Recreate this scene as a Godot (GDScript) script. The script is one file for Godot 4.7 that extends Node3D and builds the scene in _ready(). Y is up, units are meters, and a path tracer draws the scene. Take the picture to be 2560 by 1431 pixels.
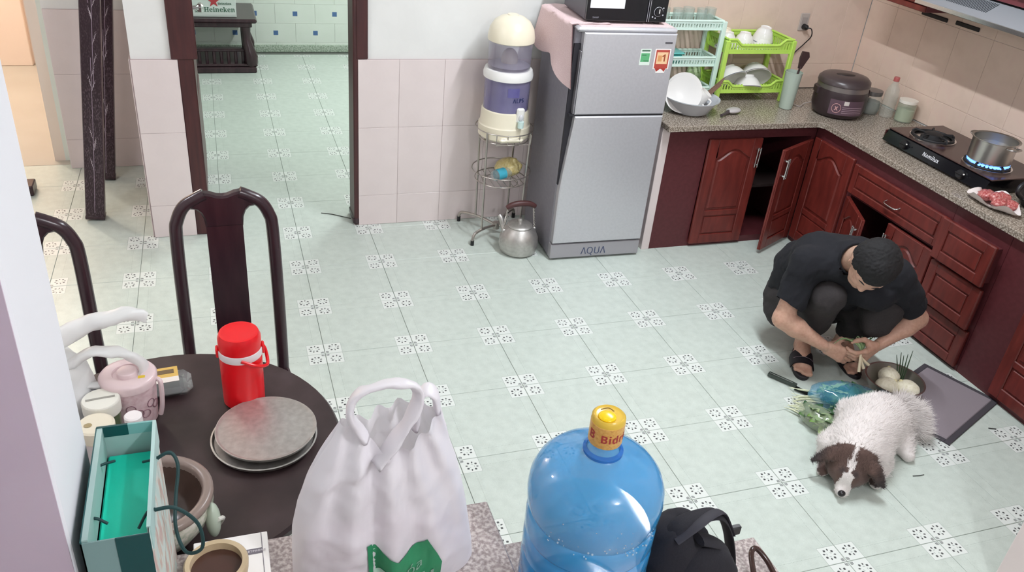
extends Node3D
# A kitchen seen from the stairs: a man squats on the tiled floor peeling spring onions, a white dog lies beside him.

var M := {}
var used := {}
var rng := RandomNumberGenerator.new()

func _ready() -> void:
	rng.seed = 7
	# ---- camera, environment, lights, exposure ----
	var cam := Camera3D.new()
	cam.name = "camera"
	cam.fov = 37.81
	cam.position = Vector3(-0.3439, 2.2049, 3.1178)
	cam.basis = Basis(Vector3.UP, -0.3675) * Basis(Vector3.RIGHT, -0.5259) * Basis(Vector3.BACK, 0.10034)
	cam.near = 0.05
	cam.current = true
	add_child(cam)
	var env := Environment.new()
	env.background_mode = Environment.BG_COLOR
	env.background_color = Color(0.02, 0.02, 0.02)
	env.tonemap_mode = Environment.TONE_MAPPER_LINEAR
	env.tonemap_exposure = 1.25
	env.sdfgi_enabled = true
	env.ssao_enabled = true
	env.ssil_enabled = true
	var we := WorldEnvironment.new()
	we.name = "world_environment"
	we.environment = env
	add_child(we)
	make_materials()
	# the fluorescent tube of the kitchen, a bulb in the next room and a warm bulb in the front room
	tube_lamp("kitchen_tube_light", Vector3(1.65, 2.93, 0.45), 1.2, 4.9, Color(0.95, 0.975, 1.0), "long white fluorescent tube on the kitchen ceiling above the floor")
	tube_lamp("bath_tube_light", Vector3(1.5, 2.93, -3.2), 1.2, 5.1, Color(0.955, 0.985, 0.99), "white fluorescent tube on the ceiling beyond the doorway")
	bulb_lamp("warm_bulb_light", Vector3(-2.2, 2.6, -3.7), 1.9, Color(1.0, 0.94, 0.88), "warm bulb on the ceiling of the orange lit front room")
	bulb_lamp("stair_bulb_light", Vector3(0.9, 2.85, 3.6), 1.45, Color(0.97, 0.975, 1.0), "white bulb on the ceiling above the stairs")
	bulb_lamp("hall_bulb_light", Vector3(-1.9, 2.75, 0.3), 0.62, Color(0.97, 0.965, 1.0), "white bulb on the ceiling left of the dining table")
	build_room()
	build_doorway()
	build_kitchen()
	build_counter_things()
	build_fridge_corner()
	build_dining()
	build_stairs_things()
	build_floor_things()
	build_person()
	build_dog()

# ------------------------------------------------------------------ names and nodes
func thing(called: String, label: String, category: String, at := Vector3.ZERO, turn := 0.0, group := "") -> Node3D:
	var o := Node3D.new()
	o.name = numbered(called)
	add_child(o)
	o.position = at
	o.rotation.y = turn
	o.set_meta("label", label)
	o.set_meta("category", category)
	if group != "":
		o.set_meta("group", group)
	return o

func numbered(called: String) -> String:
	if not used.has(called):
		used[called] = 0
		return called
	used[called] += 1
	return "%s_%03d" % [called, used[called]]

func part(parent: Node3D, called: String, mesh: Mesh, m: Material, label := "", at := Vector3.ZERO) -> MeshInstance3D:
	var o := MeshInstance3D.new()
	o.mesh = mesh
	o.material_override = m
	var n := 0
	var full := called
	while parent.has_node(full):
		n += 1
		full = "%s_%03d" % [called, n]
	o.name = full
	parent.add_child(o)
	o.position = at
	if label != "":
		o.set_meta("label", label)
	return o

func struct(called: String, mesh: Mesh, m: Material, label := "") -> MeshInstance3D:
	var o := MeshInstance3D.new()
	o.mesh = mesh
	o.material_override = m
	o.name = numbered(called)
	add_child(o)
	o.set_meta("kind", "structure")
	if label != "":
		o.set_meta("label", label)
	return o

func single(called: String, mesh: Mesh, m: Material, label: String, category: String, at := Vector3.ZERO, turn := 0.0, group := "") -> MeshInstance3D:
	var o := MeshInstance3D.new()
	o.mesh = mesh
	o.material_override = m
	o.name = numbered(called)
	add_child(o)
	o.position = at
	o.rotation.y = turn
	o.set_meta("label", label)
	o.set_meta("category", category)
	if group != "":
		o.set_meta("group", group)
	return o

func copy_of(src: Node3D, called: String, label: String, at: Vector3, turn := 0.0, group := "") -> Node3D:
	var r: Node3D = src.duplicate()
	r.name = numbered(called)
	add_child(r)
	r.position = at
	r.rotation = Vector3(0, turn, 0)
	r.set_meta("label", label)
	if group != "":
		r.set_meta("group", group)
	return r

# ------------------------------------------------------------------ mesh builder (faces counter-clockwise from outside; turned for Godot when built)
class MB:
	var v := PackedVector3Array()
	var t := PackedInt32Array()
	var uv := PackedVector2Array()
	var col := PackedColorArray()

	func p(a: Vector3, u := Vector2.ZERO) -> int:
		v.append(a)
		uv.append(u)
		return v.size() - 1

	func tri(a: int, b: int, c: int) -> void:
		t.append(a); t.append(b); t.append(c)

	func quad(a: int, b: int, c: int, d: int) -> void:
		tri(a, b, c); tri(a, c, d)

	func face(a: Vector3, b: Vector3, c: Vector3, d: Vector3) -> MB:
		quad(p(a, Vector2(0, 1)), p(b, Vector2(1, 1)), p(c, Vector2(1, 0)), p(d, Vector2(0, 0)))
		return self

	# a box between two corners with chamfered edges
	func box(lo: Vector3, hi: Vector3, bev := 0.0) -> MB:
		var c := (lo + hi) / 2.0
		var h := (hi - lo).abs() / 2.0
		bev = minf(bev, minf(h.x, minf(h.y, h.z)) * 0.9)
		var ax := [Vector3(1, 0, 0), Vector3(0, 1, 0), Vector3(0, 0, 1)]
		for k in 3:
			for s in [1.0, -1.0]:
				var n: Vector3 = ax[k] * s
				var a: Vector3 = ax[(k + 1) % 3]
				var b: Vector3 = ax[(k + 2) % 3]
				if s < 0:
					var q := a
					a = b
					b = q
				var hn: float = absf(n.dot(h))
				var ha: float = a.dot(h) - bev
				var hb: float = b.dot(h) - bev
				var o: Vector3 = c + n * hn
				face(o - a * ha - b * hb, o + a * ha - b * hb, o + a * ha + b * hb, o - a * ha + b * hb)
		if bev > 0.0:
			for k in 3:
				var e: Vector3 = ax[k]
				var a: Vector3 = ax[(k + 1) % 3]
				var b: Vector3 = ax[(k + 2) % 3]
				var he: float = e.dot(h) - bev
				for sa in [1.0, -1.0]:
					for sb in [1.0, -1.0]:
						var p1: Vector3 = c + a * sa * a.dot(h) + b * sb * (b.dot(h) - bev)
						var p2: Vector3 = c + a * sa * (a.dot(h) - bev) + b * sb * b.dot(h)
						if sa * sb > 0:
							face(p1 - e * he, p2 - e * he, p2 + e * he, p1 + e * he)
						else:
							face(p2 - e * he, p1 - e * he, p1 + e * he, p2 + e * he)
			for sx in [1.0, -1.0]:
				for sy in [1.0, -1.0]:
					for sz in [1.0, -1.0]:
						var a := c + Vector3(sx * h.x, sy * (h.y - bev), sz * (h.z - bev))
						var b := c + Vector3(sx * (h.x - bev), sy * h.y, sz * (h.z - bev))
						var d := c + Vector3(sx * (h.x - bev), sy * (h.y - bev), sz * h.z)
						if sx * sy * sz > 0:
							tri(p(a), p(b), p(d))
						else:
							tri(p(a), p(d), p(b))
		return self

	# profile of (radius, height) points from bottom to top on the outside, turned about y
	func lathe(prof: Array, seg := 32, center := Vector3.ZERO, a0 := 0.0, a1 := TAU) -> MB:
		var rows := []
		for q in prof.size():
			var row := []
			for s in seg + 1:
				var a := lerpf(a0, a1, float(s) / seg)
				var r: float = prof[q].x
				row.append(p(center + Vector3(cos(a) * r, prof[q].y, -sin(a) * r), Vector2(float(s) / seg, 1.0 - float(q) / (prof.size() - 1))))
			rows.append(row)
		for q in prof.size() - 1:
			for s in seg:
				quad(rows[q][s], rows[q][s + 1], rows[q + 1][s + 1], rows[q + 1][s])
		return self

	# tube along points; r a number or an array
	func tube(pts: Array, r, seg := 8, closed := false, caps := true, flat := 1.0) -> MB:
		var n := pts.size()
		var rows := []
		var up := Vector3.UP
		var first: Vector3 = (pts[1] - pts[0]).normalized()
		if absf(first.dot(up)) > 0.9:
			up = Vector3.RIGHT
		for q in n:
			var d: Vector3
			if closed:
				d = (pts[(q + 1) % n] - pts[(q + n - 1) % n]).normalized()
			else:
				d = (pts[mini(q + 1, n - 1)] - pts[maxi(q - 1, 0)]).normalized()
			var side := d.cross(up).normalized()
			up = side.cross(d).normalized()
			var rr: float = r[q] if r is Array else r
			var row := []
			for s in seg:
				var a := TAU * s / seg
				row.append(p(pts[q] + side * cos(a) * rr + up * sin(a) * rr * flat, Vector2(float(s) / seg, float(q) / maxi(1, n - 1))))
			rows.append(row)
		for q in (n if closed else n - 1):
			for s in seg:
				quad(rows[q][s], rows[q][(s + 1) % seg], rows[(q + 1) % n][(s + 1) % seg], rows[(q + 1) % n][s])
		if caps and not closed:
			var a := p(pts[0])
			var b := p(pts[n - 1])
			for s in seg:
				tri(a, rows[0][(s + 1) % seg], rows[0][s])
				tri(b, rows[n - 1][s], rows[n - 1][(s + 1) % seg])
		return self

	# polygon in the xy plane (counter-clockwise), from z0 to z1 with a chamfer at the z1 side
	func prism(poly: PackedVector2Array, z0: float, z1: float, bev := 0.0) -> MB:
		if Geometry2D.is_polygon_clockwise(poly):
			poly.reverse()
		var n := poly.size()
		var top := poly
		if bev > 0.0:
			top = PackedVector2Array()
			for i in n:
				var e1 := (poly[i] - poly[(i + n - 1) % n]).normalized()
				var e2 := (poly[(i + 1) % n] - poly[i]).normalized()
				var n1 := Vector2(-e1.y, e1.x)
				var n2 := Vector2(-e2.y, e2.x)
				var m := (n1 + n2)
				m = m / maxf(0.3, m.length_squared() / 2.0)
				top.append(poly[i] + m * bev)
		var ring := func(pp: PackedVector2Array, z: float) -> Array:
			var o := []
			for q in pp:
				o.append(p(Vector3(q.x, q.y, z), q))
			return o
		var r0: Array = ring.call(poly, z0)
		var r1: Array = ring.call(poly, z1 - bev)
		for i in n:
			quad(r0[i], r0[(i + 1) % n], r1[(i + 1) % n], r1[i])
		if bev > 0.0:
			var r2: Array = ring.call(top, z1)
			for i in n:
				quad(r1[i], r1[(i + 1) % n], r2[(i + 1) % n], r2[i])
		var ix := Geometry2D.triangulate_polygon(poly)
		var c0: Array = ring.call(poly, z0)
		var c1: Array = ring.call(top, z1)
		for i in range(0, ix.size(), 3):
			var a := ix[i]
			var b := ix[i + 1]
			var c := ix[i + 2]
			if (poly[b] - poly[a]).cross(poly[c] - poly[a]) < 0:
				var q := b
				b = c
				c = q
			tri(c1[a], c1[b], c1[c])
			tri(c0[a], c0[c], c0[b])
		return self

	func ball(center: Vector3, r: Vector3, seg := 16, rows := 10) -> MB:
		var prof := []
		for i in rows + 1:
			var a := -PI / 2 + PI * i / rows
			prof.append(Vector2(cos(a), sin(a)))
		var m := MB.new()
		m.lathe(prof, seg)
		return add(m, Transform3D(Basis.from_scale(r), center))

	# closed or open surface from a function of (u, v) in 0..1
	func grid(nu: int, nv: int, f: Callable) -> MB:
		var base := v.size()
		for j in nv + 1:
			for i in nu + 1:
				var u := Vector2(float(i) / nu, float(j) / nv)
				p(f.call(u.x, u.y), u)
		for j in nv:
			for i in nu:
				var a := base + j * (nu + 1) + i
				quad(a, a + 1, a + nu + 2, a + nu + 1)
		return self

	func add(m: MB, x := Transform3D()) -> MB:
		var base := v.size()
		var mirrored := x.basis.determinant() < 0
		for i in m.v.size():
			p(x * m.v[i], m.uv[i])
		for i in range(0, m.t.size(), 3):
			if mirrored:
				tri(base + m.t[i], base + m.t[i + 2], base + m.t[i + 1])
			else:
				tri(base + m.t[i], base + m.t[i + 1], base + m.t[i + 2])
		return self

	func moved(x: Transform3D) -> MB:
		for i in v.size():
			v[i] = x * v[i]
		return self

	func warp(f: Callable) -> MB:
		for i in v.size():
			v[i] = f.call(v[i])
		return self

	# the mesh, smooth where faces meet at less than the crease angle
	func mesh(crease := 38.0) -> ArrayMesh:
		var nt := t.size() / 3
		var fn := PackedVector3Array()
		fn.resize(nt)
		var id := PackedInt32Array()
		id.resize(v.size())
		var at := {}
		for i in v.size():
			var key := Vector3i((v[i] * 20000.0).round())
			if not at.has(key):
				at[key] = at.size()
			id[i] = at[key]
		var sum := PackedVector3Array()
		sum.resize(at.size())
		var touching := []
		var smooth := crease >= 179.0
		if not smooth:
			touching.resize(at.size())
			for i in at.size():
				touching[i] = PackedInt32Array()
		for f in nt:
			var a := v[t[f * 3]]
			var n := (v[t[f * 3 + 1]] - a).cross(v[t[f * 3 + 2]] - a)
			fn[f] = n
			for k in 3:
				var w := id[t[f * 3 + k]]
				if smooth:
					sum[w] += n
				else:
					touching[w].append(f)
		var lim := cos(deg_to_rad(crease))
		var P := PackedVector3Array()
		var N := PackedVector3Array()
		var U := PackedVector2Array()
		var C := PackedColorArray()
		var I := PackedInt32Array()
		var made := {}
		var colored := col.size() == v.size()
		for f in nt:
			var n0 := fn[f].normalized()
			if n0 == Vector3.ZERO:
				continue
			for k in [0, 2, 1]:
				var i: int = t[f * 3 + k]
				var n := Vector3.ZERO
				if smooth:
					n = sum[id[i]].normalized()
				else:
					for g in touching[id[i]]:
						if fn[g].normalized().dot(n0) > lim:
							n += fn[g]
					n = n.normalized()
				var key := [i, Vector3i((n * 500.0).round())]
				if not made.has(key):
					made[key] = P.size()
					P.append(v[i])
					N.append(n)
					U.append(uv[i])
					if colored:
						C.append(col[i])
				I.append(made[key])
		var arr := []
		arr.resize(Mesh.ARRAY_MAX)
		arr[Mesh.ARRAY_VERTEX] = P
		arr[Mesh.ARRAY_NORMAL] = N
		arr[Mesh.ARRAY_TEX_UV] = U
		if colored:
			arr[Mesh.ARRAY_COLOR] = C
		arr[Mesh.ARRAY_INDEX] = I
		var m := ArrayMesh.new()
		m.add_surface_from_arrays(Mesh.PRIMITIVE_TRIANGLES, arr)
		return m

func box(lo: Vector3, hi: Vector3, bev := 0.0) -> MB:
	return MB.new().box(lo, hi, bev)

func rod(pts: Array, r, seg := 8, closed := false) -> MB:
	return MB.new().tube(pts, r, seg, closed)

func V(x: float, y: float, z: float) -> Vector3:
	return Vector3(x, y, z)

# points of a smooth curve through the given ones
func curve(pts: Array, per := 6, closed := false) -> Array:
	var o := []
	var n := pts.size()
	var last := n if closed else n - 1
	for i in last:
		var a: Vector3 = pts[(i + n - 1) % n] if closed else pts[maxi(i - 1, 0)]
		var b: Vector3 = pts[i]
		var c: Vector3 = pts[(i + 1) % n]
		var d: Vector3 = pts[(i + 2) % n] if closed else pts[mini(i + 2, n - 1)]
		for k in per:
			o.append(b.cubic_interpolate(c, a, d, float(k) / per))
	if not closed:
		o.append(pts[n - 1])
	return o

func circle(c: Vector3, r: float, n := 24, a := Vector3.RIGHT, b := Vector3.BACK) -> Array:
	var o := []
	for i in n:
		var w := TAU * i / n
		o.append(c + a * r * cos(w) + b * r * sin(w))
	return o

func arr2(a: Array) -> PackedVector2Array:
	var o := PackedVector2Array()
	for i in range(0, a.size(), 2):
		o.append(Vector2(a[i], a[i + 1]))
	return o

# flat lettering in the xy plane, centred, facing +z; the callable may bend it
func letters(text: String, height: float, depth := 0.0006, serif := false, bold := false, bend = null) -> Mesh:
	var f := SystemFont.new()
	f.font_names = PackedStringArray(["Droid Serif" if serif else "Droid Sans"])
	f.font_weight = 700 if bold else 400
	var tm := TextMesh.new()
	tm.font = f
	tm.text = text
	tm.font_size = 64
	tm.pixel_size = height / 46.0
	tm.depth = depth
	tm.curve_step = 1.0
	if bend == null:
		return tm
	var a := tm.get_mesh_arrays()
	var b := MB.new()
	for q in a[Mesh.ARRAY_VERTEX]:
		b.p(bend.call(q))
	var ix: PackedInt32Array = a[Mesh.ARRAY_INDEX]
	for i in range(0, ix.size(), 3):
		b.tri(ix[i], ix[i + 2], ix[i + 1])
	return b.mesh(30)

# ------------------------------------------------------------------ lamps
func tube_lamp(called: String, at: Vector3, length: float, energy: float, c: Color, label: String) -> void:
	var o := thing(called, label, "lamp", at)
	part(o, "fitting", box(V(-0.03, 0.018, -length / 2 - 0.04), V(0.03, 0.07, length / 2 + 0.04), 0.006).mesh(), M.white_plastic)
	var g := StandardMaterial3D.new()
	g.albedo_color = Color(0.9, 0.9, 0.9)
	g.emission_enabled = true
	g.emission = c
	g.emission_energy_multiplier = 3.0
	part(o, "fluorescent_tube", rod([V(0, 0, -length / 2), V(0, 0, length / 2)], 0.014, 12).mesh(), g)
	var l := AreaLight3D.new()
	l.name = "area_light"
	l.area_size = Vector2(0.05, length)
	l.light_energy = energy
	l.light_color = c
	l.shadow_enabled = true
	l.area_range = 12.0
	o.add_child(l)
	l.position = V(0, -0.02, 0)
	l.rotation = V(-PI / 2, 0, 0)

func bulb_lamp(called: String, at: Vector3, energy: float, c: Color, label: String) -> void:
	var o := thing(called, label, "lamp", at)
	var g := StandardMaterial3D.new()
	g.emission_enabled = true
	g.emission = c
	g.emission_energy_multiplier = 3.0
	part(o, "bulb", MB.new().ball(Vector3.ZERO, V(0.035, 0.045, 0.035)).mesh(180), g)
	part(o, "socket", MB.new().lathe([Vector2(0, 0.04), Vector2(0.02, 0.04), Vector2(0.02, 0.1), Vector2(0, 0.1)], 16).mesh(), M.white_plastic)
	var l := OmniLight3D.new()
	l.name = "bulb_light"
	l.light_energy = energy
	l.light_color = c
	l.light_size = 0.05
	l.omni_range = 12.0
	l.omni_attenuation = 2.0
	l.shadow_enabled = true
	o.add_child(l)
	l.position = V(0, -0.0, 0)

# ------------------------------------------------------------------ materials
func mat(c: Color, rough := 0.5, metal := 0.0) -> StandardMaterial3D:
	var m := StandardMaterial3D.new()
	m.albedo_color = c
	m.roughness = rough
	m.metallic = metal
	return m

func clear(c: Color, alpha: float, rough := 0.06) -> StandardMaterial3D:
	var m := mat(c, rough)
	m.albedo_color.a = alpha
	m.transparency = BaseMaterial3D.TRANSPARENCY_ALPHA
	m.cull_mode = BaseMaterial3D.CULL_DISABLED
	return m

func ramp(stops: Array) -> Gradient:
	var g := Gradient.new()
	var o := PackedFloat32Array()
	var c := PackedColorArray()
	for s in stops:
		o.append(s[0])
		c.append(s[1])
	g.offsets = o
	g.colors = c
	return g

func noise_tex(seed_: int, freq: float, stops: Array, size := 512, octaves := 4, kind := FastNoiseLite.TYPE_SIMPLEX_SMOOTH) -> NoiseTexture2D:
	var n := FastNoiseLite.new()
	n.seed = seed_
	n.frequency = freq
	n.noise_type = kind
	n.fractal_octaves = octaves
	var t := NoiseTexture2D.new()
	t.noise = n
	t.width = size
	t.height = size
	t.seamless = true
	t.color_ramp = ramp(stops)
	return t

func noisy(seed_: int, freq: float, stops: Array, scale: Vector3, rough: float, octaves := 4, size := 512) -> StandardMaterial3D:
	var m := mat(Color.WHITE, rough)
	m.albedo_texture = noise_tex(seed_, freq, stops, size, octaves)
	m.uv1_triplanar = true
	m.uv1_scale = scale
	return m

func H(s: String) -> Color:
	return Color.html(s)

func make_materials() -> void:
	M.white_plastic = mat(H("e9e7e2"), 0.35)
	M.plaster = noisy(3, 0.01, [[0.0, H("e6e5e2")], [1.0, H("f0efec")]], Vector3(0.4, 0.4, 0.4), 0.85)
	M.lavender = noisy(4, 0.01, [[0.0, H("c9b6c6")], [1.0, H("d2c0ce")]], Vector3(0.5, 0.5, 0.5), 0.8)
	M.white_paint = mat(H("f6f6fb"), 0.7)
	M.ceiling = mat(H("efefec"), 0.9)
	M.grout_dark = mat(H("6d716b"), 0.9)
	M.grout_light = mat(H("c7b9b4"), 0.9)
	M.grout_pink = mat(H("b7a5a5"), 0.9)
	M.pink_tile = noisy(5, 0.008, [[0.0, H("e4d6d4")], [1.0, H("ebdddb")]], Vector3(0.7, 0.7, 0.7), 0.28)
	M.peach_tile = noisy(6, 0.012, [[0.0, H("dfc7b6")], [0.5, H("e6cebd")], [1.0, H("e4c9ba")]], Vector3(0.9, 0.9, 0.9), 0.42)
	M.far_tile = noisy(8, 0.01, [[0.0, H("dfe5dc")], [1.0, H("e7ece4")]], Vector3(0.7, 0.7, 0.7), 0.3)
	M.blue_tile = mat(H("4f6fa0"), 0.3)
	M.front_room = mat(H("efdfd2"), 0.6)
	M.front_floor = noisy(9, 0.006, [[0.0, H("b5b1a6")], [1.0, H("bdbab0")]], Vector3(0.5, 0.5, 0.5), 0.3)
	M.red_wood = noisy(11, 0.012, [[0.0, H("5a1f1b")], [0.5, H("6a2721")], [1.0, H("7b3029")]], Vector3(3.0, 0.6, 3.0), 0.38)
	M.red_panel = noisy(12, 0.03, [[0.0, H("522226")], [1.0, H("5f2a2f")]], Vector3(2, 2, 2), 0.5)
	M.door_wood = noisy(13, 0.01, [[0.0, H("3e2022")], [1.0, H("552d2c")]], Vector3(6.0, 0.5, 6.0), 0.4)
	M.dark_inside = mat(H("2a1a18"), 0.8)
	M.ebony = noisy(14, 0.01, [[0.0, H("2f1d24")], [1.0, H("402a30")]], Vector3(4.0, 0.6, 4.0), 0.24)
	M.table_wood = noisy(15, 0.008, [[0.0, H("2b1e20")], [0.5, H("382a2b")], [1.0, H("46383a")]], Vector3(1.2, 1.2, 1.2), 0.36, 5)
	M.granite = granite(21, [[0.0, H("5d5247")], [0.36, H("786c60")], [0.47, H("8d8174")], [0.56, H("a1968a")], [0.7, H("b5aa9d")], [1.0, H("cbc0b4")]], 9.0)
	M.granite_pink = granite(22, [[0.0, H("857876")], [0.36, H("9f9290")], [0.47, H("ada09d")], [0.56, H("b9adaa")], [0.7, H("c6bbb7")], [1.0, H("d3c9c5")]], 9.0)
	M.green_granite = granite(23, [[0.0, H("83927f")], [0.4, H("9fae9c")], [0.5, H("b0bdad")], [0.62, H("c0cbbd")], [1.0, H("ccd6c9")]], 6.0)
	M.chrome = mat(H("d8d8d8"), 0.16, 1.0)
	M.steel = mat(H("c4c2bf"), 0.3, 1.0)
	M.dull_alu = noisy(24, 0.02, [[0.0, H("b4b0ac")], [1.0, H("cfccc8")]], Vector3(4, 4, 4), 0.42)
	M.dull_alu.metallic = 0.85
	M.black_plastic = mat(H("17161a"), 0.4)
	M.black_gloss = mat(H("141418"), 0.12)
	M.black_iron = mat(H("1c1b1d"), 0.6)
	M.white_china = mat(H("efece8"), 0.12)
	M.cream_plastic = mat(H("efe6cf"), 0.3)
	M.red_plastic = mat(H("e8141f"), 0.3)
	M.label_ink = mat(H("2c3560"), 0.5)

func granite(seed_: int, stops: Array, scale: float) -> StandardMaterial3D:
	var m := mat(Color.WHITE, 0.25)
	m.albedo_texture = noise_tex(seed_, 0.035, stops, 512, 4)
	m.uv1_triplanar = true
	m.uv1_scale = Vector3(scale, scale, scale) / 2.0
	return m

# ------------------------------------------------------------------ the room
const TILE := 0.4

func floor_print() -> ImageTexture:
	var S := 512
	var im := Image.create(S, S, false, Image.FORMAT_RGB8)
	var n := FastNoiseLite.new()
	n.seed = 40
	n.frequency = 0.012
	n.fractal_octaves = 4
	for y in S:
		for x in S:
			var g := n.get_noise_2d(x, y) * 0.035 + n.get_noise_2d(x * 9.0, y * 9.0) * 0.02
			im.set_pixel(x, y, Color(0.792 + g, 0.83 + g, 0.797 + g))
	var px := S / TILE
	# rows of faint dots along the edges, between the corner squares
	for q in 40:
		var c := int((0.086 + q * 0.0059) * px)
		for off in [0.043, 0.052]:
			var d := int(off * px)
			var ink := Color(0.69, 0.74, 0.70) if (q * 7 + int(off * 1000)) % 3 else Color(0.62, 0.66, 0.62)
			if off > 0.05:
				ink = Color(0.76, 0.80, 0.77)
			for e in [Vector2i(c, d), Vector2i(c, S - d), Vector2i(d, c), Vector2i(S - d, c)]:
				im.fill_rect(Rect2i(e, Vector2i(3, 3) if off < 0.05 else Vector2i(6, 2)), ink)
	# a quarter of the ornament in each corner
	var w := int(0.076 * px)
	for cx in 2:
		for cy in 2:
			for y in w:
				for x in w:
					var m := Vector2(x, y) / px
					var col := Color(0.885, 0.905, 0.885)
					if x > w - 3 or y > w - 3:
						col = Color(0.66, 0.70, 0.67)
					var r := m - Vector2(0.041, 0.041)
					var a := fposmod(atan2(r.y, r.x), TAU)
					var l := r.length()
					var seg := fposmod(a / TAU * 8.0 + 0.25, 1.0)
					var leaf := int(a / TAU * 8.0 + 0.25) % 8
					if l > 0.0155 and l < 0.0255 and absf(seg - 0.5) < (0.34 if leaf % 2 else 0.2) * (1.0 - absf(l - 0.0205) / 0.007):
						col = Color(0.30, 0.31, 0.31)
					elif l > 0.008 and l < 0.0115 and leaf % 3 == 0:
						col = Color(0.72, 0.75, 0.73)
					if m.x < 0.0155 and m.y < 0.0155 and m.x > 0.0025 and m.y > 0.0025 and int(m.x * 620) % 3 != 0 and (m.x + m.y) < 0.026:
						col = Color(0.40, 0.42, 0.42)
					im.set_pixel(x if cx == 0 else S - 1 - x, y if cy == 0 else S - 1 - y, col)
	return ImageTexture.create_from_image(im)

func build_room() -> void:
	# floor: a bed of grout with tiles laid on it
	var bed := struct("floor", box(V(-4.2, -0.12, -6.2), V(3.72, -0.0035, 4.6)).mesh(), M.grout_dark, "mint green floor of square ceramic tiles with flowered corners")
	var fm := mat(Color.WHITE, 0.3)
	fm.albedo_texture = floor_print()
	M.floor_tile = fm
	var h := TILE / 2.0 - 0.0009
	var tile := MB.new()
	var b := 0.0012
	tile.face(V(-h + b, 0, h - b), V(h - b, 0, h - b), V(h - b, 0, -h + b), V(-h + b, 0, -h + b))
	for k in 4:
		var r := Basis(Vector3.UP, k * PI / 2)
		var q := [V(-h, -b, h), V(h, -b, h), V(h - b, 0, h - b), V(-h + b, 0, h - b), V(-h, -0.006, h), V(h, -0.006, h)]
		tile.quad(tile.p(r * q[0], Vector2(0.5, 0.3)), tile.p(r * q[1], Vector2(0.5, 0.3)), tile.p(r * q[2], Vector2(0.5, 0.3)), tile.p(r * q[3], Vector2(0.5, 0.3)))
		tile.quad(tile.p(r * q[4], Vector2(0.5, 0.3)), tile.p(r * q[5], Vector2(0.5, 0.3)), tile.p(r * q[1], Vector2(0.5, 0.3)), tile.p(r * q[0], Vector2(0.5, 0.3)))
	var tm := tile.mesh(20)
	var rest := MB.new()
	for j in range(-13, 11):
		for i in range(-8, 9):
			var c := V((i + 0.5) * TILE, 0, (j + 0.5) * TILE)
			if c.z < -4.9 or (c.x < -1.24 and c.z < -2.3):
				continue
			var seen := false
			if c.x < 3.0 and c.z < 1.85:
				if c.z > -1.3:
					seen = c.x > -1.9 and c.x < 2.95 and c.z > -1.3 and c.x < 1.9 + (c.z + 1.3) * 3.0
				else:
					seen = c.x > -1.9 and c.x < 1.0
			if seen:
				var o := part(bed, "tile", tm, fm)
				o.position = c + V(0, rng.randf_range(-0.0003, 0.0003), 0)
			else:
				rest.add(tile, Transform3D(Basis(), c))
	var far := part(bed, "far_tiles", rest.mesh(20), fm)
	far.set_meta("kind", "stuff")
	var ff := part(bed, "front_room_floor", box(V(-4.2, -0.003, -6.2), V(-1.26, 0.0015, -2.33)).mesh(), M.front_floor, "smooth floor of the orange lit front room")
	ff.name = "front_room_floor"

	struct("ceiling", box(V(-4.4, 3.0, -6.4), V(3.9, 3.15, 4.8)).mesh(), M.ceiling)
	# the wall with the doorway: its pilaster left of the door, its long part right of the door and the lintel
	var wb := struct("wall_back", wall_back_mesh(), M.plaster, "white plastered wall with the doorway and pink tiled dado")
	# pink dado tiles right of the door and on the pilaster
	tiles(wb, V(0.352, 0, -1.256), Vector3.RIGHT, Vector3.BACK, 1.53, [0.0, 0.185, 0.588, 0.963], 0.25, 0.012, M.pink_tile, M.grout_pink, 0.03)
	tiles(wb, V(-0.742, 0, -1.262), Vector3.RIGHT, Vector3.BACK, 0.214, [0.0, 0.185, 0.588, 0.963], 0.4, 0.014, M.pink_tile, M.grout_pink, 0.0)
	# side of the pilaster toward the passage
	tiles(wb, V(-0.742, 0, -2.24), Vector3.BACK, Vector3.LEFT, 0.98, [0.0, 0.185, 0.588, 0.963], 0.25, 0.008, M.pink_tile, M.grout_pink, 0.0)
	# peach tiles behind the worktop
	tiles(wb, V(1.9, 0.78, -1.256), Vector3.RIGHT, Vector3.BACK, 1.62, [0.0, 0.153, 0.553, 0.953, 1.353], 0.245, 0.01, M.peach_tile, M.grout_light, 0.02)
	var wr := struct("wall_right", box(V(3.53, 0, -1.26), V(3.72, 3.0, 4.6)).mesh(), M.plaster, "right kitchen wall of peach coloured tiles")
	tiles(wr, V(3.532, 0.78, 2.4), Vector3.FORWARD, Vector3.LEFT, 3.645, [0.0, 0.153, 0.553, 0.953, 1.353], 0.245, 0.01, M.peach_tile, M.grout_light, 0.015)
	# passage left of the pilaster with its own dado
	var wp := struct("wall_passage", passage_mesh(), M.plaster, "grey white passage wall with mauve dado beside the orange lit room")
	tiles(wp, V(-1.252, 0, -2.275), Vector3.RIGHT, Vector3.BACK, 0.51, [0.0, 0.185, 0.588, 0.96], 0.25, 0.007, M.pink_tile, M.grout_pink, 0.0)
	# room beyond the doorway
	var wf := struct("wall_far", box(V(-1.5, 0, -5.1), V(2.3, 3.0, -4.894)).mesh(), M.grout_light, "far wall of white tiles with small blue squares beyond the doorway")
	far_tiles(wf)
	var bb := struct("baseboard_far", box(V(-1.24, 0, -4.894), V(2.1, 0.066, -4.876), 0.002).mesh(), M.green_granite, "green speckled skirting along the far wall")
	struct("wall_far_right", box(V(2.1, 0, -5.1), V(2.3, 3.0, -1.4)).mesh(), M.far_tile)
	struct("wall_far_left", box(V(-1.3, 0, -4.9), V(-1.24, 3.0, -2.4)).mesh(), M.far_tile)
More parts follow.
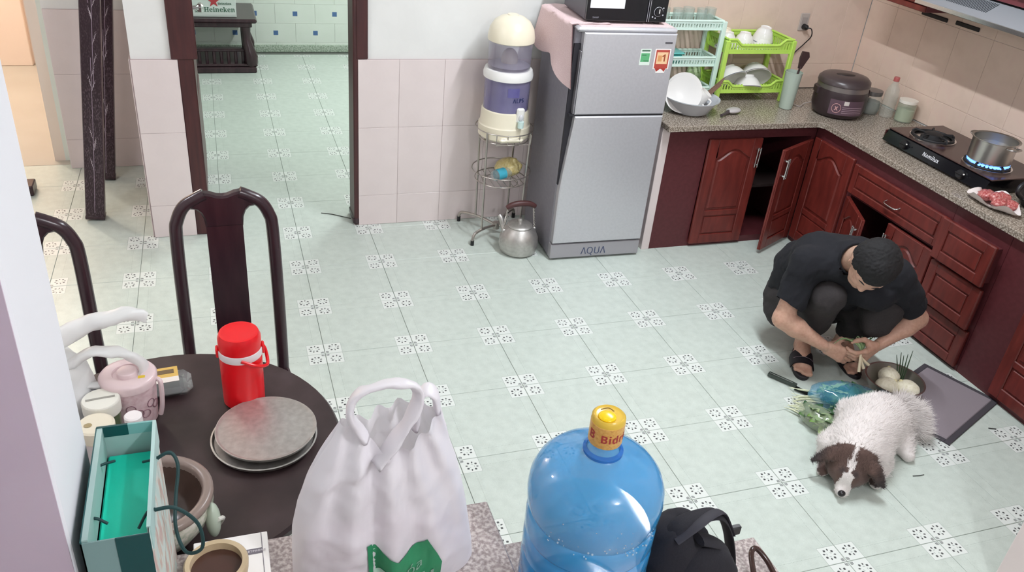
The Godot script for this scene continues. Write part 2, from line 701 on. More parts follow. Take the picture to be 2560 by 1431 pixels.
	# the front room
	struct("wall_front_room_end", front_room_mesh(), M.front_room, "orange lit end wall of the front room")
	struct("wall_front_room_left", box(V(-4.2, 0, -6.2), V(-4.05, 3.0, -2.3)).mesh(), M.front_room)
	struct("wall_left", box(V(-2.75, 0, -2.3), V(-2.6, 3.0, 4.6)).mesh(), M.plaster)
	struct("wall_left_return", box(V(-4.2, 0, -2.45), V(-2.6, 3.0, -2.3)).mesh(), M.plaster)
	struct("wall_behind", box(V(-2.75, 0, 4.45), V(3.72, 3.0, 4.6)).mesh(), M.plaster)
	# the end of the wall beside the stairs, and the pink corner on the other side
	var we := struct("wall_stair_left", box(V(-2.6, 0, 1.83), V(-0.622, 3.0, 2.066), 0.004).mesh(), M.white_paint, "white wall end at the left beside the stairs")
	part(we, "painted_face", box(V(-2.6, 0, 2.064), V(-0.626, 3.0, 2.069)).mesh(), M.lavender, "lavender painted face toward the stairs")
	struct("wall_stair_right", box(V(2.055, 0, 1.8), V(2.6, 3.0, 2.1), 0.004).mesh(), M.pink_tile, "pink wall corner at the lower right edge")

func wall_back_mesh() -> ArrayMesh:
	var b := MB.new()
	b.box(V(0.352, 0, -1.4), V(3.72, 3.0, -1.258))
	b.box(V(-0.74, 0, -1.4), V(-0.528, 3.0, -1.264))
	b.box(V(-0.528, 2.12, -1.4), V(0.352, 3.0, -1.264))
	b.box(V(-0.735, 0, -2.27), V(-0.6, 3.0, -1.4))
	return b.mesh()

func passage_mesh() -> ArrayMesh:
	var b := MB.new()
	b.box(V(-1.256, 0, -2.4), V(-0.6, 3.0, -2.278))
	return b.mesh()

func front_room_mesh() -> ArrayMesh:
	var b := MB.new()
	b.box(V(-4.2, 0, -6.2), V(-1.3, 3.0, -4.52))
	b.box(V(-4.2, 0, -4.53), V(-1.76, 3.0, -4.46), 0.006)
	b.box(V(-1.36, 0, -4.6), V(-1.3, 3.0, -2.4))
	return b.mesh()

# courses of tiles on a wall: origin at the lower left corner, along a direction, facing n
func tiles(parent: Node3D, o: Vector3, along: Vector3, n: Vector3, length: float, rows: Array, w: float, thick: float, m: Material, grout: Material, phase: float) -> void:
	var up := Vector3.UP
	var x := Basis(along, up, n)
	var y0: float = rows[0]
	var y1: float = rows[rows.size() - 1]
	part(parent, "grout_bed", box(V(0, y0, -0.004), V(length, y1, thick - 0.0025)).moved(Transform3D(x, o)).mesh(), grout)
	var cache := {}
	for r in rows.size() - 1:
		var h: float = rows[r + 1] - rows[r]
		var s := -fposmod(phase, w)
		while s < length - 0.003:
			var a := maxf(s, 0.0)
			var e := minf(s + w, length)
			if e - a > 0.008:
				var key := [roundi((e - a) * 1000), roundi(h * 1000)]
				if not cache.has(key):
					cache[key] = box(V(0.0006, 0.0006, 0), V(e - a - 0.0006, h - 0.0006, thick), 0.0014).mesh(20)
				var q := part(parent, "tile", cache[key], m)
				q.transform = Transform3D(x, o + along * a + up * float(rows[r]) + n * rng.randf_range(0.0, 0.0003))
			s += w

func far_tiles(parent: Node3D) -> void:
	var w := 0.3555
	var hh := 0.1725
	var cache := {}
	var dot := box(V(-0.021, -0.021, 0), V(0.021, 0.021, 0.0085), 0.001).mesh(20)
	for r in range(0, 8):
		var y := 0.088 + (r - 1) * hh if r > 0 else 0.0
		var hgt := hh if r > 0 else 0.088
		var first := -1.24 + fposmod(0.3637 - (0.1778 if r % 2 else 0.0) + w / 2 + 1.24, w)
		var s := first - w
		while s < 1.3:
			var a := maxf(s, -1.24)
			var e := s + w
			if e - a > 0.01:
				var key := [roundi((e - a) * 1000), roundi(hgt * 1000)]
				if not cache.has(key):
					cache[key] = box(V(0.0006, 0.0006, 0), V(e - a - 0.0006, hgt - 0.0006, 0.0075), 0.0012).mesh(20)
				part(parent, "tile", cache[key], M.far_tile, "", V(a, y, -4.896))
				if r > 0 and s > -0.9 and s < 1.0:
					part(parent, "blue_square", dot, M.blue_tile, "small blue square tile", V(s + w / 2, y + hh / 2, -4.896))
			s += w

# ------------------------------------------------------------------ the doorway and what shows through it
func build_doorway() -> void:
	var d := Node3D.new()
	d.name = "door_1"
	d.set_meta("kind", "structure")
	d.set_meta("label", "dark red brown wooden door frame with its door leaf folded back into the far room")
	add_child(d)
	var f := MB.new()
	f.box(V(0.327, 0, -1.42), V(0.392, 2.1, -1.249), 0.006)
	f.box(V(0.345, 0.965, -1.258), V(0.404, 2.15, -1.243), 0.004)
	f.box(V(-0.53, 0, -1.42), V(-0.453, 2.1, -1.25), 0.006)
	f.box(V(-0.557, 0.965, -1.264), V(-0.434, 2.15, -1.243), 0.004)
	f.box(V(-0.53, 2.04, -1.42), V(0.392, 2.12, -1.252), 0.006)
	part(d, "frame", f.mesh(), M.door_wood)
	part(d, "threshold_foot", box(V(0.321, 0, -1.425), V(0.396, 0.05, -1.245), 0.012).mesh(), M.ebony, "worn dark foot of the right jamb")
	# leaf folded back by a right angle against the left side
	var leaf := MB.new()
	leaf.box(V(-0.50, 0.012, -2.26), V(-0.463, 2.03, -1.44), 0.003)
	for y in [0.12, 0.75, 1.38]:
		leaf.box(V(-0.467, y, -2.16), V(-0.456, y + 0.5, -1.54), 0.005)
	part(d, "door_leaf", leaf.mesh(), M.door_wood)
	var kn := MB.new()
	kn.lathe([Vector2(0, 0.0), Vector2(0.03, 0.0), Vector2(0.03, 0.006), Vector2(0.013, 0.01), Vector2(0.013, 0.03), Vector2(0.028, 0.042), Vector2(0.03, 0.056), Vector2(0.02, 0.068), Vector2(0, 0.07)], 20)
	kn.moved(Transform3D(Basis(Vector3.BACK, -PI / 2), V(-0.462, 1.0, -2.19)))
	part(d, "door_knob", kn.mesh(), M.chrome, "silver round door knob")

	# bench of dark wood in the far room
	var b := thing("side_table", "low dark carved wooden side table standing against the far wall beyond the doorway", "table", V(-0.36, 0, -4.52))
	var top := box(V(-0.36, 0.415, -0.30), V(0.355, 0.45, 0.30), 0.012)
	part(b, "table_top", top.mesh(), M.ebony)
	part(b, "apron", box(V(-0.31, 0.375, -0.26), V(0.315, 0.416, 0.265), 0.006).mesh(), M.ebony)
	for sx in [-0.275, 0.265]:
		for sz in [-0.2, 0.22]:
			var l := MB.new()
			var ring := []
			for q in [[0.40, 0.042, 0.0], [0.33, 0.036, 0.0], [0.27, 0.034, 0.0], [0.2, 0.046, 0.012], [0.13, 0.058, 0.026], [0.08, 0.055, 0.025], [0.05, 0.045, 0.018]]:
				ring.append([V(sx + (q[2] if sx > 0 else -q[2]), q[0], sz + (q[2] if sz > 0 else -q[2])), q[1]])
			ring.reverse()
			l.tube(ring.map(func(e): return e[0]), ring.map(func(e): return e[1]), 10)
			part(b, "leg", l.mesh(50), M.ebony)
	var base := MB.new()
	base.box(V(-0.35, 0.0, -0.29), V(0.33, 0.05, 0.295), 0.008)
	base.box(V(-0.33, 0.05, -0.27), V(0.34, 0.075, 0.285), 0.01)
	part(b, "plinth", base.mesh(), M.ebony)
	var sl := MB.new()
	for k in 9:
		sl.box(V(-0.25 + k * 0.058, 0.07, 0.2), V(-0.225 + k * 0.058, 0.175, 0.225), 0.005)
	sl.box(V(-0.27, 0.165, 0.195), V(0.27, 0.19, 0.232), 0.005)
	part(b, "low_railing", sl.mesh(), M.ebony)
	# beer carton on it
	var c := thing("beer_carton", "white and green printed beer carton on the dark side table", "box", V(-0.332, 0.451, -4.395))
	part(c, "carton", box(V(-0.172, 0, -0.11), V(0.172, 0.26, 0.11), 0.003).mesh(), mat(H("cfd6d2"), 0.5))
	part(c, "printed_band", box(V(-0.17, 0.012, 0.1095), V(0.17, 0.09, 0.1108)).mesh(), mat(H("d9dedb"), 0.5))
	var green := mat(H("3c6350"), 0.5)
	part(c, "lettering", letters("Heineken", 0.036, 0.001, true, true), green, "green beer name", V(0.042, 0.06, 0.1115))
	part(c, "small_lettering", letters("Heineken", 0.016, 0.001, true, true), green, "small green beer name", V(0.085, 0.108, 0.1115))
	part(c, "side_lettering", letters("beer", 0.016, 0.001, true, true), green, "", V(-0.125, 0.045, 0.1115))
	part(c, "small_star", star(0.014).mesh(), mat(H("5d6b66"), 0.5), "", V(-0.125, 0.09, 0.1115))
	part(c, "red_star", star(0.05).mesh(), mat(H("b23a42"), 0.5), "red star", V(0.0, 0.125, 0.1115))

	# the two printed posts in the passage
	reed_post("printed_post", V(-1.055, 0, -1.53), 0.095, 0.07, "nearer dark purple post printed with silver reeds in the passage")
	reed_post("printed_post", V(-1.04, 0, -2.08), 0.095, 0.065, "farther dark purple post printed with silver reeds near the mauve wall")
	single("wooden_block", box(V(-0.06, 0, -0.06), V(0.06, 0.06, 0.06), 0.006).mesh(), M.ebony, "small dark wooden block on the floor half hidden behind the left wall end", "block", V(-1.465, 0.001, -1.93))

func star(r: float) -> MB:
	var p := PackedVector2Array()
	for k in 10:
		var a := PI / 2 + TAU * k / 10
		p.append(Vector2(cos(a), sin(a)) * (r if k % 2 == 0 else r * 0.4))
	return MB.new().prism(p, -0.0006, 0.0006)

var reed_tex: ImageTexture

func reed_print() -> ImageTexture:
	if reed_tex:
		return reed_tex
	var W := 96
	var Hh := 1024
	var im := Image.create(W, Hh, false, Image.FORMAT_RGB8)
	im.fill(Color(0.165, 0.085, 0.125))
	var r := RandomNumberGenerator.new()
	r.seed = 5
	for q in 9000:
		var x := r.randi_range(0, W - 1)
		var y := r.randi_range(0, Hh - 1)
		var k := r.randf()
		im.fill_rect(Rect2i(x, y, 1 + int(k * 1.5), 2 + int(k * 4)), Color(0.165, 0.085, 0.125).lerp(Color(0.52, 0.46, 0.49), k * k * (0.75 if y > 640 else 0.4)))
	# reeds: a pale stem with feathered plumes
	for s in [[46, 1010, 560], [58, 640, 330], [40, 420, 120], [64, 260, 0]]:
		for y in range(s[2], s[1]):
			im.fill_rect(Rect2i(s[0] + int(3 * sin(y * 0.01)), y, 3, 1), Color(0.62, 0.56, 0.62))
		for l in 7:
			var y0: int = s[2] + int((s[1] - s[2]) * (0.12 + 0.1 * l * r.randf_range(0.4, 1.3)))
			var sd := 1 if l % 2 == 0 else -1
			for k in 22:
				var dx := int(k * r.randf_range(0.7, 1.1)) * sd
				var w := 1 + int(3.5 * sin(PI * k / 22.0))
				im.fill_rect(Rect2i(clampi(s[0] + dx, 0, W - 6), clampi(y0 - int(k * 1.7), 0, Hh - 4), w, 2), Color(0.60, 0.56, 0.59).lerp(Color(0.8, 0.76, 0.78), r.randf()))
	reed_tex = ImageTexture.create_from_image(im)
	return reed_tex

func reed_post(called: String, at: Vector3, w: float, d: float, label: String) -> void:
	var m := mat(Color.WHITE, 0.3)
	m.albedo_texture = reed_print()
	M.reed = m
	var o := thing(called, label, "post", at + V(0, 0.008, 0), 0.0, "printed posts in the passage")
	o.rotation.z = -0.124
	part(o, "shaft", box(V(-w / 2, 0.012, -d / 2), V(w / 2, 1.98, d / 2), 0.004).mesh(), m)
	part(o, "foot", box(V(-w / 2 - 0.002, 0, -d / 2 - 0.002), V(w / 2 + 0.002, 0.02, d / 2 + 0.002), 0.003).mesh(), M.ebony)

# ------------------------------------------------------------------ cabinets, worktop, hood
func arch_poly(x0: float, y0: float, x1: float, y1: float, rise: float) -> PackedVector2Array:
	# a rectangle whose top swells in the middle
	var p := PackedVector2Array([Vector2(x0, y0), Vector2(x1, y0), Vector2(x1, y1 - rise)])
	for k in range(1, 12):
		var u := k / 12.0
		var s := 0.5 - 0.5 * cos(TAU * u)
		p.append(Vector2(lerpf(x1, x0, u), y1 - rise + rise * pow(s, 0.8)))
	p.append(Vector2(x0, y1 - rise))
	return p

func panel_door(w: float, h: float, arch: bool) -> MB:
	var b := box(V(0.001, 0.001, 0), V(w - 0.001, h - 0.001, 0.013), 0.002)
	var f := 0.06 if w > 0.3 else 0.05
	var low := 0.16 if arch else 0.0
	if not arch:
		f = minf(f, h * 0.24)
	# frame
	b.box(V(0, 0, 0.012), V(f, h, 0.021), 0.004)
	b.box(V(w - f, 0, 0.012), V(w, h, 0.021), 0.004)
	b.box(V(f - 0.004, 0, 0.012), V(w - f + 0.004, f, 0.021), 0.004)
	if arch:
		b.box(V(f - 0.004, low + 0.02, 0.012), V(w - f + 0.004, low + 0.055, 0.021), 0.004)
		var rise := 0.055
		var top := PackedVector2Array([Vector2(f - 0.002, h - 0.002), Vector2(f - 0.002, h - f - rise)])
		for k in range(0, 13):
			var u := k / 12.0
			var s := 0.5 - 0.5 * cos(TAU * u)
			top.append(Vector2(lerpf(f - 0.002, w - f + 0.002, u), h - f - rise + rise * pow(s, 0.8)))
		top.append(Vector2(w - f + 0.002, h - 0.002))
		b.prism(top, 0.012, 0.021, 0.003)
		b.prism(arch_poly(f + 0.012, low + 0.067, w - f - 0.012, h - f - 0.012, rise), 0.012, 0.02, 0.007)
		b.box(V(f + 0.01, f + 0.008, 0.012), V(w - f - 0.01, low + 0.012, 0.019), 0.006)
	else:
		b.box(V(f - 0.004, h - f, 0.012), V(w - f + 0.004, h, 0.021), 0.004)
		b.box(V(f + 0.01, f + 0.008, 0.012), V(w - f - 0.01, h - f - 0.008, 0.0195), 0.007)
	return b

func bar_handle() -> MB:
	var b := MB.new()
	for x in [-0.0085, 0.0085]:
		b.box(V(x - 0.0045, -0.06, 0.018), V(x + 0.0045, 0.06, 0.027), 0.002)
	for y in [-0.045, 0.045]:
		b.box(V(-0.008, y - 0.005, 0), V(0.008, y + 0.005, 0.02), 0.001)
	return b

func cup_handle() -> MB:
	var b := MB.new()
	b.tube(curve([V(-0.05, 0.006, 0), V(-0.048, 0, 0.018), V(-0.03, -0.004, 0.026), V(0.03, -0.004, 0.026), V(0.048, 0, 0.018), V(0.05, 0.006, 0)], 4), 0.004, 8)
	return b

# a carcass with a face frame; openings are [x0, y0, x1, y1] in the face
func carcass(w: float, h: float, d: float, holes: Array) -> MB:
	var b := MB.new()
	var t := 0.018
	b.box(V(0, 0, -d), V(t, h, -0.018))
	b.box(V(w - t, 0, -d), V(w, h, -0.018))
	b.box(V(t, 0, -d), V(w - t, h, -d + 0.012))
	b.box(V(t, 0.02, -d + 0.012), V(w - t, 0.036, -0.02))
	b.box(V(t, h - 0.016, -d + 0.012), V(w - t, h, -0.02))
	var xs := [0.0, w]
	var ys := [0.0, h]
	for q in holes:
		for k in [0, 2]:
			if not xs.has(q[k]):
				xs.append(q[k])
		for k in [1, 3]:
			if not ys.has(q[k]):
				ys.append(q[k])
	xs.sort()
	ys.sort()
	for j in ys.size() - 1:
		var run := -1.0
		for i in xs.size() - 1:
			var mid := Vector2((xs[i] + xs[i + 1]) / 2.0, (ys[j] + ys[j + 1]) / 2.0)
			var open := false
			for q in holes:
				if mid.x > q[0] and mid.x < q[2] and mid.y > q[1] and mid.y < q[3]:
					open = true
			if not open and run < 0.0:
				run = xs[i]
			if (open or i == xs.size() - 2) and run >= 0.0:
				b.box(V(run, ys[j], -0.02), V(xs[i] if open else xs[i + 1], ys[j + 1], 0.0))
				run = -1.0
	return b

func put_door(cab: Node3D, called: String, w: float, h: float, arch: bool, at: Vector3, open := 0.0, hinge_right := false, handle := "", handle_at := Vector3.ZERO, label := "") -> MeshInstance3D:
	var m := panel_door(w, h, arch)
	if hinge_right:
		m.moved(Transform3D(Basis(), V(-w, 0, 0)))
	var o := part(cab, called, m.mesh(30), M.red_wood, label, at)
	o.rotation.y = open
	if handle == "bar":
		part(o, "handle", bar_handle().mesh(50), M.chrome, "pair of slim chrome bars", handle_at)
	elif handle == "pull":
		part(o, "handle", cup_handle().mesh(50), M.chrome, "thin chrome pull", handle_at)
	return o

func build_kitchen() -> void:
	var Hc := 0.744
	# run along the back wall
	var a := thing("base_cabinet", "dark red wooden base cabinet beside the fridge with one door ajar", "cabinet", V(1.957, 0, -0.705), 0.0, "dark red base cabinets")
	part(a, "carcass", carcass(0.965, Hc, 0.53, [[0.25, 0.04, 0.935, 0.668]]).mesh(), M.red_panel)
	part(a, "end_panel", box(V(-0.05, 0, -0.53), V(-0.001, Hc, 0.004), 0.002).mesh(), M.pink_tile, "pale pink plastered end panel")
	put_door(a, "door", 0.345, 0.652, true, V(0.252, 0.02, 0.002), 0.0, false, "bar", V(0.318, 0.545, 0.021))
	put_door(a, "door", 0.335, 0.63, true, V(0.934, 0.025, 0.004), 0.47, true, "bar", V(-0.306, 0.52, 0.021), "cabinet door standing ajar")
	part(a, "shelf", box(V(0.02, 0.33, -0.51), V(0.94, 0.346, -0.06)).mesh(), M.dark_inside)
	# run along the right wall: the face looks to -x
	var r := -PI / 2
	var fx := 2.922
	var c1 := thing("base_cabinet", "dark red base cabinet in the inner corner with an arched panel door", "cabinet", V(fx, 0, -0.70), r, "dark red base cabinets")
	part(c1, "carcass", carcass(0.385, Hc, 0.58, [[0.03, 0.04, 0.365, 0.66]]).mesh(), M.red_panel)
	put_door(c1, "door", 0.35, 0.64, true, V(0.022, 0.032, 0.002))
	var c2 := thing("base_cabinet", "dark red base cabinet under the gas stove with a wide drawer above two doors", "cabinet", V(fx, 0, -0.314), r, "dark red base cabinets")
	part(c2, "carcass", carcass(0.70, Hc, 0.58, [[0.02, 0.03, 0.68, 0.475]]).mesh(), M.red_panel)
	put_door(c2, "drawer", 0.69, 0.165, false, V(0.004, 0.492, 0.004), 0.0, false, "pull", V(0.345, 0.075, 0.02))
	put_door(c2, "door", 0.325, 0.44, true, V(0.02, 0.03, 0.004), -0.42, false, "bar", V(0.30, 0.33, 0.021), "cabinet door standing ajar")
	put_door(c2, "door", 0.325, 0.44, true, V(0.68, 0.03, 0.004), 0.0, true, "bar", V(-0.298, 0.33, 0.021))
	var c3 := thing("base_cabinet", "dark red base cabinet behind the man with a stack of four jutting drawers", "cabinet", V(fx, 0, 0.388), r, "dark red base cabinets")
	part(c3, "carcass", carcass(0.33, Hc, 0.58, []).mesh(), M.red_panel)
	var k := 0
	for q in [[0.47, 0.205, 0.05], [0.235, 0.215, 0.03], [0.02, 0.2, 0.006]]:
		put_door(c3, "drawer", 0.318, q[1], false, V(0.006, q[0], q[2]))
		part(c3, "drawer_box", box(V(0.025, q[0] + 0.01, -0.1), V(0.305, q[0] + q[1] - 0.02, q[2])).mesh(), M.red_panel)
		k += 1
	var c4 := thing("base_cabinet", "plain dark red base cabinet at the right edge next to the grey mat", "cabinet", V(fx, 0, 0.72), r, "dark red base cabinets")
	part(c4, "carcass", carcass(1.03, Hc, 0.58, [[0.2, 0.03, 1.0, 0.66]]).mesh(), M.red_panel)
	put_door(c4, "door", 0.40, 0.64, true, V(0.2, 0.03, 0.002))
	put_door(c4, "door", 0.40, 0.64, true, V(0.603, 0.03, 0.002))

	# worktop
	var wt := thing("worktop", "L shaped speckled grey granite worktop over the dark red cabinets", "worktop", V(0, 0, 0))
	var poly := arr2([1.905, 1.247, 1.905, 0.635, 2.862, 0.635, 2.888, 0.61, 2.888, -1.76, 3.518, -1.76, 3.518, 1.247])
	var slab := MB.new().prism(poly, 0.0, 0.03, 0.003).moved(Transform3D(Basis(Vector3.RIGHT, -PI / 2), V(0, 0.745, 0)))
	part(wt, "slab", slab.mesh(20), M.granite)

	# range hood and the wall cabinets beside and above it
	var h := thing("range_hood", "silver grey range hood with a slotted top over the gas stove", "hood", V(3.52, 1.48, -0.08))
	var prof := arr2([0, 0, 0, 0.085, -0.3, 0.085, -0.405, 0.028, -0.42, 0.02, -0.42, 0.0])
	var body := MB.new().prism(prof, -0.38, 0.60, 0.0)
	part(h, "canopy", body.mesh(25), mat(H("aab0b6"), 0.35, 0.3))
	part(h, "front_lip", box(V(-0.426, -0.002, -0.382), V(-0.418, 0.02, 0.602), 0.002).mesh(), M.chrome)
	var sl := MB.new()
	var sb := Basis(V(0.879, 0.477, 0), V(-0.477, 0.879, 0), Vector3.BACK)
	for q in 26:
		sl.add(box(V(-0.05, 0, -0.0022), V(0.03, 0.0012, 0.0022)), Transform3D(sb, V(-0.335, 0.0668, -0.26 + q * 0.0115)))
	part(h, "vent_slots", sl.mesh(), mat(H("3c4046"), 0.6))
	var u1 := thing("wall_cabinet", "dark red wall cabinet left of the range hood", "cabinet", V(3.2, 1.425, -0.87), r)
	part(u1, "carcass", box(V(0, 0, -0.318), V(0.40, 0.8, 0), 0.002).mesh(), mat(H("6b3138"), 0.45))
	part(u1, "bottom_rail", box(V(0, 0, 0), V(0.40, 0.03, 0.012), 0.003).mesh(), M.red_wood)
	put_door(u1, "door", 0.39, 0.75, true, V(0.005, 0.035, 0.001))
	var u2 := thing("wall_cabinet", "dark red wall cabinet directly above the range hood", "cabinet", V(3.21, 1.575, -0.465), r)
	part(u2, "carcass", box(V(0, 0, -0.308), V(1.0, 0.65, 0), 0.002).mesh(), mat(H("6b3138"), 0.45))
	put_door(u2, "door", 0.49, 0.6, true, V(0.005, 0.035, 0.001))
	put_door(u2, "door", 0.49, 0.6, true, V(0.505, 0.035, 0.001))
	for q in [[-0.82, -0.62, 1.352], [-0.56, -0.39, 1.358]]:
		single("rail_strip", box(V(-0.008, -0.011, q[0]), V(0, 0.011, q[1]), 0.003).mesh(), M.black_iron, "short dark strip on the peach tiles below the hood, " + ("left one" if q[0] < -0.7 else "right one"), "strip", V(3.522, q[2], 0), 0.0, "dark strips under the hood")
	# socket with a plug and its cord
	var s := thing("wall_socket", "pale wall socket with a dark plug above the lime green rack", "socket", V(3.055, 1.19, -1.246))
	part(s, "plate", box(V(-0.032, -0.052, 0), V(0.032, 0.052, 0.009), 0.003).mesh(), mat(H("b9ada6"), 0.5))
	part(s, "outlet", box(V(-0.02, -0.03, 0.008), V(0.02, 0.03, 0.0105), 0.002).mesh(), mat(H("a59a95"), 0.5))
	part(s, "plug", MB.new().lathe([Vector2(0, 0), Vector2(0.017, 0), Vector2(0.016, 0.03), Vector2(0.008, 0.04), Vector2(0, 0.04)], 14).moved(Transform3D(Basis(Vector3.RIGHT, PI / 2), V(0.004, -0.026, 0.009))).mesh(), M.black_plastic)
	part(s, "cord", rod(curve([V(0.004, -0.026, 0.046), V(0.025, -0.03, 0.06), V(0.045, -0.075, 0.05), V(0.03, -0.13, 0.02), V(-0.02, -0.19, 0.012), V(-0.05, -0.26, 0.012), V(-0.04, -0.34, 0.012), V(0.0, -0.4, 0.015)], 6), 0.0035, 6).mesh(), M.black_plastic)

func stove_burner(o: Node3D, c: Vector3) -> void:
	# chrome drip ring, burner head and pan support
	part(o, "drip_ring", MB.new().lathe([Vector2(0.06, 0.0), Vector2(0.09, 0.004), Vector2(0.112, 0.013), Vector2(0.116, 0.011), Vector2(0.114, 0.0)], 40).mesh(60), M.chrome, "chrome drip ring", c)
	part(o, "burner_head", MB.new().lathe([Vector2(0.062, 0), Vector2(0.062, 0.012), Vector2(0.048, 0.02), Vector2(0.046, 0.03), Vector2(0.03, 0.034), Vector2(0, 0.034)], 28).mesh(), M.black_iron, "", c)
	var g := MB.new()
	g.tube(circle(V(0, 0.015, 0), 0.1, 32), 0.006, 8, true)
	for k in 5:
		var a := TAU * k / 5 + 0.4
		var d := V(cos(a), 0, sin(a))
		g.tube([d * 0.107 + V(0, 0.004, 0), d * 0.104 + V(0, 0.022, 0), d * 0.095 + V(0, 0.03, 0), d * 0.045 + V(0, 0.028, 0)], [0.007, 0.007, 0.006, 0.0045], 6)
	part(o, "pan_support", g.mesh(50), M.black_iron, "black iron pan support", c)

func build_counter_things() -> void:
	var Y := 0.7755
	# gas stove
	var st := thing("gas_stove", "two burner gas stove of dark brown glass with a black front", "stove", V(3.235, Y, 0.03))
	var brown := noisy(51, 0.02, [[0.0, H("3a2522")], [1.0, H("46302c")]], V(2, 2, 2), 0.25)
	var fp := arr2([-0.16, 0.004, -0.195, 0.012, -0.172, 0.066, -0.15, 0.069, 0.2, 0.069, 0.2, 0.004])
	part(st, "body", MB.new().prism(fp, -0.355, 0.355, 0.0).mesh(25), M.black_gloss)
	part(st, "left_end", box(V(-0.185, 0.01, -0.362), V(0.198, 0.064, -0.356), 0.002).mesh(), mat(H("4a2422"), 0.4), "dark red end cap")
	part(st, "glass_top", box(V(-0.168, 0.0692, -0.36), V(0.205, 0.076, 0.36), 0.003).mesh(), brown)
	for z in [-0.17, 0.2]:
		stove_burner(st, V(-0.045, 0.0762, z))
	var tilt := Basis(V(0, 0, 1), V(-0.39, 0.921, 0).normalized() * -1.0 * -1.0, V(-0.921, 0.39, 0) * -1.0 * -1.0)
	for z in [-0.2, 0.2]:
		var kn := MB.new().lathe([Vector2(0.024, 0), Vector2(0.022, 0.016), Vector2(0.019, 0.019), Vector2(0, 0.019)], 22)
		kn.box(V(-0.004, 0.018, -0.02), V(0.004, 0.026, 0.02), 0.002)
		kn.moved(Transform3D(Basis(V(0.39, 0.921, 0), V(-0.921, 0.39, 0), Vector3.BACK), V(-0.185, 0.038, z)))
		var kq := part(st, "knob", kn.mesh(), M.black_plastic)
		part(kq, "pointer", MB.new().ball(V(-0.204, 0.052, z + 0.03), V(0.004, 0.004, 0.005), 8, 6).mesh(180), M.white_plastic, "white pointer dot")
	var badge := letters("Namilux", 0.02, 0.0008, false, true)
	var bo := part(st, "maker_lettering", badge, mat(H("cfcfd4"), 0.4), "pale maker lettering on the front")
	bo.transform = Transform3D(Basis(V(0, 0, 1), V(0.39, 0.921, 0), V(-0.921, 0.39, 0)), V(-0.186, 0.042, -0.01))
	# flame under the pot
	var fl := StandardMaterial3D.new()
	fl.albedo_color = H("2a58c8")
	fl.emission_enabled = true
	fl.emission = H("6fa4ff")
	fl.emission_energy_multiplier = 2.2
	var fm := MB.new()
	for k in 26:
		var a := TAU * k / 26.0
		var d := V(cos(a), 0, sin(a))
		fm.tube([d * 0.05 + V(0, 0.026, 0), d * 0.078 + V(0, 0.027, 0), d * 0.1 + V(0, 0.032, 0)], [0.006, 0.0075, 0.0012], 6)
	part(st, "gas_flame", fm.mesh(60), fl, "ring of blue gas flame", V(-0.045, 0.0702, 0.2))
	var gl := OmniLight3D.new()
	gl.name = "flame_light"
	gl.light_color = H("6fa4ff")
	gl.light_energy = 0.012
	gl.light_size = 0.03
	gl.shadow_enabled = true
	st.add_child(gl)
	gl.position = V(-0.045, 0.1, 0.2)
	# cooking pot
	var pot := thing("cooking_pot", "small shiny steel pot with two loop handles boiling on the right burner", "pot", V(3.185, Y + 0.1075, 0.232))
	part(pot, "body", MB.new().lathe([Vector2(0, 0.001), Vector2(0.09, 0.001), Vector2(0.1, 0.008), Vector2(0.102, 0.108), Vector2(0.111, 0.112), Vector2(0.111, 0.115), Vector2(0.1, 0.112), Vector2(0.099, 0.012), Vector2(0, 0.006)], 44).mesh(), M.steel)
	part(pot, "water", MB.new().lathe([Vector2(0.098, 0.075), Vector2(0, 0.075)], 32).mesh(), clear(H("8f8a78"), 0.5, 0.05))
	for s in [-1.0, 1.0]:
		part(pot, "handle", rod(curve([V(-0.03, 0.096, s * 0.1), V(-0.028, 0.1, s * 0.128), V(0, 0.102, s * 0.138), V(0.028, 0.1, s * 0.128), V(0.03, 0.096, s * 0.1)], 5), 0.0045, 8).mesh(), M.steel)
	# black pan handle and kettle at the very edge
	var pan := thing("black_pan", "black frying pan with a dark curved rim at the right edge beside the stove", "pan", V(3.25, Y, 0.575))
	part(pan, "pan_body", MB.new().lathe([Vector2(0, 0.0), Vector2(0.11, 0.0), Vector2(0.14, 0.045), Vector2(0.146, 0.047), Vector2(0.142, 0.05), Vector2(0.108, 0.006), Vector2(0, 0.005)], 40).mesh(), M.black_iron)
	part(pan, "handle", rod(curve([V(-0.125, 0.04, -0.04), V(-0.16, 0.075, -0.055), V(-0.12, 0.115, -0.06), V(0.0, 0.128, -0.05), V(0.1, 0.12, -0.04)], 6), 0.011, 10).mesh(), M.black_plastic)
	# meat in an opened bag
	var mt := thing("meat_bag", "opened white plastic bag with raw red meat on the worktop edge", "food", V(3.0, Y, 0.50))
	var n := FastNoiseLite.new()
	n.seed = 8
	n.frequency = 6.0
	var bag := MB.new()
	var f := func(u: float, v: float) -> Vector3:
		var a := u * TAU
		var rr := lerpf(0.02, 1.0, v)
		var wav := 1.0 + 0.13 * sin(a * 3 + 0.6) * v + 0.07 * sin(a * 7) * v
		return V(cos(a) * 0.085 * rr * wav, 0.003 + pow(v, 5) * (0.03 + 0.015 * sin(a * 5)) + 0.006 * v * absf(n.get_noise_2d(cos(a) * 0.3, sin(a) * 0.3)), -sin(a) * 0.125 * rr * wav)
	bag.grid(60, 10, f)
	part(mt, "bag", bag.mesh(70), mat(H("e6dedb"), 0.35))
	var red := noisy(53, 0.03, [[0.0, H("8e2f32")], [0.5, H("b65a58")], [0.75, H("d9a09a")], [1.0, H("ead2ca")]], V(5, 5, 5), 0.3)
	var pk := RandomNumberGenerator.new()
	pk.seed = 4
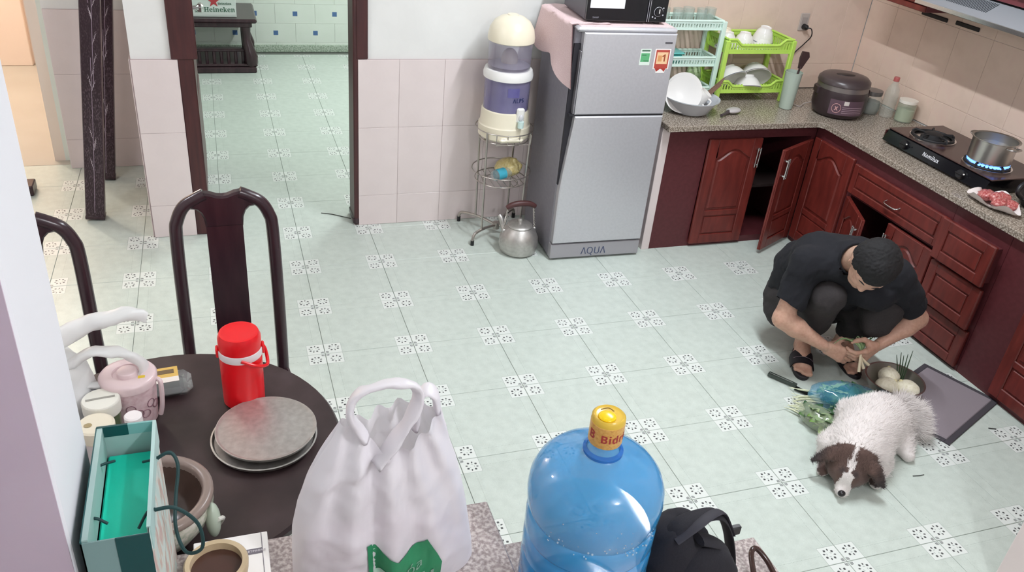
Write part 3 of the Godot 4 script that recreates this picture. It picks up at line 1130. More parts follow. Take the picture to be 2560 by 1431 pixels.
	for q in [[-0.02, -0.04, 0.045], [0.03, 0.0, 0.05], [-0.02, 0.04, 0.042], [0.02, -0.06, 0.035], [0.0, 0.0, 0.05], [0.03, 0.06, 0.036]]:
		var mb := MB.new().ball(Vector3.ZERO, V(0.035, 0.022, 0.042), 14, 8)
		mb.warp(func(p): return p * (1.0 + 0.35 * n.get_noise_3d(p.x * 6 + q[0] * 40, p.y * 6, p.z * 6 + q[1] * 30)))
		mb.moved(Transform3D(Basis(Vector3.UP, pk.randf() * 3), V(q[0], q[2] - 0.008, q[1])))
		part(mt, "meat_piece", mb.mesh(180), red)

	# rice cooker
	var rc := thing("rice_cooker", "dark brown rice cooker with a printed front on the worktop corner", "cooker", V(3.075, Y, -0.775), -0.32)
	rc.scale = V(0.92, 0.95, 0.92)
	var dk := mat(H("35282b"), 0.3)
	part(rc, "body", MB.new().lathe([Vector2(0, 0.0), Vector2(0.13, 0.0), Vector2(0.152, 0.018), Vector2(0.165, 0.06), Vector2(0.165, 0.13), Vector2(0.157, 0.165), Vector2(0, 0.166)], 48).mesh(50), dk)
	part(rc, "steel_band", MB.new().lathe([Vector2(0.15, 0.163), Vector2(0.158, 0.165), Vector2(0.156, 0.193), Vector2(0.15, 0.194)], 48).mesh(), mat(H("8d8582"), 0.35, 0.8))
	part(rc, "lid", MB.new().lathe([Vector2(0.15, 0.19), Vector2(0.161, 0.196), Vector2(0.158, 0.218), Vector2(0.138, 0.236), Vector2(0.09, 0.246), Vector2(0, 0.249)], 48).mesh(60), mat(H("463b3c"), 0.3))
	part(rc, "lid_recess", MB.new().ball(V(-0.01, 0.247, 0.02), V(0.06, 0.006, 0.035), 20, 8).mesh(180), mat(H("2a2324"), 0.4))
	part(rc, "hinge_block", box(V(-0.05, 0.13, -0.175), V(0.05, 0.225, -0.14), 0.01).mesh(), dk)
	for s in [-1.0, 1.0]:
		part(rc, "side_grip", box(V(s * 0.158 - 0.012, 0.12, -0.04), V(s * 0.158 + 0.012, 0.17, 0.04), 0.008).mesh(), dk)
	var bendr := func(p: Vector3) -> Vector3:
		var a := p.x / 0.166
		return V(sin(a) * (0.1664 + p.z), p.y, cos(a) * (0.1664 + p.z))
	var lab := MB.new()
	lab.grid(20, 2, func(u, v): return bendr.call(V(lerpf(-0.115, 0.115, u), lerpf(0.035, 0.125, v), 0.0)))
	part(rc, "front_label", lab.mesh(180), mat(H("5b4550"), 0.4), "brownish printed front label")
	var rcirc := MB.new()
	rcirc.tube(circle(V(-0.07, 0.075, 0), 0.027, 28, Vector3.RIGHT, Vector3.UP).map(bendr), 0.0018, 6, true)
	rcirc.warp(func(p): return p * V(1.002, 1, 1.002))
	part(rc, "round_emblem", rcirc.mesh(), mat(H("c99a97"), 0.4), "pale ring emblem")
	part(rc, "emblem_mark", letters("x", 0.03, 0.001, false, true, func(p): return bendr.call(p + V(-0.07, 0.077, 0.001))), mat(H("c99a97"), 0.4))
	part(rc, "display", MB.new().grid(8, 2, func(u, v): return bendr.call(V(lerpf(-0.03, 0.0, u), lerpf(0.098, 0.122, v), 0.001))).mesh(180), mat(H("cfc6c0"), 0.3), "pale display window")
	for q in 4:
		part(rc, "label_line", MB.new().grid(12, 1, func(u, v): return bendr.call(V(lerpf(-0.035, 0.1, u), lerpf(0.05, 0.053, v) + q * 0.011, 0.001))).mesh(180), mat(H("b49aa4"), 0.4), "thin pale printed line")
	part(rc, "power_cord", rod(curve([V(-0.1, 0.03, -0.13), V(-0.17, 0.01, -0.12), V(-0.21, 0.004, -0.07), V(-0.24, 0.004, -0.1), V(-0.26, 0.004, -0.16)], 6), 0.0035, 6).mesh(), mat(H("b7aaa5"), 0.5), "grey power cord")

	# jars and a bottle next to it
	var g := clear(H("c9d2c8"), 0.22, 0.05)
	var j1 := thing("glass_jar", "squat clear glass jar with dark lid beside the rice cooker", "jar", V(3.31, Y, -0.78), 0.0, "jars on the worktop")
	part(j1, "jar_body", MB.new().lathe([Vector2(0, 0.002), Vector2(0.055, 0.002), Vector2(0.066, 0.03), Vector2(0.064, 0.085), Vector2(0.05, 0.11), Vector2(0.052, 0.12)], 28).mesh(60), g)
	part(j1, "lid", MB.new().lathe([Vector2(0.054, 0.11), Vector2(0.056, 0.116), Vector2(0.055, 0.135), Vector2(0, 0.137)], 28).mesh(), mat(H("6f6a68"), 0.3, 0.4))
	part(j1, "contents", MB.new().lathe([Vector2(0, 0.005), Vector2(0.052, 0.006), Vector2(0.06, 0.03), Vector2(0.055, 0.07), Vector2(0, 0.075)], 24).mesh(60), noisy(55, 0.08, [[0.0, H("4a4a45")], [1.0, H("9fa29a")]], V(8, 8, 8), 0.6))
	var j2 := thing("sauce_bottle", "clear plastic bottle with a pinkish red cap between two jars", "bottle", V(3.375, Y, -0.70))
	part(j2, "bottle_body", MB.new().lathe([Vector2(0, 0.002), Vector2(0.036, 0.002), Vector2(0.041, 0.012), Vector2(0.04, 0.06), Vector2(0.037, 0.07), Vector2(0.04, 0.08), Vector2(0.04, 0.135), Vector2(0.033, 0.17), Vector2(0.016, 0.2), Vector2(0.0145, 0.225)], 24).mesh(60), g)
	part(j2, "cap", MB.new().lathe([Vector2(0.0165, 0.212), Vector2(0.017, 0.232), Vector2(0.015, 0.236), Vector2(0, 0.236)], 18).mesh(), mat(H("b8625f"), 0.4))
	var j3 := thing("lidded_jar", "clear jar of pale greenish powder with a white lid against the peach wall", "jar", V(3.435, Y, -0.62), 0.0, "jars on the worktop")
	part(j3, "jar_body", MB.new().lathe([Vector2(0, 0.002), Vector2(0.05, 0.002), Vector2(0.052, 0.01), Vector2(0.052, 0.1), Vector2(0.046, 0.112)], 28).mesh(60), clear(H("bcc8b2"), 0.4, 0.06))
	part(j3, "lid", MB.new().lathe([Vector2(0.05, 0.108), Vector2(0.052, 0.11), Vector2(0.052, 0.126), Vector2(0, 0.128)], 28).mesh(), mat(H("e8e2d6"), 0.4))
	part(j3, "contents", MB.new().lathe([Vector2(0, 0.005), Vector2(0.047, 0.006), Vector2(0.047, 0.07), Vector2(0, 0.075)], 24).mesh(), mat(H("b6bda0"), 0.8))

	# tall grey green cup with cooking tools
	var cup := thing("utensil_cup", "tall grey green plastic cup in front of the lime green rack", "cup", V(2.80, Y, -0.885))
	part(cup, "cup", MB.new().lathe([Vector2(0, 0.001), Vector2(0.036, 0.001), Vector2(0.039, 0.006), Vector2(0.049, 0.212), Vector2(0.051, 0.216), Vector2(0.048, 0.217), Vector2(0.036, 0.012), Vector2(0, 0.01)], 32).mesh(), mat(H("aebbae"), 0.4))
	var sp := thing("spatula", "dark brown wooden spatula standing in the tall grey green cup", "spatula", V(2.80, Y + 0.014, -0.89))
	part(sp, "handle", rod([V(0.0, 0.0, 0.0), V(0.045, 0.23, -0.01)], 0.006, 8).mesh(), mat(H("3f2c2b"), 0.5))
	var bl := MB.new().prism(arr2([-0.012, 0, 0.012, 0, 0.034, 0.075, 0.018, 0.1, -0.03, 0.098, -0.03, 0.06]), -0.004, 0.004, 0.002)
	bl.moved(Transform3D(Basis(Vector3.BACK, -0.2), V(0.042, 0.215, -0.01)))
	part(sp, "blade", bl.mesh(), mat(H("3f2c2b"), 0.5))

	dish_racks(Y)
	wash_basin(Y)

# a basket shelf with slotted walls
func basket(w: float, d: float, y0: float, y1: float, dip: float, cell: float) -> MB:
	var b := MB.new()
	# floor slats
	var nx := int(w / 0.028)
	for i in nx + 1:
		var x := -w / 2 + w * i / nx
		b.box(V(x - 0.005, y0, -d / 2), V(x + 0.005, y0 + 0.004, d / 2))
	for k in 5:
		var z := -d / 2 + d * k / 4.0
		b.box(V(-w / 2, y0, z - 0.005), V(w / 2, y0 + 0.004, z + 0.005))
	# walls: a base band, posts between slots and a top band
	var hh := y1 - y0
	for s in [-1.0, 1.0]:
		var z: float = s * d / 2
		b.box(V(-w / 2, y0, z - 0.003), V(w / 2, y0 + hh * 0.3, z + 0.003))
		var n := int(w / cell)
		for i in n + 1:
			var x := -w / 2 + w * i / n
			b.box(V(x - cell * 0.22, y0 + hh * 0.3, z - 0.003), V(x + cell * 0.22, y0 + hh * 0.72, z + 0.003))
		if s > 0 and dip > 0.0:
			var pl := PackedVector2Array()
			var top := []
			for i in 25:
				var u := i / 24.0
				var q := clampf((absf(u - 0.5) - 0.28) / 0.1, 0.0, 1.0)
				top.append(Vector2(lerpf(-w / 2 - 0.006, w / 2 + 0.006, u), y1 - dip + dip * (q * q * (3 - 2 * q))))
			for q in top:
				pl.append(q)
			for i in 25:
				pl.append(top[24 - i] - Vector2(0, hh * 0.24))
			b.prism(pl, z - 0.004, z + 0.004)
			var rim := top.map(func(q): return V(q.x, q.y, z + 0.003))
			b.tube(rim, 0.0075, 8)
		else:
			b.box(V(-w / 2, y0 + hh * 0.7, z - 0.003), V(w / 2, y1, z + 0.003))
			b.tube([V(-w / 2, y1, z), V(w / 2, y1, z)], 0.007, 8)
		var x2: float = s * w / 2
		b.box(V(x2 - 0.003, y0, -d / 2), V(x2 + 0.003, y0 + hh * 0.3, d / 2))
		b.box(V(x2 - 0.003, y0 + hh * 0.7, -d / 2), V(x2 + 0.003, y1, d / 2))
		b.tube([V(x2, y1, -d / 2), V(x2, y1, d / 2)], 0.007, 8)
		var m := int(d / cell)
		for i in m + 1:
			var z2 := -d / 2 + d * i / m
			b.box(V(x2 - 0.003, y0 + hh * 0.3, z2 - cell * 0.22), V(x2 + 0.003, y0 + hh * 0.72, z2 + cell * 0.22))
	return b

func bowl_mesh(r: float, h: float, thick := 0.004) -> ArrayMesh:
	var p := [Vector2(0, 0.004), Vector2(r * 0.4, 0.004), Vector2(r * 0.42, 0.0), Vector2(r * 0.47, 0.0), Vector2(r * 0.5, 0.01)]
	for k in range(1, 8):
		var u := k / 7.0
		p.append(Vector2(lerpf(r * 0.5, r, pow(u, 0.62)), 0.01 + (h - 0.01) * u))
	for k in range(7, -1, -1):
		var u := k / 7.0
		p.append(Vector2(maxf(0.0, lerpf(r * 0.5, r, pow(u, 0.62)) - thick), 0.01 + (h - 0.01) * u + thick * 0.3))
	p.append(Vector2(0, 0.012))
	return MB.new().lathe(p, 36).mesh(50)

func dish_racks(Y: float) -> void:
	var lime := mat(H("c3e868"), 0.35)
	lime.backlight_enabled = true
	lime.backlight = Color(0.12, 0.2, 0.02)
	var r := thing("lime_dish_rack", "lime green plastic two tier dish rack full of white bowls", "rack", V(2.62, Y, -1.115))
	part(r, "lower_basket", basket(0.43, 0.21, 0.055, 0.125, 0.03, 0.018).mesh(), lime)
	part(r, "upper_basket", basket(0.43, 0.21, 0.285, 0.365, 0.032, 0.018).mesh(), lime)
	for sx in [-1.0, 1.0]:
		for sz in [-1.0, 1.0]:
			part(r, "post", box(V(sx * 0.222 - 0.014, 0.0, sz * 0.108 - 0.012), V(sx * 0.222 + 0.014, 0.36, sz * 0.108 + 0.012), 0.004).mesh(), lime)
	part(r, "vine_print", MB.new().box(V(-0.18, 0.3, -0.1015), V(-0.12, 0.345, -0.1005)).mesh(), mat(H("9a9a3c"), 0.4))
	var mint := mat(H("dff5ea"), 0.35)
	mint.backlight_enabled = true
	mint.backlight = Color(0.1, 0.15, 0.12)
	var q := thing("mint_dish_rack", "pale mint plastic three tier dish rack between fridge and lime green rack", "rack", V(2.18, Y, -1.14))
	for y in [[0.03, 0.075], [0.2, 0.25], [0.405, 0.455]]:
		part(q, "basket", basket(0.39, 0.17, y[0], y[1], 0.0, 0.017).mesh(), mint)
	for sx in [-1.0, 1.0]:
		for sz in [-1.0, 1.0]:
			part(q, "post", box(V(sx * 0.2 - 0.014, 0.0, sz * 0.088 - 0.011), V(sx * 0.2 + 0.014, 0.455, sz * 0.088 + 0.011), 0.003).mesh(), mint)
	# things standing on the racks
	var by := Y + 0.29
	var bowl := bowl_mesh(0.066, 0.09)
	var first: Node3D
	var spots := [[2.462, -1.12, "leftmost white bowl turned over in the upper lime tray"], [2.575, -1.115, "white bowl turned over second from left in the upper lime tray"], [2.70, -1.115, "white bowl turned over at the right in the upper lime tray"]]
	for s in spots:
		var o := thing("rice_bowl", s[2], "bowl", V(s[0], by + 0.0905, s[1]), 0.0, "upturned bowls in the upper lime tray")
		o.rotation.x = PI
		part(o, "bowl", bowl, M.white_china)
		part(o, "painted_ring", MB.new().lathe([Vector2(0.0637, 0.076), Vector2(0.0645, 0.08)], 32).mesh(), mat(H("9aa3a8"), 0.3), "thin grey ring")
	var top := thing("rice_bowl", "white bowl stacked on top of the right bowl in the upper lime tray", "bowl", V(2.705, by + 0.122, -1.113), 0.0, "upturned bowls in the upper lime tray")
	top.rotation.x = PI + 0.16
	part(top, "bowl", bowl, M.white_china)
	part(top, "painted_ring", MB.new().lathe([Vector2(0.0637, 0.076), Vector2(0.0645, 0.08)], 32).mesh(), mat(H("7f8890"), 0.3), "thin grey ring")
	var cr := thing("rice_bowl", "cream bowl turned over at the left edge of the upper lime tray", "bowl", V(2.475, by + 0.1, -1.175), 0.0, "upturned bowls in the upper lime tray")
	cr.rotation.x = PI
	part(cr, "bowl", bowl_mesh(0.064, 0.1), mat(H("eee2cd"), 0.2))
	# big bowls below
	var ly := Y + 0.06
	var big := bowl_mesh(0.088, 0.075)
	var b1 := thing("soup_bowl", "white bowl with blue brushed pattern leaning at the left of the lower lime tray", "bowl", V(2.495, ly + 0.118, -1.10), 0.0, "big bowls in the lower lime tray")
	b1.rotation = V(PI - 0.75, 0.5, 0.2)
	part(b1, "bowl", big, M.white_china)
	var brush := MB.new()
	for k in 16:
		var a := 3.7 + k * 0.115
		var w := 0.008 + 0.007 * absf(sin(k * 1.9))
		var yy := 0.036 + 0.013 * sin(k * 2.3)
		var rr := func(y: float) -> float: return lerpf(0.044, 0.088, pow((y - 0.01) / 0.065, 0.62)) + 0.0012
		brush.grid(3, 3, func(u, v):
			var y2: float = yy + (v - 0.5) * w * 1.6
			var a2: float = a + (u - 0.5) * w * 9.0 * (0.5 + 0.5 * sin(PI * v))
			return V(cos(a2) * rr.call(y2), y2, -sin(a2) * rr.call(y2)))
	part(b1, "brushed_pattern", brush.mesh(180), mat(H("3d4690"), 0.3), "blue brushed pattern")
	part(b1, "rim_line", MB.new().lathe([Vector2(0.0873, 0.071), Vector2(0.0885, 0.0748)], 36).mesh(), mat(H("5f6470"), 0.3), "dark rim line")
	for k in 2:
		var o := thing("soup_bowl", ["plain white bowl with dark rim tilted in the middle of the lower lime tray", "larger white bowl tilted behind in the right of the lower lime tray"][k], "bowl", V([2.63, 2.685][k], ly + [0.075, 0.115][k], [-1.085, -1.13][k]), 0.0, "big bowls in the lower lime tray")
		o.rotation = V(PI - [0.45, 0.85][k], [-0.2, -0.5][k], [0.0, -0.25][k])
		part(o, "bowl", big if k == 0 else bowl_mesh(0.098, 0.08), M.white_china)
		part(o, "rim_line", MB.new().lathe([Vector2(0.0873, 0.071) if k == 0 else Vector2(0.0973, 0.076), Vector2(0.0886, 0.0748) if k == 0 else Vector2(0.0986, 0.0798)], 36).mesh(), mat(H("6a6468"), 0.3), "dark rim line")
	# on the mint rack: teal box, glasses
	var tb := thing("teal_box", "teal plastic food box on the middle shelf of the mint rack", "box", V(2.08, Y + 0.205, -1.14))
	part(tb, "tub", MB.new().box(V(-0.095, 0, -0.06), V(0.095, 0.055, 0.06), 0.012).mesh(), mat(H("58b3ae"), 0.35))
	part(tb, "lid", MB.new().box(V(-0.1, 0.055, -0.065), V(0.1, 0.066, 0.065), 0.005).mesh(), mat(H("6cc0ba"), 0.35))
	var gm := clear(H("b9c8bf"), 0.25, 0.05)
	var glass := MB.new().lathe([Vector2(0, 0.003), Vector2(0.026, 0.003), Vector2(0.03, 0.006), Vector2(0.034, 0.095), Vector2(0.032, 0.095), Vector2(0.028, 0.012), Vector2(0, 0.012)], 24).mesh()
	for k in 5:
		var places := [[2.04, -1.15, "leftmost"], [2.12, -1.13, "second from left"], [2.2, -1.16, "middle"], [2.275, -1.135, "second from right"], [2.34, -1.16, "rightmost"]]
		var o := thing("drinking_glass", "clear drinking glass on top of the mint rack, " + places[k][2] + " of the five", "glass", V(places[k][0], Y + 0.41, places[k][1]), 0.0, "glasses on the mint rack")
		part(o, "tumbler", glass, gm)
	var gb := thing("green_bag", "pale green printed plastic bag tucked behind the mint rack posts", "bag", V(2.325, Y + 0.036, -1.19))
	var nn := FastNoiseLite.new()
	nn.seed = 3
	nn.frequency = 12.0
	var gbm := MB.new().ball(V(0, 0.075, 0), V(0.05, 0.078, 0.035), 24, 16)
	gbm.warp(func(p): return p + V(1, 1, 1) * 0.014 * nn.get_noise_3dv(p))
	part(gb, "bag_body", gbm.mesh(180), noisy(61, 0.02, [[0.0, H("7ea65a")], [0.5, H("bcd3a0")], [1.0, H("dfe6cf")]], V(5, 5, 5), 0.4))

func wash_basin(Y: float) -> void:
	var b := thing("wash_basin", "pale grey plastic washing basin of dishes on the worktop next to the fridge", "basin", V(2.145, Y, -0.862))
	part(b, "basin", MB.new().lathe([Vector2(0, 0.001), Vector2(0.085, 0.001), Vector2(0.1, 0.008), Vector2(0.145, 0.075), Vector2(0.158, 0.084), Vector2(0.158, 0.089), Vector2(0.144, 0.083), Vector2(0.097, 0.014), Vector2(0, 0.008)], 44).mesh(50), mat(H("c3c6cb"), 0.35))
	var plate := MB.new().lathe([Vector2(0, 0), Vector2(0.055, 0.0), Vector2(0.06, 0.003), Vector2(0.1, 0.016), Vector2(0.1, 0.019), Vector2(0.06, 0.007), Vector2(0, 0.004)], 40).mesh(60)
	var spots := [[2.075, 0.104, -0.845, 1.25, 0.3, "front white plate standing on edge in the grey basin"], [2.1, 0.112, -0.885, 1.2, 0.25, "rear white plate standing on edge in the grey basin"]]
	for s in spots:
		var o := thing("plate", s[5], "plate", V(s[0], Y + s[1], s[2]), 0.0, "plates in the washing basin")
		o.basis = Basis(Vector3.UP, s[4] - 0.75) * Basis(Vector3.RIGHT, s[3])
		part(o, "plate", plate, M.white_china)
		part(o, "foot_ring", MB.new().lathe([Vector2(0.05, -0.004), Vector2(0.056, -0.004), Vector2(0.056, 0.001), Vector2(0.05, 0.001)], 32).mesh(), M.white_china)
	var c := thing("mug", "white mug lying among the plates in the grey basin", "mug", V(2.175, Y + 0.06, -0.85))
	c.rotation = V(0.5, 0.3, -0.35)
	part(c, "cup", MB.new().lathe([Vector2(0, 0), Vector2(0.034, 0), Vector2(0.037, 0.006), Vector2(0.038, 0.075), Vector2(0.035, 0.075), Vector2(0.033, 0.008), Vector2(0, 0.006)], 28).mesh(), M.white_china)
	part(c, "handle", rod(curve([V(0, 0.06, 0.036), V(0, 0.062, 0.058), V(0, 0.04, 0.064), V(0, 0.018, 0.055), V(0, 0.016, 0.036)], 5), 0.005, 8).mesh(), M.white_china)
	var wood := mat(H("7a5a4a"), 0.55)
	for k in 6:
		var o := thing("chopstick", "brown wooden chopstick leaning out of the grey basin" + [", nearest one", ", second nearest", ", third nearest", ", fourth nearest", ", fifth nearest", ", farthest one"][k], "chopstick", V(2.19, Y + 0.028, -0.865 - k * 0.009), 0.0, "chopsticks in the washing basin")
		part(o, "stick", rod([V(0, 0, 0), V(0.135 + k * 0.012, 0.118 + (k % 3) * 0.008, -0.01 - k * 0.006)], [0.0025, 0.004], 8).mesh(), wood)
	var ld := thing("rice_scoop", "pale grey plastic rice scoop lying on the worktop by the basin", "scoop", V(2.36, Y + 0.002, -0.80), 0.35)
	var sc := MB.new().ball(V(0.045, 0.016, 0), V(0.055, 0.015, 0.033), 20, 10)
	part(ld, "bowl_end", sc.mesh(180), mat(H("b9b3b3"), 0.4))
	part(ld, "handle", rod([V(0.0, 0.014, 0), V(-0.045, 0.012, 0.012), V(-0.085, 0.01, 0.02)], [0.012, 0.008, 0.009], 8).mesh(), mat(H("4b4245"), 0.5), "dark handle")

# ------------------------------------------------------------------ fridge, microwave, towel, water filter, kettle
func build_fridge_corner() -> void:
	var grey := noisy(70, 0.05, [[0.0, H("cbcacf")], [1.0, H("d3d2d7")]], V(2, 2, 2), 0.34)
	grey.metallic = 0.45
	var side := noisy(71, 0.03, [[0.0, H("85828a")], [1.0, H("8f8c93")]], V(2, 2, 2), 0.5)
	var f := thing("fridge", "silver grey two door fridge with dark grey sides beside the base cabinets", "fridge", V(1.585, 0, -0.642), -0.03)
	var W := 0.268
	part(f, "body", box(V(-W, 0.012, -0.50), V(W, 1.276, -0.045), 0.006).mesh(), side)
	part(f, "top_plate", box(V(-W - 0.001, 1.262, -0.50), V(W + 0.001, 1.287, -0.002), 0.01).mesh(), grey)
	part(f, "kick_plate", box(V(-W, 0.012, -0.06), V(W, 0.098, -0.008), 0.004).mesh(), mat(H("a9a6ab"), 0.4, 0.2))
	part(f, "maker_lettering", letters("ΛQUΛ", 0.042, 0.001, false, false), mat(H("46506e"), 0.4), "dark blue maker name on the kick plate", V(-0.012, 0.05, -0.007))
	# doors; the lower one widens toward the bottom, leaving a dark grip recess at the left
	var up := MB.new().prism(arr2([-W + 0.036, 0.848, W, 0.848, W, 1.262, -W + 0.036, 1.262]), -0.042, 0.0, 0.006)
	var ud := part(f, "freezer_door", up.mesh(25), grey)
	var lo := MB.new().prism(arr2([-W + 0.004, 0.108, W, 0.108, W, 0.838, -W + 0.04, 0.838, -W + 0.038, 0.8, -W + 0.012, 0.52, -W + 0.005, 0.42]), -0.042, 0.0, 0.006)
	part(f, "fridge_door", lo.mesh(25), grey)
	part(f, "grip_recess", box(V(-W + 0.001, 0.45, -0.045), V(-W + 0.05, 1.2, -0.034)).mesh(), mat(H("26242b"), 0.5), "dark grip recess")
	part(f, "grip_edge", MB.new().prism(arr2([-W + 0.026, 0.85, -W + 0.034, 0.85, -W + 0.034, 1.17, -W + 0.028, 1.17]), -0.042, -0.006, 0.002).mesh(), mat(H("8f8d92"), 0.3, 0.4))
	part(f, "door_gap", box(V(-W + 0.01, 0.838, -0.045), V(W - 0.002, 0.848, -0.008)).mesh(), mat(H("2c2b30"), 0.6))
	# stickers and badge
	part(ud, "badge", box(V(0.205, 1.215, 0.0), V(0.245, 1.222, 0.002), 0.0005).mesh(), mat(H("5b5961"), 0.3, 0.5))
	var g := part(ud, "energy_sticker", box(V(0.078, 1.105, 0), V(0.136, 1.187, 0.0006)).mesh(), mat(H("d9e4da"), 0.5), "white and green energy sticker")
	part(ud, "sticker_field", box(V(0.083, 1.122, 0), V(0.13, 1.166, 0.0009)).mesh(), mat(H("5fae78"), 0.5), "green printed field")
	part(ud, "sticker_bar", box(V(0.085, 1.175, 0), V(0.13, 1.182, 0.0009)).mesh(), mat(H("4a6b57"), 0.5))
	part(ud, "sticker_bar", box(V(0.088, 1.155, 0), V(0.112, 1.158, 0.0011)).mesh(), mat(H("31523e"), 0.5))
	part(ud, "sticker_bar", box(V(0.1, 1.126, 0), V(0.128, 1.129, 0.0011)).mesh(), mat(H("31523e"), 0.5))
	var white := mat(H("f0ece8"), 0.5)
	part(ud, "award_sticker", MB.new().prism(arr2([0.158, 1.085, 0.172, 1.085, 0.178, 1.066, 0.226, 1.066, 0.23, 1.085, 0.245, 1.085, 0.245, 1.188, 0.158, 1.188]), 0, 0.0006).mesh(), white, "white edged red award sticker")
	part(ud, "award_field", MB.new().prism(arr2([0.164, 1.09, 0.239, 1.09, 0.239, 1.183, 0.164, 1.183]), 0, 0.0009).mesh(), mat(H("b4493d"), 0.5), "red field")
	part(ud, "award_inner", box(V(0.171, 1.112, 0), V(0.232, 1.171, 0.0012)).mesh(), mat(H("ecc59a"), 0.5), "pale orange field")
	part(ud, "award_numeral", letters("1", 0.036, 0.0004, false, true), mat(H("9b4a2c"), 0.5), "numeral one", V(0.212, 1.142, 0.0014))
	part(ud, "award_picture", box(V(0.178, 1.125, 0), V(0.2, 1.155, 0.0014)).mesh(), mat(H("d79a64"), 0.5))
	part(ud, "award_ribbon", MB.new().prism(arr2([0.17, 1.09, 0.232, 1.09, 0.222, 1.072, 0.213, 1.082, 0.2, 1.088, 0.19, 1.08, 0.18, 1.072]), 0, 0.0011).mesh(), mat(H("a8372f"), 0.5), "red ribbon tails")

	# microwave on top
	var m := thing("microwave", "black microwave oven standing on the fridge", "microwave", V(1.595, 1.288, -0.72), -0.06)
	part(m, "case", box(V(-0.215, 0.012, -0.34), V(0.215, 0.25, -0.01), 0.006).mesh(), mat(H("55525a"), 0.4))
	part(m, "door", box(V(-0.214, 0.014, -0.012), V(0.105, 0.248, 0.008), 0.004).mesh(), M.black_gloss)
	part(m, "control_panel", box(V(0.112, 0.014, -0.012), V(0.214, 0.248, 0.006), 0.004).mesh(), M.black_gloss)
	part(m, "window_band", box(V(-0.2, 0.075, 0.0075), V(-0.02, 0.2, 0.0092), 0.001).mesh(), mat(H("e8e8ea"), 0.2), "white label band on the door")
	part(m, "small_print", letters("SHARP", 0.008, 0.0006), mat(H("8d8b94"), 0.4), "", V(-0.165, 0.03, 0.0087))
	for x in [0.108, 0.118]:
		part(m, "trim_line", box(V(x - 0.0012, 0.016, 0.006), V(x + 0.0012, 0.24, 0.0095)).mesh(), mat(H("c5c5cc"), 0.3, 0.6))
	part(m, "dial", MB.new().lathe([Vector2(0.02, 0), Vector2(0.019, 0.012), Vector2(0, 0.013)], 24).moved(Transform3D(Basis(Vector3.RIGHT, PI / 2), V(0.165, 0.066, 0.006))).mesh(), M.black_plastic)
	part(m, "dial_ring", rod(circle(V(0.165, 0.066, 0.008), 0.023, 26, Vector3.RIGHT, Vector3.UP), 0.001, 6, true).mesh(), mat(H("c9c9d0"), 0.4), "white dial ring")
	part(m, "dial_pointer", box(V(0.163, 0.06, 0.018), V(0.167, 0.08, 0.0205)).mesh(), M.white_plastic)
	for q in [[0.137, 0.04], [0.152, 0.035], [0.19, 0.084], [0.191, 0.05]]:
		part(m, "dial_mark", box(V(q[0] - 0.003, q[1] - 0.003, 0.0055), V(q[0] + 0.003, q[1] + 0.003, 0.007)).mesh(), mat(H("c9c9d0"), 0.4))
	var vents := MB.new()
	for a in 6:
		for b in 5:
			vents.box(V(-0.2165, 0.1 + a * 0.018, -0.25 + b * 0.03), V(-0.2145, 0.108 + a * 0.018, -0.235 + b * 0.03))
	part(m, "side_vents", vents.mesh(), M.black_plastic)
	for x in [-0.18, 0.18]:
		for z in [-0.3, -0.04]:
			part(m, "foot", box(V(x - 0.015, 0.0, z - 0.015), V(x + 0.015, 0.014, z + 0.015), 0.002).mesh(), M.black_plastic)
	part(m, "power_cord", rod(curve([V(0.2, 0.15, -0.34), V(0.25, 0.15, -0.32), V(0.262, 0.09, -0.24), V(0.25, 0.025, -0.18), V(0.225, 0.006, -0.2), V(0.2, 0.005, -0.3)], 6), 0.0035, 6).mesh(), M.black_plastic)

	# pink towel under the microwave, hanging over the left side of the fridge
	var tw := thing("towel", "pale pink towel spread under the microwave and hanging over the fridge side", "towel", V(0, 0, 0))
	var cloth := noisy(75, 0.06, [[0.0, H("d9b9bb")], [1.0, H("eed9d8")]], V(4, 4, 4), 0.95)
	var lx := 1.585 - W - 0.004
	var tm := MB.new()
	var tf := func(u: float, v: float) -> Vector3:
		# v runs from the back to the front, u from the fridge top over the edge and down
		var z := lerpf(-1.13, -0.70, v)
		var drop := 0.16 + 0.13 * v + 0.025 * sin(v * 9.0)
		var s := u * (0.2 + drop)
		if s < 0.2:
			return V(lx + 0.2 - s, 1.2885 + 0.0015 * sin(s * 60 + v * 8), z)
		var d := s - 0.2
		var out := 0.008 + 0.03 * sin(v * 11.0 + 0.6) * d * 2.2 + 0.05 * d
		return V(lx - out - 0.06 * (1.0 - v) * d * 2.0, 1.286 - d, z + d * 0.22 * v)
	tm.grid(30, 26, tf)
	var n0 := tm.v.size()
	var tb := MB.new()
	tb.grid(30, 26, func(u, v): return tf.call(1.0 - u, v) + V(-0.004, 0.003, 0))
	tm.add(tb)
	part(tw, "cloth", tm.mesh(70), cloth)
	part(tw, "top_cloth", box(V(1.335, 1.287, -1.11), V(1.84, 1.2888, -0.665)).mesh(), cloth)

	water_filter()
	kettle()

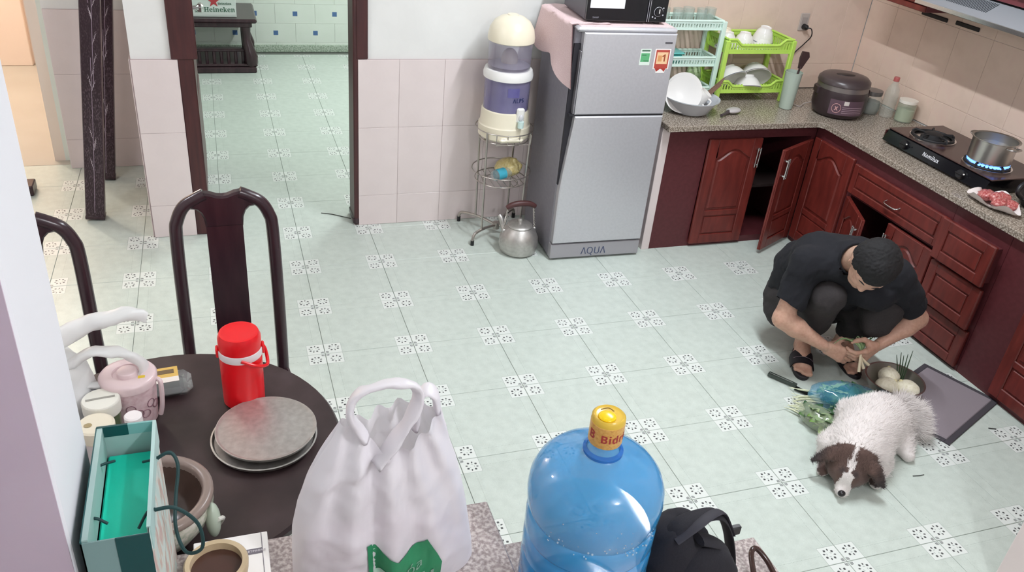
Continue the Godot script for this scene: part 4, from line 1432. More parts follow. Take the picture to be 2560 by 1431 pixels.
func water_filter() -> void:
	var c := V(1.118, 0, -1.035)
	var s := thing("filter_stand", "thin chrome wire stand carrying the water filter", "stand", c)
	var wire := mat(H("b9b2ac"), 0.3, 0.9)
	# splayed foot cross and uprights
	var feet := [V(-0.175, 0, -0.185), V(-0.18, 0, 0.13), V(0.18, 0, 0.15), V(0.17, 0, -0.185)]
	for i in 4:
		var f: Vector3 = feet[i]
		var d := f.normalized()
		part(s, "foot", rod(curve([V(0, 0.055, 0) + d * 0.02, d * 0.12 + V(0, 0.07, 0), f * 0.9 + V(0, 0.065, 0), f + V(0, 0.035, 0), f + V(0, 0.012, 0)], 5), 0.0085, 8).mesh(), wire)
		part(s, "foot_cap", MB.new().lathe([Vector2(0, 0), Vector2(0.0105, 0), Vector2(0.0105, 0.03), Vector2(0, 0.03)], 12).mesh(), M.black_plastic, "", f)
		var up: Vector3 = d * 0.155
		part(s, "upright", rod([up * 0.92 + V(0, 0.066, 0), up + V(0, 0.655, 0)], 0.006, 8).mesh(), wire)
	part(s, "hub", MB.new().lathe([Vector2(0, 0.03), Vector2(0.02, 0.03), Vector2(0.02, 0.07), Vector2(0, 0.07)], 14).mesh(), wire)
	for q in [[0.595, 0.135, 0.0035], [0.655, 0.16, 0.003], [0.35, 0.145, 0.003], [0.405, 0.165, 0.003], [0.33, 0.1, 0.002]]:
		part(s, "ring", rod(circle(V(0, q[0], 0), q[1], 36), q[2], 6, true).mesh(), wire)
	var cross := MB.new()
	for k in 7:
		var x := -0.105 + k * 0.035
		var hz := sqrt(0.145 * 0.145 - x * x)
		cross.tube([V(x, 0.35, -hz), V(x, 0.35, hz)], 0.002, 6)
	for k in 2:
		cross.tube([V(-0.13, 0.598, -0.04 + k * 0.08), V(0.13, 0.598, -0.04 + k * 0.08)], 0.0035, 6)
	part(s, "shelf_wires", cross.mesh(), wire)
	for x in [-0.055, 0.075]:
		part(s, "front_loop", rod(curve([V(x - 0.035, 0.655, 0.147), V(x - 0.035, 0.6, 0.145), V(x + 0.03, 0.6, 0.142), V(x + 0.03, 0.655, 0.147)], 1), 0.003, 6).mesh(), wire)
	# the filter itself
	var w := thing("water_filter", "tall cream and violet tinted water filter with a white tap on the wire stand", "water filter", c + V(-0.005, 0.604, 0))
	var cream: StandardMaterial3D = M.cream_plastic
	var lilac := clear(H("a39cb4"), 0.34, 0.08)
	var violet := clear(H("8b85ad"), 0.6, 0.08)
	part(w, "base", MB.new().lathe([Vector2(0, 0), Vector2(0.125, 0.0), Vector2(0.14, 0.012), Vector2(0.142, 0.075), Vector2(0.134, 0.085), Vector2(0.13, 0.155), Vector2(0.126, 0.162), Vector2(0, 0.162)], 48).mesh(), cream)
	part(w, "base_step", box(V(-0.07, 0.006, 0.1), V(0.07, 0.035, 0.15), 0.012).mesh(), cream)
	part(w, "lower_tank", MB.new().lathe([Vector2(0.122, 0.16), Vector2(0.123, 0.335)], 48).mesh(), violet, "violet tinted clear tank")
	part(w, "filter_core", MB.new().lathe([Vector2(0, 0.165), Vector2(0.05, 0.166), Vector2(0.05, 0.31), Vector2(0, 0.312)], 28).mesh(), mat(H("6a648e"), 0.4))
	part(w, "water", MB.new().lathe([Vector2(0, 0.164), Vector2(0.119, 0.164), Vector2(0.119, 0.2), Vector2(0, 0.2)], 40).mesh(), mat(H("6c6790"), 0.2))
	part(w, "collar", MB.new().lathe([Vector2(0.118, 0.328), Vector2(0.132, 0.33), Vector2(0.134, 0.352), Vector2(0.126, 0.376), Vector2(0.11, 0.378), Vector2(0, 0.378)], 48).mesh(), mat(H("f1efec"), 0.3))
	part(w, "upper_tank", MB.new().lathe([Vector2(0.113, 0.376), Vector2(0.116, 0.525)], 48).mesh(), lilac, "clear lilac upper tank")
	part(w, "tank_floor", MB.new().lathe([Vector2(0.112, 0.395), Vector2(0.06, 0.405), Vector2(0, 0.405)], 40).mesh(), mat(H("9a95a2"), 0.3))
	part(w, "ceramic_dome", MB.new().ball(V(0, 0.42, 0), V(0.045, 0.06, 0.045), 24, 12).mesh(180), mat(H("b9b0a6"), 0.6))
	part(w, "lid", MB.new().lathe([Vector2(0.117, 0.518), Vector2(0.123, 0.522), Vector2(0.123, 0.545), Vector2(0.115, 0.585), Vector2(0.093, 0.62), Vector2(0.06, 0.641), Vector2(0.03, 0.648), Vector2(0.028, 0.653), Vector2(0, 0.654)], 48).mesh(50), cream)
	var bend := func(p: Vector3) -> Vector3: return V(sin(p.x / 0.123) * (0.1236 + p.z), p.y, cos(p.x / 0.123) * (0.1236 + p.z))
	part(w, "maker_lettering", letters("ΛLPS", 0.022, 0.0008, false, true, func(p): return bend.call(p + V(0.03, 0.232, 0.0))), M.label_ink, "dark maker lettering")
	part(w, "printed_panel", MB.new().grid(8, 3, func(u, v): return bend.call(V(lerpf(-0.035, 0.03, u), lerpf(0.25, 0.3, v), 0.0))).mesh(180), mat(H("625d94"), 0.3), "dark violet printed panel")
	var tap := MB.new().box(V(-0.014, 0.085, 0.128), V(0.03, 0.165, 0.152), 0.008)
	part(w, "tap", tap.mesh(), M.white_plastic, "white tap", V(0.035, 0.03, -0.014))
	part(w, "tap_spout", MB.new().lathe([Vector2(0, 0), Vector2(0.016, 0), Vector2(0.017, 0.035), Vector2(0, 0.035)], 16).mesh(), mat(H("cfe6e0"), 0.3), "pale green spout", V(0.043, 0.093, 0.145))
	part(w, "tap_button", MB.new().ball(V(0.043, 0.145, 0.14), V(0.012, 0.018, 0.01), 14, 8).mesh(180), mat(H("d6d6da"), 0.2))
	# things on the lower shelf
	var bo := thing("water_bottle", "small clear plastic bottle with turquoise cap lying on the wire shelf", "bottle", c + V(-0.03, 0.388, 0.05))
	bo.rotation = V(0, 0.35, -1.5)
	bo.position = c + V(-0.06, 0.386, 0.055)
	part(bo, "bottle_body", MB.new().lathe([Vector2(0, 0), Vector2(0.028, 0.001), Vector2(0.031, 0.012), Vector2(0.031, 0.1), Vector2(0.014, 0.135), Vector2(0.013, 0.15)], 22).mesh(60), clear(H("cfdcdc"), 0.25, 0.05))
	part(bo, "cap", MB.new().lathe([Vector2(0.016, 0.14), Vector2(0.016, 0.157), Vector2(0, 0.158)], 18).mesh(), mat(H("2fb3c4"), 0.4), "turquoise cap")
	part(bo, "sleeve", MB.new().lathe([Vector2(0.0315, 0.02), Vector2(0.0315, 0.075)], 22).mesh(), mat(H("4ab4cc"), 0.4), "turquoise printed sleeve")
	var sp := thing("sponge_bag", "yellowish plastic bag bundled at the right of the wire shelf", "bag", c + V(0.055, 0.352, -0.03))
	var nn := FastNoiseLite.new()
	nn.seed = 12
	nn.frequency = 14.0
	var bag := MB.new().ball(V(0, 0.05, 0), V(0.075, 0.05, 0.07), 30, 18)
	bag.warp(func(p): return V(p.x, maxf(p.y, 0.002), p.z) + V(1, 1, 1) * 0.018 * nn.get_noise_3dv(p))
	part(sp, "bag_body", bag.mesh(180), noisy(77, 0.03, [[0.0, H("b39a58")], [0.5, H("d0bf86")], [1.0, H("e5dcb8")]], V(4, 4, 4), 0.3))

func kettle() -> void:
	var k := thing("kettle", "round dull aluminium kettle with raised wooden handle on the floor beside the fridge", "kettle", V(1.175, 0, -0.80))
	part(k, "body", MB.new().lathe([Vector2(0, 0.001), Vector2(0.085, 0.001), Vector2(0.1, 0.012), Vector2(0.111, 0.05), Vector2(0.108, 0.095), Vector2(0.09, 0.135), Vector2(0.068, 0.155), Vector2(0.066, 0.162), Vector2(0, 0.162)], 48).mesh(50), M.dull_alu)
	part(k, "lid", MB.new().lathe([Vector2(0.069, 0.158), Vector2(0.071, 0.164), Vector2(0.06, 0.174), Vector2(0.02, 0.182), Vector2(0.012, 0.184), Vector2(0.014, 0.196), Vector2(0.01, 0.203), Vector2(0, 0.204)], 40).mesh(50), M.dull_alu)
	part(k, "spout", rod(curve([V(-0.04, 0.07, -0.085), V(-0.055, 0.1, -0.115), V(-0.065, 0.14, -0.13), V(-0.075, 0.16, -0.145)], 5), [0.024, 0.023, 0.022, 0.021, 0.02, 0.019, 0.018, 0.017, 0.0165, 0.016, 0.0155, 0.015, 0.0145, 0.014, 0.0135, 0.013], 14).mesh(), M.dull_alu)
	var wire := mat(H("c9c3bd"), 0.35, 0.8)
	for s in [-1.0, 1.0]:
		var tw := MB.new()
		for ph in 2:
			var pts := []
			for i in 25:
				var u := i / 24.0
				var a: float = u * 26.0 + ph * PI
				pts.append(V(s * lerpf(0.094, 0.075, u), lerpf(0.13, 0.265, u), -0.01) + V(cos(a) * 0.004, 0, sin(a) * 0.004))
			tw.tube(pts, 0.0028, 6)
		part(k, "handle_wire", tw.mesh(), wire, "twisted wire handle end")
		part(k, "lug", box(V(s * 0.088 - 0.01, 0.112, -0.02), V(s * 0.088 + 0.01, 0.14, 0.0), 0.003).mesh(), M.dull_alu)
	part(k, "grip", rod(curve([V(-0.085, 0.268, -0.01), V(-0.05, 0.285, -0.01), V(0, 0.29, -0.01), V(0.05, 0.285, -0.01), V(0.085, 0.268, -0.01)], 4), [0.011, 0.013, 0.014, 0.015, 0.0155, 0.016, 0.0165, 0.0165, 0.017, 0.0165, 0.0165, 0.016, 0.0155, 0.015, 0.014, 0.013, 0.011], 14).mesh(), mat(H("4e2a2a"), 0.45), "dark red wooden grip")

# ------------------------------------------------------------------ table, chairs and what stands on the table
func chair(called: String, label: String, at: Vector3, turn: float) -> void:
	# faces +z; the back stands at z = 0
	var o := thing(called, label, "chair", at, turn, "dark wooden dining chairs")
	var w := 0.142
	var m: StandardMaterial3D = M.ebony
	# side rails with rounded shoulders, joined to the carved crest
	for s in [-1.0, 1.0]:
		var pts := curve([V(s * w * 1.02, 0.0, -0.03), V(s * w * 1.03, 0.42, 0.0), V(s * w * 1.02, 0.75, 0.0), V(s * w, 0.97, -0.025), V(s * (w - 0.008), 1.02, -0.03), V(s * (w - 0.03), 1.062, -0.032), V(s * (w - 0.065), 1.085, -0.033), V(s * 0.05, 1.098, -0.034)], 6)
		part(o, "side_rail", rod(pts, 0.0195, 12).mesh(60), m)
	var crest := PackedVector2Array()
	var top := [Vector2(-0.135, 1.035), Vector2(-0.115, 1.07), Vector2(-0.085, 1.09), Vector2(-0.058, 1.106), Vector2(-0.035, 1.102), Vector2(-0.015, 1.094), Vector2(0.0, 1.092), Vector2(0.015, 1.094), Vector2(0.035, 1.102), Vector2(0.058, 1.106), Vector2(0.085, 1.09), Vector2(0.115, 1.07), Vector2(0.135, 1.035)]
	var low := [Vector2(0.125, 1.03), Vector2(0.112, 1.048), Vector2(0.095, 1.055), Vector2(0.078, 1.052), Vector2(0.066, 1.04), Vector2(0.058, 1.02), Vector2(0.055, 0.99), Vector2(-0.055, 0.99), Vector2(-0.058, 1.02), Vector2(-0.066, 1.04), Vector2(-0.078, 1.052), Vector2(-0.095, 1.055), Vector2(-0.112, 1.048), Vector2(-0.125, 1.03)]
	for p in top:
		crest.append(p)
	for p in low:
		crest.append(p)
	part(o, "crest_rail", MB.new().prism(crest, -0.048, -0.02, 0.006).mesh(30), m)
	var sp := MB.new()
	sp.grid(1, 8, func(u, v): return V(lerpf(-0.054, 0.054, u), lerpf(0.44, 1.0, v), -0.02 + 0.012 * sin(v * PI) - 0.004))
	sp.grid(1, 8, func(u, v): return V(lerpf(0.054, -0.054, u), lerpf(0.44, 1.0, v), -0.035 + 0.012 * sin(v * PI) - 0.004))
	for s in [-1.0, 1.0]:
		sp.grid(1, 8, func(u, v): return V(s * 0.054, lerpf(0.44, 1.0, v), lerpf(-0.035, -0.02, u if s < 0 else 1.0 - u) + 0.012 * sin(v * PI) - 0.004))
	part(o, "splat", sp.mesh(30), m)
	var seat := PackedVector2Array([Vector2(-0.165, 0.0), Vector2(0.165, 0.0), Vector2(0.19, -0.36), Vector2(-0.19, -0.36)])
	part(o, "seat", MB.new().prism(seat, 0.0, 0.035, 0.008).moved(Transform3D(Basis(Vector3.RIGHT, -PI / 2), V(0, 0.42, 0.005))).mesh(20), m)
	for s in [-1.0, 1.0]:
		part(o, "leg", rod(curve([V(s * 0.165, 0.0, 0.35), V(s * 0.17, 0.2, 0.335), V(s * 0.172, 0.42, 0.335)], 4), 0.02, 10).mesh(60), m)
		part(o, "stretcher", rod([V(s * w * 1.02, 0.15, -0.02), V(s * 0.167, 0.15, 0.34)], 0.011, 8).mesh(), m)
	part(o, "apron", box(V(-0.16, 0.37, 0.325), V(0.16, 0.42, 0.345), 0.004).mesh(), m)

func build_dining() -> void:
	var c := V(-0.535, 0, 1.395)
	var t := thing("dining_table", "round dark wooden table at the lower left", "table", c)
	part(t, "table_top", MB.new().lathe([Vector2(0, 0.718), Vector2(0.395, 0.718), Vector2(0.412, 0.726), Vector2(0.414, 0.742), Vector2(0.408, 0.75), Vector2(0, 0.75)], 72).mesh(), M.table_wood)
	part(t, "apron", MB.new().lathe([Vector2(0.33, 0.64), Vector2(0.345, 0.64), Vector2(0.345, 0.72), Vector2(0.33, 0.72)], 60).mesh(), M.ebony)
	for k in 4:
		var a := PI / 4 + k * PI / 2
		var d := V(cos(a), 0, sin(a))
		part(t, "leg", rod(curve([d * 0.34, d * 0.29 + V(0, 0.25, 0), d * 0.3 + V(0, 0.5, 0), d * 0.325 + V(0, 0.72, 0)], 5), 0.026, 12).mesh(60), M.ebony)
	chair("dining_chair", "dark wooden dining chair with a broad splat seen whole behind the table", V(-0.365, 0, 0.69), 0.03)
	chair("dining_chair", "dark wooden dining chair cut off by the white wall at the left", V(-0.905, 0, 0.80), 0.1)

	var ty := 0.751
	# red flask
	var fl := thing("flask", "red insulated drinking flask with a white band and strap on the table", "flask", V(-0.352, ty, 1.232))
	var red: StandardMaterial3D = M.red_plastic
	part(fl, "body", MB.new().lathe([Vector2(0, 0.001), Vector2(0.049, 0.001), Vector2(0.053, 0.006), Vector2(0.054, 0.15), Vector2(0.05, 0.156), Vector2(0, 0.157)], 44).mesh(), red)
	part(fl, "band", MB.new().lathe([Vector2(0.0535, 0.15), Vector2(0.0555, 0.153), Vector2(0.0555, 0.170), Vector2(0.0535, 0.173)], 44).mesh(), mat(H("ece3e3"), 0.4), "white band")
	part(fl, "lid", MB.new().lathe([Vector2(0, 0.16), Vector2(0.0525, 0.165), Vector2(0.054, 0.176), Vector2(0.054, 0.205), Vector2(0.049, 0.218), Vector2(0.042, 0.2195), Vector2(0.038, 0.217), Vector2(0, 0.217)], 44).mesh(45), red)
	part(fl, "strap", rod(curve([V(0.0, 0.163, 0.056), V(0.035, 0.145, 0.056), V(0.062, 0.125, 0.028), V(0.066, 0.125, 0.0), V(0.062, 0.15, -0.012), V(0.054, 0.166, -0.012)], 5), 0.0045, 8).mesh(), red)
	for s in [-1.0, 1.0]:
		part(fl, "strap_lug", box(V(s * 0.0565 - 0.004, 0.15, -0.012), V(s * 0.0565 + 0.004, 0.178, 0.012), 0.003).mesh(), red)
	# two round trays
	for k in 2:
		var o := thing("round_tray", ["larger round aluminium tray lying under the other on the table", "smaller bright round aluminium tray lying on top of the larger one"][k], "tray", V([-0.312, -0.306][k], [ty, ty + 0.0165][k], [1.408, 1.398][k]), 0.0, "aluminium trays on the table")
		var r: float = [0.128, 0.122][k]
		part(o, "disc", MB.new().lathe([Vector2(0, 0), Vector2(r - 0.012, 0.0), Vector2(r - 0.004, 0.004), Vector2(r, 0.013), Vector2(r + 0.002, 0.0155), Vector2(r - 0.002, 0.016), Vector2(r - 0.007, 0.0075 if k == 0 else 0.013), Vector2(r * 0.6, 0.005 if k == 0 else 0.0155), Vector2(0, 0.005 if k == 0 else 0.0185)], 72).mesh(50), M.dull_alu)
	# pink food jar
	var pj := thing("food_jar", "pale pink lidded food jar with a handle on the left of the table", "jar", V(-0.622, ty, 1.255))
	var pk := mat(H("e6cfd0"), 0.3)
	part(pj, "body", MB.new().lathe([Vector2(0, 0.001), Vector2(0.052, 0.001), Vector2(0.056, 0.006), Vector2(0.063, 0.115), Vector2(0.06, 0.12), Vector2(0, 0.12)], 44).mesh(), noisy(81, 0.02, [[0.0, H("cfa9ae")], [0.45, H("dfc3c6")], [1.0, H("ead6d6")]], V(6, 6, 6), 0.3))
	part(pj, "lid", MB.new().lathe([Vector2(0.062, 0.116), Vector2(0.067, 0.12), Vector2(0.068, 0.137), Vector2(0.063, 0.144), Vector2(0.052, 0.147), Vector2(0.036, 0.146), Vector2(0.034, 0.141), Vector2(0.026, 0.141), Vector2(0.024, 0.15), Vector2(0.021, 0.153), Vector2(0, 0.154)], 48).mesh(45), pk)
	part(pj, "sticker", box(V(0.026, 0.1462, 0.022), V(0.042, 0.1474, 0.032)).mesh(), mat(H("e3c22f"), 0.4), "small yellow sticker")
	part(pj, "handle", rod(curve([V(0.062, 0.125, 0.01), V(0.074, 0.12, 0.02), V(0.072, 0.06, 0.025), V(0.064, 0.02, 0.02)], 5), 0.006, 8).mesh(), pk)
	for k in 5:
		var a := -0.4 - k * 0.28
		part(pj, "painted_loop", rod(curve(circle(V(cos(a) * 0.061, 0.06 + 0.014 * sin(k * 2.0), -sin(a) * 0.061), 0.011, 10, V(-sin(a), 0, -cos(a)), Vector3.UP), 2, true), 0.0012, 5, true).mesh(), mat(H("8f6a74"), 0.4), "dark painted loop")
	# white jars at the wall
	var j1 := thing("screw_jar", "white jar with a grooved screw lid behind the cream topped jar", "jar", V(-0.678, ty, 1.335), 0.0, "jars by the wall end")
	part(j1, "jar_body", MB.new().lathe([Vector2(0, 0.001), Vector2(0.036, 0.001), Vector2(0.038, 0.006), Vector2(0.038, 0.095), Vector2(0.034, 0.1), Vector2(0, 0.1)], 32).mesh(), clear(H("6d7f5c"), 0.7, 0.08))
	part(j1, "lid", MB.new().lathe([Vector2(0.04, 0.096), Vector2(0.043, 0.1), Vector2(0.043, 0.13), Vector2(0.04, 0.134), Vector2(0, 0.135)], 32).mesh(), mat(H("e9e7dc"), 0.35))
	part(j1, "groove", box(V(-0.032, 0.1345, -0.003), V(0.032, 0.1358, 0.003)).moved(Transform3D(Basis(Vector3.UP, 0.12), Vector3.ZERO)).mesh(), mat(H("9a988f"), 0.6))
	var j2 := thing("cream_jar", "white jar with a cream lid touching the white wall end", "jar", V(-0.682, ty, 1.422), 0.0, "jars by the wall end")
	part(j2, "jar_body", MB.new().lathe([Vector2(0, 0.001), Vector2(0.034, 0.001), Vector2(0.036, 0.006), Vector2(0.037, 0.095), Vector2(0, 0.096)], 32).mesh(), mat(H("d9cfcd"), 0.35))
	part(j2, "lid", MB.new().lathe([Vector2(0.039, 0.093), Vector2(0.041, 0.096), Vector2(0.041, 0.126), Vector2(0.037, 0.13), Vector2(0.033, 0.127), Vector2(0, 0.127)], 32).mesh(), mat(H("e8dfc9"), 0.4))
	part(j2, "lid_mark", MB.new().ball(V(-0.016, 0.128, 0.002), V(0.009, 0.0015, 0.008), 12, 6).mesh(180), mat(H("a9976f"), 0.5), "small brownish mark")
	var bt := thing("plastic_bottle", "small clear bottle with a white cap behind the teal gift bag", "bottle", V(-0.60, ty, 1.43))
	part(bt, "bottle_body", MB.new().lathe([Vector2(0, 0.001), Vector2(0.034, 0.001), Vector2(0.036, 0.008), Vector2(0.036, 0.09), Vector2(0.03, 0.108), Vector2(0.017, 0.118), Vector2(0.016, 0.126)], 28).mesh(60), clear(H("d5dad6"), 0.3, 0.05))
	part(bt, "cap", MB.new().lathe([Vector2(0.019, 0.12), Vector2(0.02, 0.124), Vector2(0.02, 0.144), Vector2(0.017, 0.147), Vector2(0, 0.147)], 24).mesh(), mat(H("f0e9e8"), 0.35))
	# clamshell food box
	var cl := thing("food_tray", "clear plastic food box with a yellow label behind the pink jar", "box", V(-0.545, ty, 1.15), 0.1)
	part(cl, "box_body", MB.new().box(V(-0.075, 0, -0.045), V(0.062, 0.04, 0.05), 0.018).mesh(60), clear(H("aab0ae"), 0.3, 0.05))
	part(cl, "contents", MB.new().box(V(-0.06, 0.004, -0.036), V(0.04, 0.026, 0.04), 0.01).mesh(), mat(H("2b2a2c"), 0.5))
	part(cl, "label", box(V(-0.07, 0.0405, -0.046), V(0.03, 0.0415, 0.0)).mesh(), mat(H("d9b35c"), 0.5), "yellow label")
	part(cl, "label_band", box(V(-0.055, 0.0412, -0.034), V(0.02, 0.0422, -0.016)).mesh(), mat(H("6f5a3c"), 0.5), "brown printed band")
	part(cl, "label_foot", box(V(-0.07, 0.0405, 0.0), V(0.03, 0.0415, 0.022)).mesh(), mat(H("e9e2da"), 0.5), "white label foot")
	# white carrier bag hanging over the left chair and the table edge
	white_bag()

func crumple(seed_: int, freq: float, amount: float) -> Callable:
	var n := FastNoiseLite.new()
	n.seed = seed_
	n.frequency = freq
	n.fractal_octaves = 3
	return func(p: Vector3) -> Vector3:
		return p + V(n.get_noise_3dv(p), n.get_noise_3dv(p + V(9, 3, 5)), n.get_noise_3dv(p + V(3, 8, 1))) * amount

func film(c: Color, alpha: float) -> StandardMaterial3D:
	var m := mat(c, 0.38)
	m.albedo_color.a = alpha
	m.transparency = BaseMaterial3D.TRANSPARENCY_ALPHA
	m.cull_mode = BaseMaterial3D.CULL_DISABLED
	m.backlight_enabled = true
	m.backlight = Color(0.5, 0.5, 0.5)
	return m

func white_bag() -> void:
	var b := thing("carrier_bag", "crumpled translucent white carrier bag with loose handles beside the white wall end", "bag", V(-0.755, 0.751, 1.245))
	var m := film(H("f1f1f0"), 0.8)
	var cr := crumple(31, 9.0, 0.02)
	var body := MB.new().ball(V(0, 0.1, 0), V(0.055, 0.12, 0.07), 36, 24)
	body.warp(func(p): return cr.call(V(p.x, maxf(p.y, 0.002), p.z)))
	part(b, "bag_body", body.mesh(180), m)
	var cr2 := crumple(32, 12.0, 0.012)
	# upper handle sticking out to the right, and the loop below it
	var hd := MB.new()
	hd.grid(18, 12, func(u, v):
		var w := lerpf(0.06, 0.022, u)
		return cr2.call(V(-0.02 + u * 0.215, 0.245 + 0.04 * sin(u * 2.6) + w * 0.5 * sin(v * TAU), -0.0 - u * 0.05 + w * 0.55 * cos(v * TAU))))
	part(b, "handle", hd.mesh(180), m)
	var lp := MB.new()
	var path := curve([V(0.0, 0.19, 0.02), V(0.06, 0.215, 0.01), V(0.13, 0.20, 0.0), V(0.165, 0.165, 0.0), V(0.16, 0.125, 0.01), V(0.10, 0.12, 0.02), V(0.04, 0.13, 0.03)], 6)
	lp.tube(path, 0.02, 10, false, true, 0.55)
	lp.warp(cr2)
	part(b, "handle_loop", lp.mesh(180), m)
	var kn := MB.new().ball(V(0.045, 0.075, 0.02), V(0.04, 0.04, 0.035), 18, 12)
	part(b, "wrapped_bundle", kn.mesh(180), mat(H("ecebf2"), 0.4), "white wrapped bundle")

# ------------------------------------------------------------------ stairs and what stands on them
func build_stairs_things() -> void:
	var s := thing("staircase", "three broad speckled granite stair treads at the bottom edge of the view", "stairs", V(0, 0, 0))
	var g: StandardMaterial3D = M.granite_pink
	part(s, "tread", box(V(-0.62, 0.785, 1.80), V(0.155, 0.815, 3.3), 0.004).mesh(), g)
	part(s, "tread", box(V(0.115, 0.63, 1.80), V(0.565, 0.66, 3.3), 0.004).mesh(), g)
	part(s, "tread", box(V(0.525, 0.467, 1.80), V(0.955, 0.497, 3.3), 0.004).mesh(), g)
	var w := MB.new()
	w.box(V(-0.6, 0, 1.86), V(0.13, 0.785, 3.28))
	w.box(V(0.13, 0, 1.86), V(0.54, 0.63, 3.28))
	w.box(V(0.54, 0, 1.86), V(0.93, 0.467, 3.28))
	part(s, "stair_body", w.mesh(), M.plaster)

	gift_bag()
	# brown rimmed pot on the table
	var p := thing("ceramic_pot", "white patterned ceramic pot with a thick brown rim behind the teal gift bag", "pot", V(-0.555, 0.751, 1.672))
	part(p, "pot_body", MB.new().lathe([Vector2(0, 0.001), Vector2(0.075, 0.001), Vector2(0.08, 0.006), Vector2(0.11, 0.05), Vector2(0.122, 0.085), Vector2(0.118, 0.108), Vector2(0.105, 0.11), Vector2(0.1, 0.06), Vector2(0.07, 0.016), Vector2(0, 0.012)], 52).mesh(50), noisy(91, 0.02, [[0.0, H("8aa08c")], [0.42, H("c9c9b6")], [0.55, H("e0dbcf")], [1.0, H("ebe6dd")]], V(5, 5, 5), 0.25))
	part(p, "rim", MB.new().lathe([Vector2(0.1, 0.1), Vector2(0.116, 0.098), Vector2(0.124, 0.106), Vector2(0.124, 0.116), Vector2(0.117, 0.122), Vector2(0.106, 0.121), Vector2(0.1, 0.114), Vector2(0.1, 0.1)], 56).mesh(60), mat(H("8d7c74"), 0.3), "thick brown rim")
	part(p, "glazed_inside", MB.new().lathe([Vector2(0, 0.02), Vector2(0.07, 0.022), Vector2(0.096, 0.062), Vector2(0.101, 0.112)], 48).mesh(60), mat(H("55443d"), 0.2), "dark brown glaze inside")
	var lug := MB.new().ball(V(0.118, 0.06, 0.045), V(0.016, 0.045, 0.026), 18, 12)
	part(p, "lug", lug.mesh(180), mat(H("b9c6b4"), 0.25), "pale green handle lug")
	part(p, "lug_loop", rod(curve([V(0.128, 0.03, 0.03), V(0.138, 0.058, 0.042), V(0.128, 0.075, 0.062)], 5), 0.005, 8).mesh(), mat(H("e6e6dc"), 0.3))
	# white box and beige cup
	var b := thing("phone_box", "flat white carton with a dark printed tag on the top granite tread", "box", V(-0.402, 0.8155, 1.915))
	part(b, "carton", box(V(-0.072, 0, -0.105), V(0.072, 0.032, 0.105), 0.0015).mesh(), mat(H("eeebe8"), 0.4))
	part(b, "edge_line", box(V(0.059, 0.0315, -0.104), V(0.0605, 0.0326, 0.104)).mesh(), mat(H("7d7880"), 0.5))
	var tg := MB.new().prism(arr2([0.014, 0.0, 0.059, 0.0, 0.059, 0.014, 0.026, 0.014]), 0.0, 0.0006).moved(Transform3D(Basis(Vector3.RIGHT, -PI / 2), V(0, 0.032, -0.048)))
	part(b, "printed_tag", tg.mesh(), mat(H("6d6870"), 0.5), "dark printed tag")
	var tx := part(b, "tag_lettering", letters("SMARTPHONE", 0.0055, 0.0003, false, true), mat(H("c9c4c9"), 0.5), "tiny pale letters")
	tx.transform = Transform3D(Basis(Vector3.RIGHT, -PI / 2), V(0.0405, 0.0329, -0.0552))
	var c := thing("tea_cup", "beige stoneware cup of dark brown tea on the white carton", "cup", V(-0.425, 0.848, 1.965))
	part(c, "cup_body", MB.new().lathe([Vector2(0, 0.033), Vector2(0.042, 0.033), Vector2(0.05, 0.05), Vector2(0.056, 0.085), Vector2(0.057, 0.1), Vector2(0.054, 0.104), Vector2(0.046, 0.102), Vector2(0.045, 0.06), Vector2(0, 0.04)], 48).mesh(50), mat(H("cdb795"), 0.4))
	part(c, "tea", MB.new().lathe([Vector2(0.0455, 0.086), Vector2(0, 0.086)], 40).mesh(), mat(H("4e332c"), 0.12), "dark brown tea")
	part(c, "saucer", MB.new().lathe([Vector2(0, 0.0), Vector2(0.042, 0.0), Vector2(0.05, 0.02), Vector2(0.05, 0.03), Vector2(0, 0.034)], 40).mesh(), mat(H("b59f7c"), 0.4))
	carrier()
	water_jug()
	backpack()
	var k := thing("cable_loop", "dark brown glossy cable loop with a metal clasp on the lowest granite tread", "cable", V(0.885, 0.4975, 1.90))
	part(k, "loop", rod(curve([V(-0.03, 0.006, 0.075), V(-0.022, 0.03, 0.03), V(-0.008, 0.05, -0.01), V(0.012, 0.052, -0.02), V(0.03, 0.036, 0.005), V(0.036, 0.02, 0.04), V(0.036, 0.007, 0.085)], 6), 0.0075, 12).mesh(), mat(H("3c2723"), 0.18))
	part(k, "cable_end", rod(curve([V(-0.03, 0.008, 0.075), V(-0.055, 0.012, 0.05), V(-0.075, 0.02, 0.02), V(-0.09, 0.022, 0.0)], 5), 0.0085, 10).mesh(), mat(H("2c2022"), 0.3))
	part(k, "clasp", MB.new().box(V(-0.108, 0.012, -0.018), V(-0.09, 0.03, 0.004), 0.004).mesh(), M.chrome, "metal clasp")

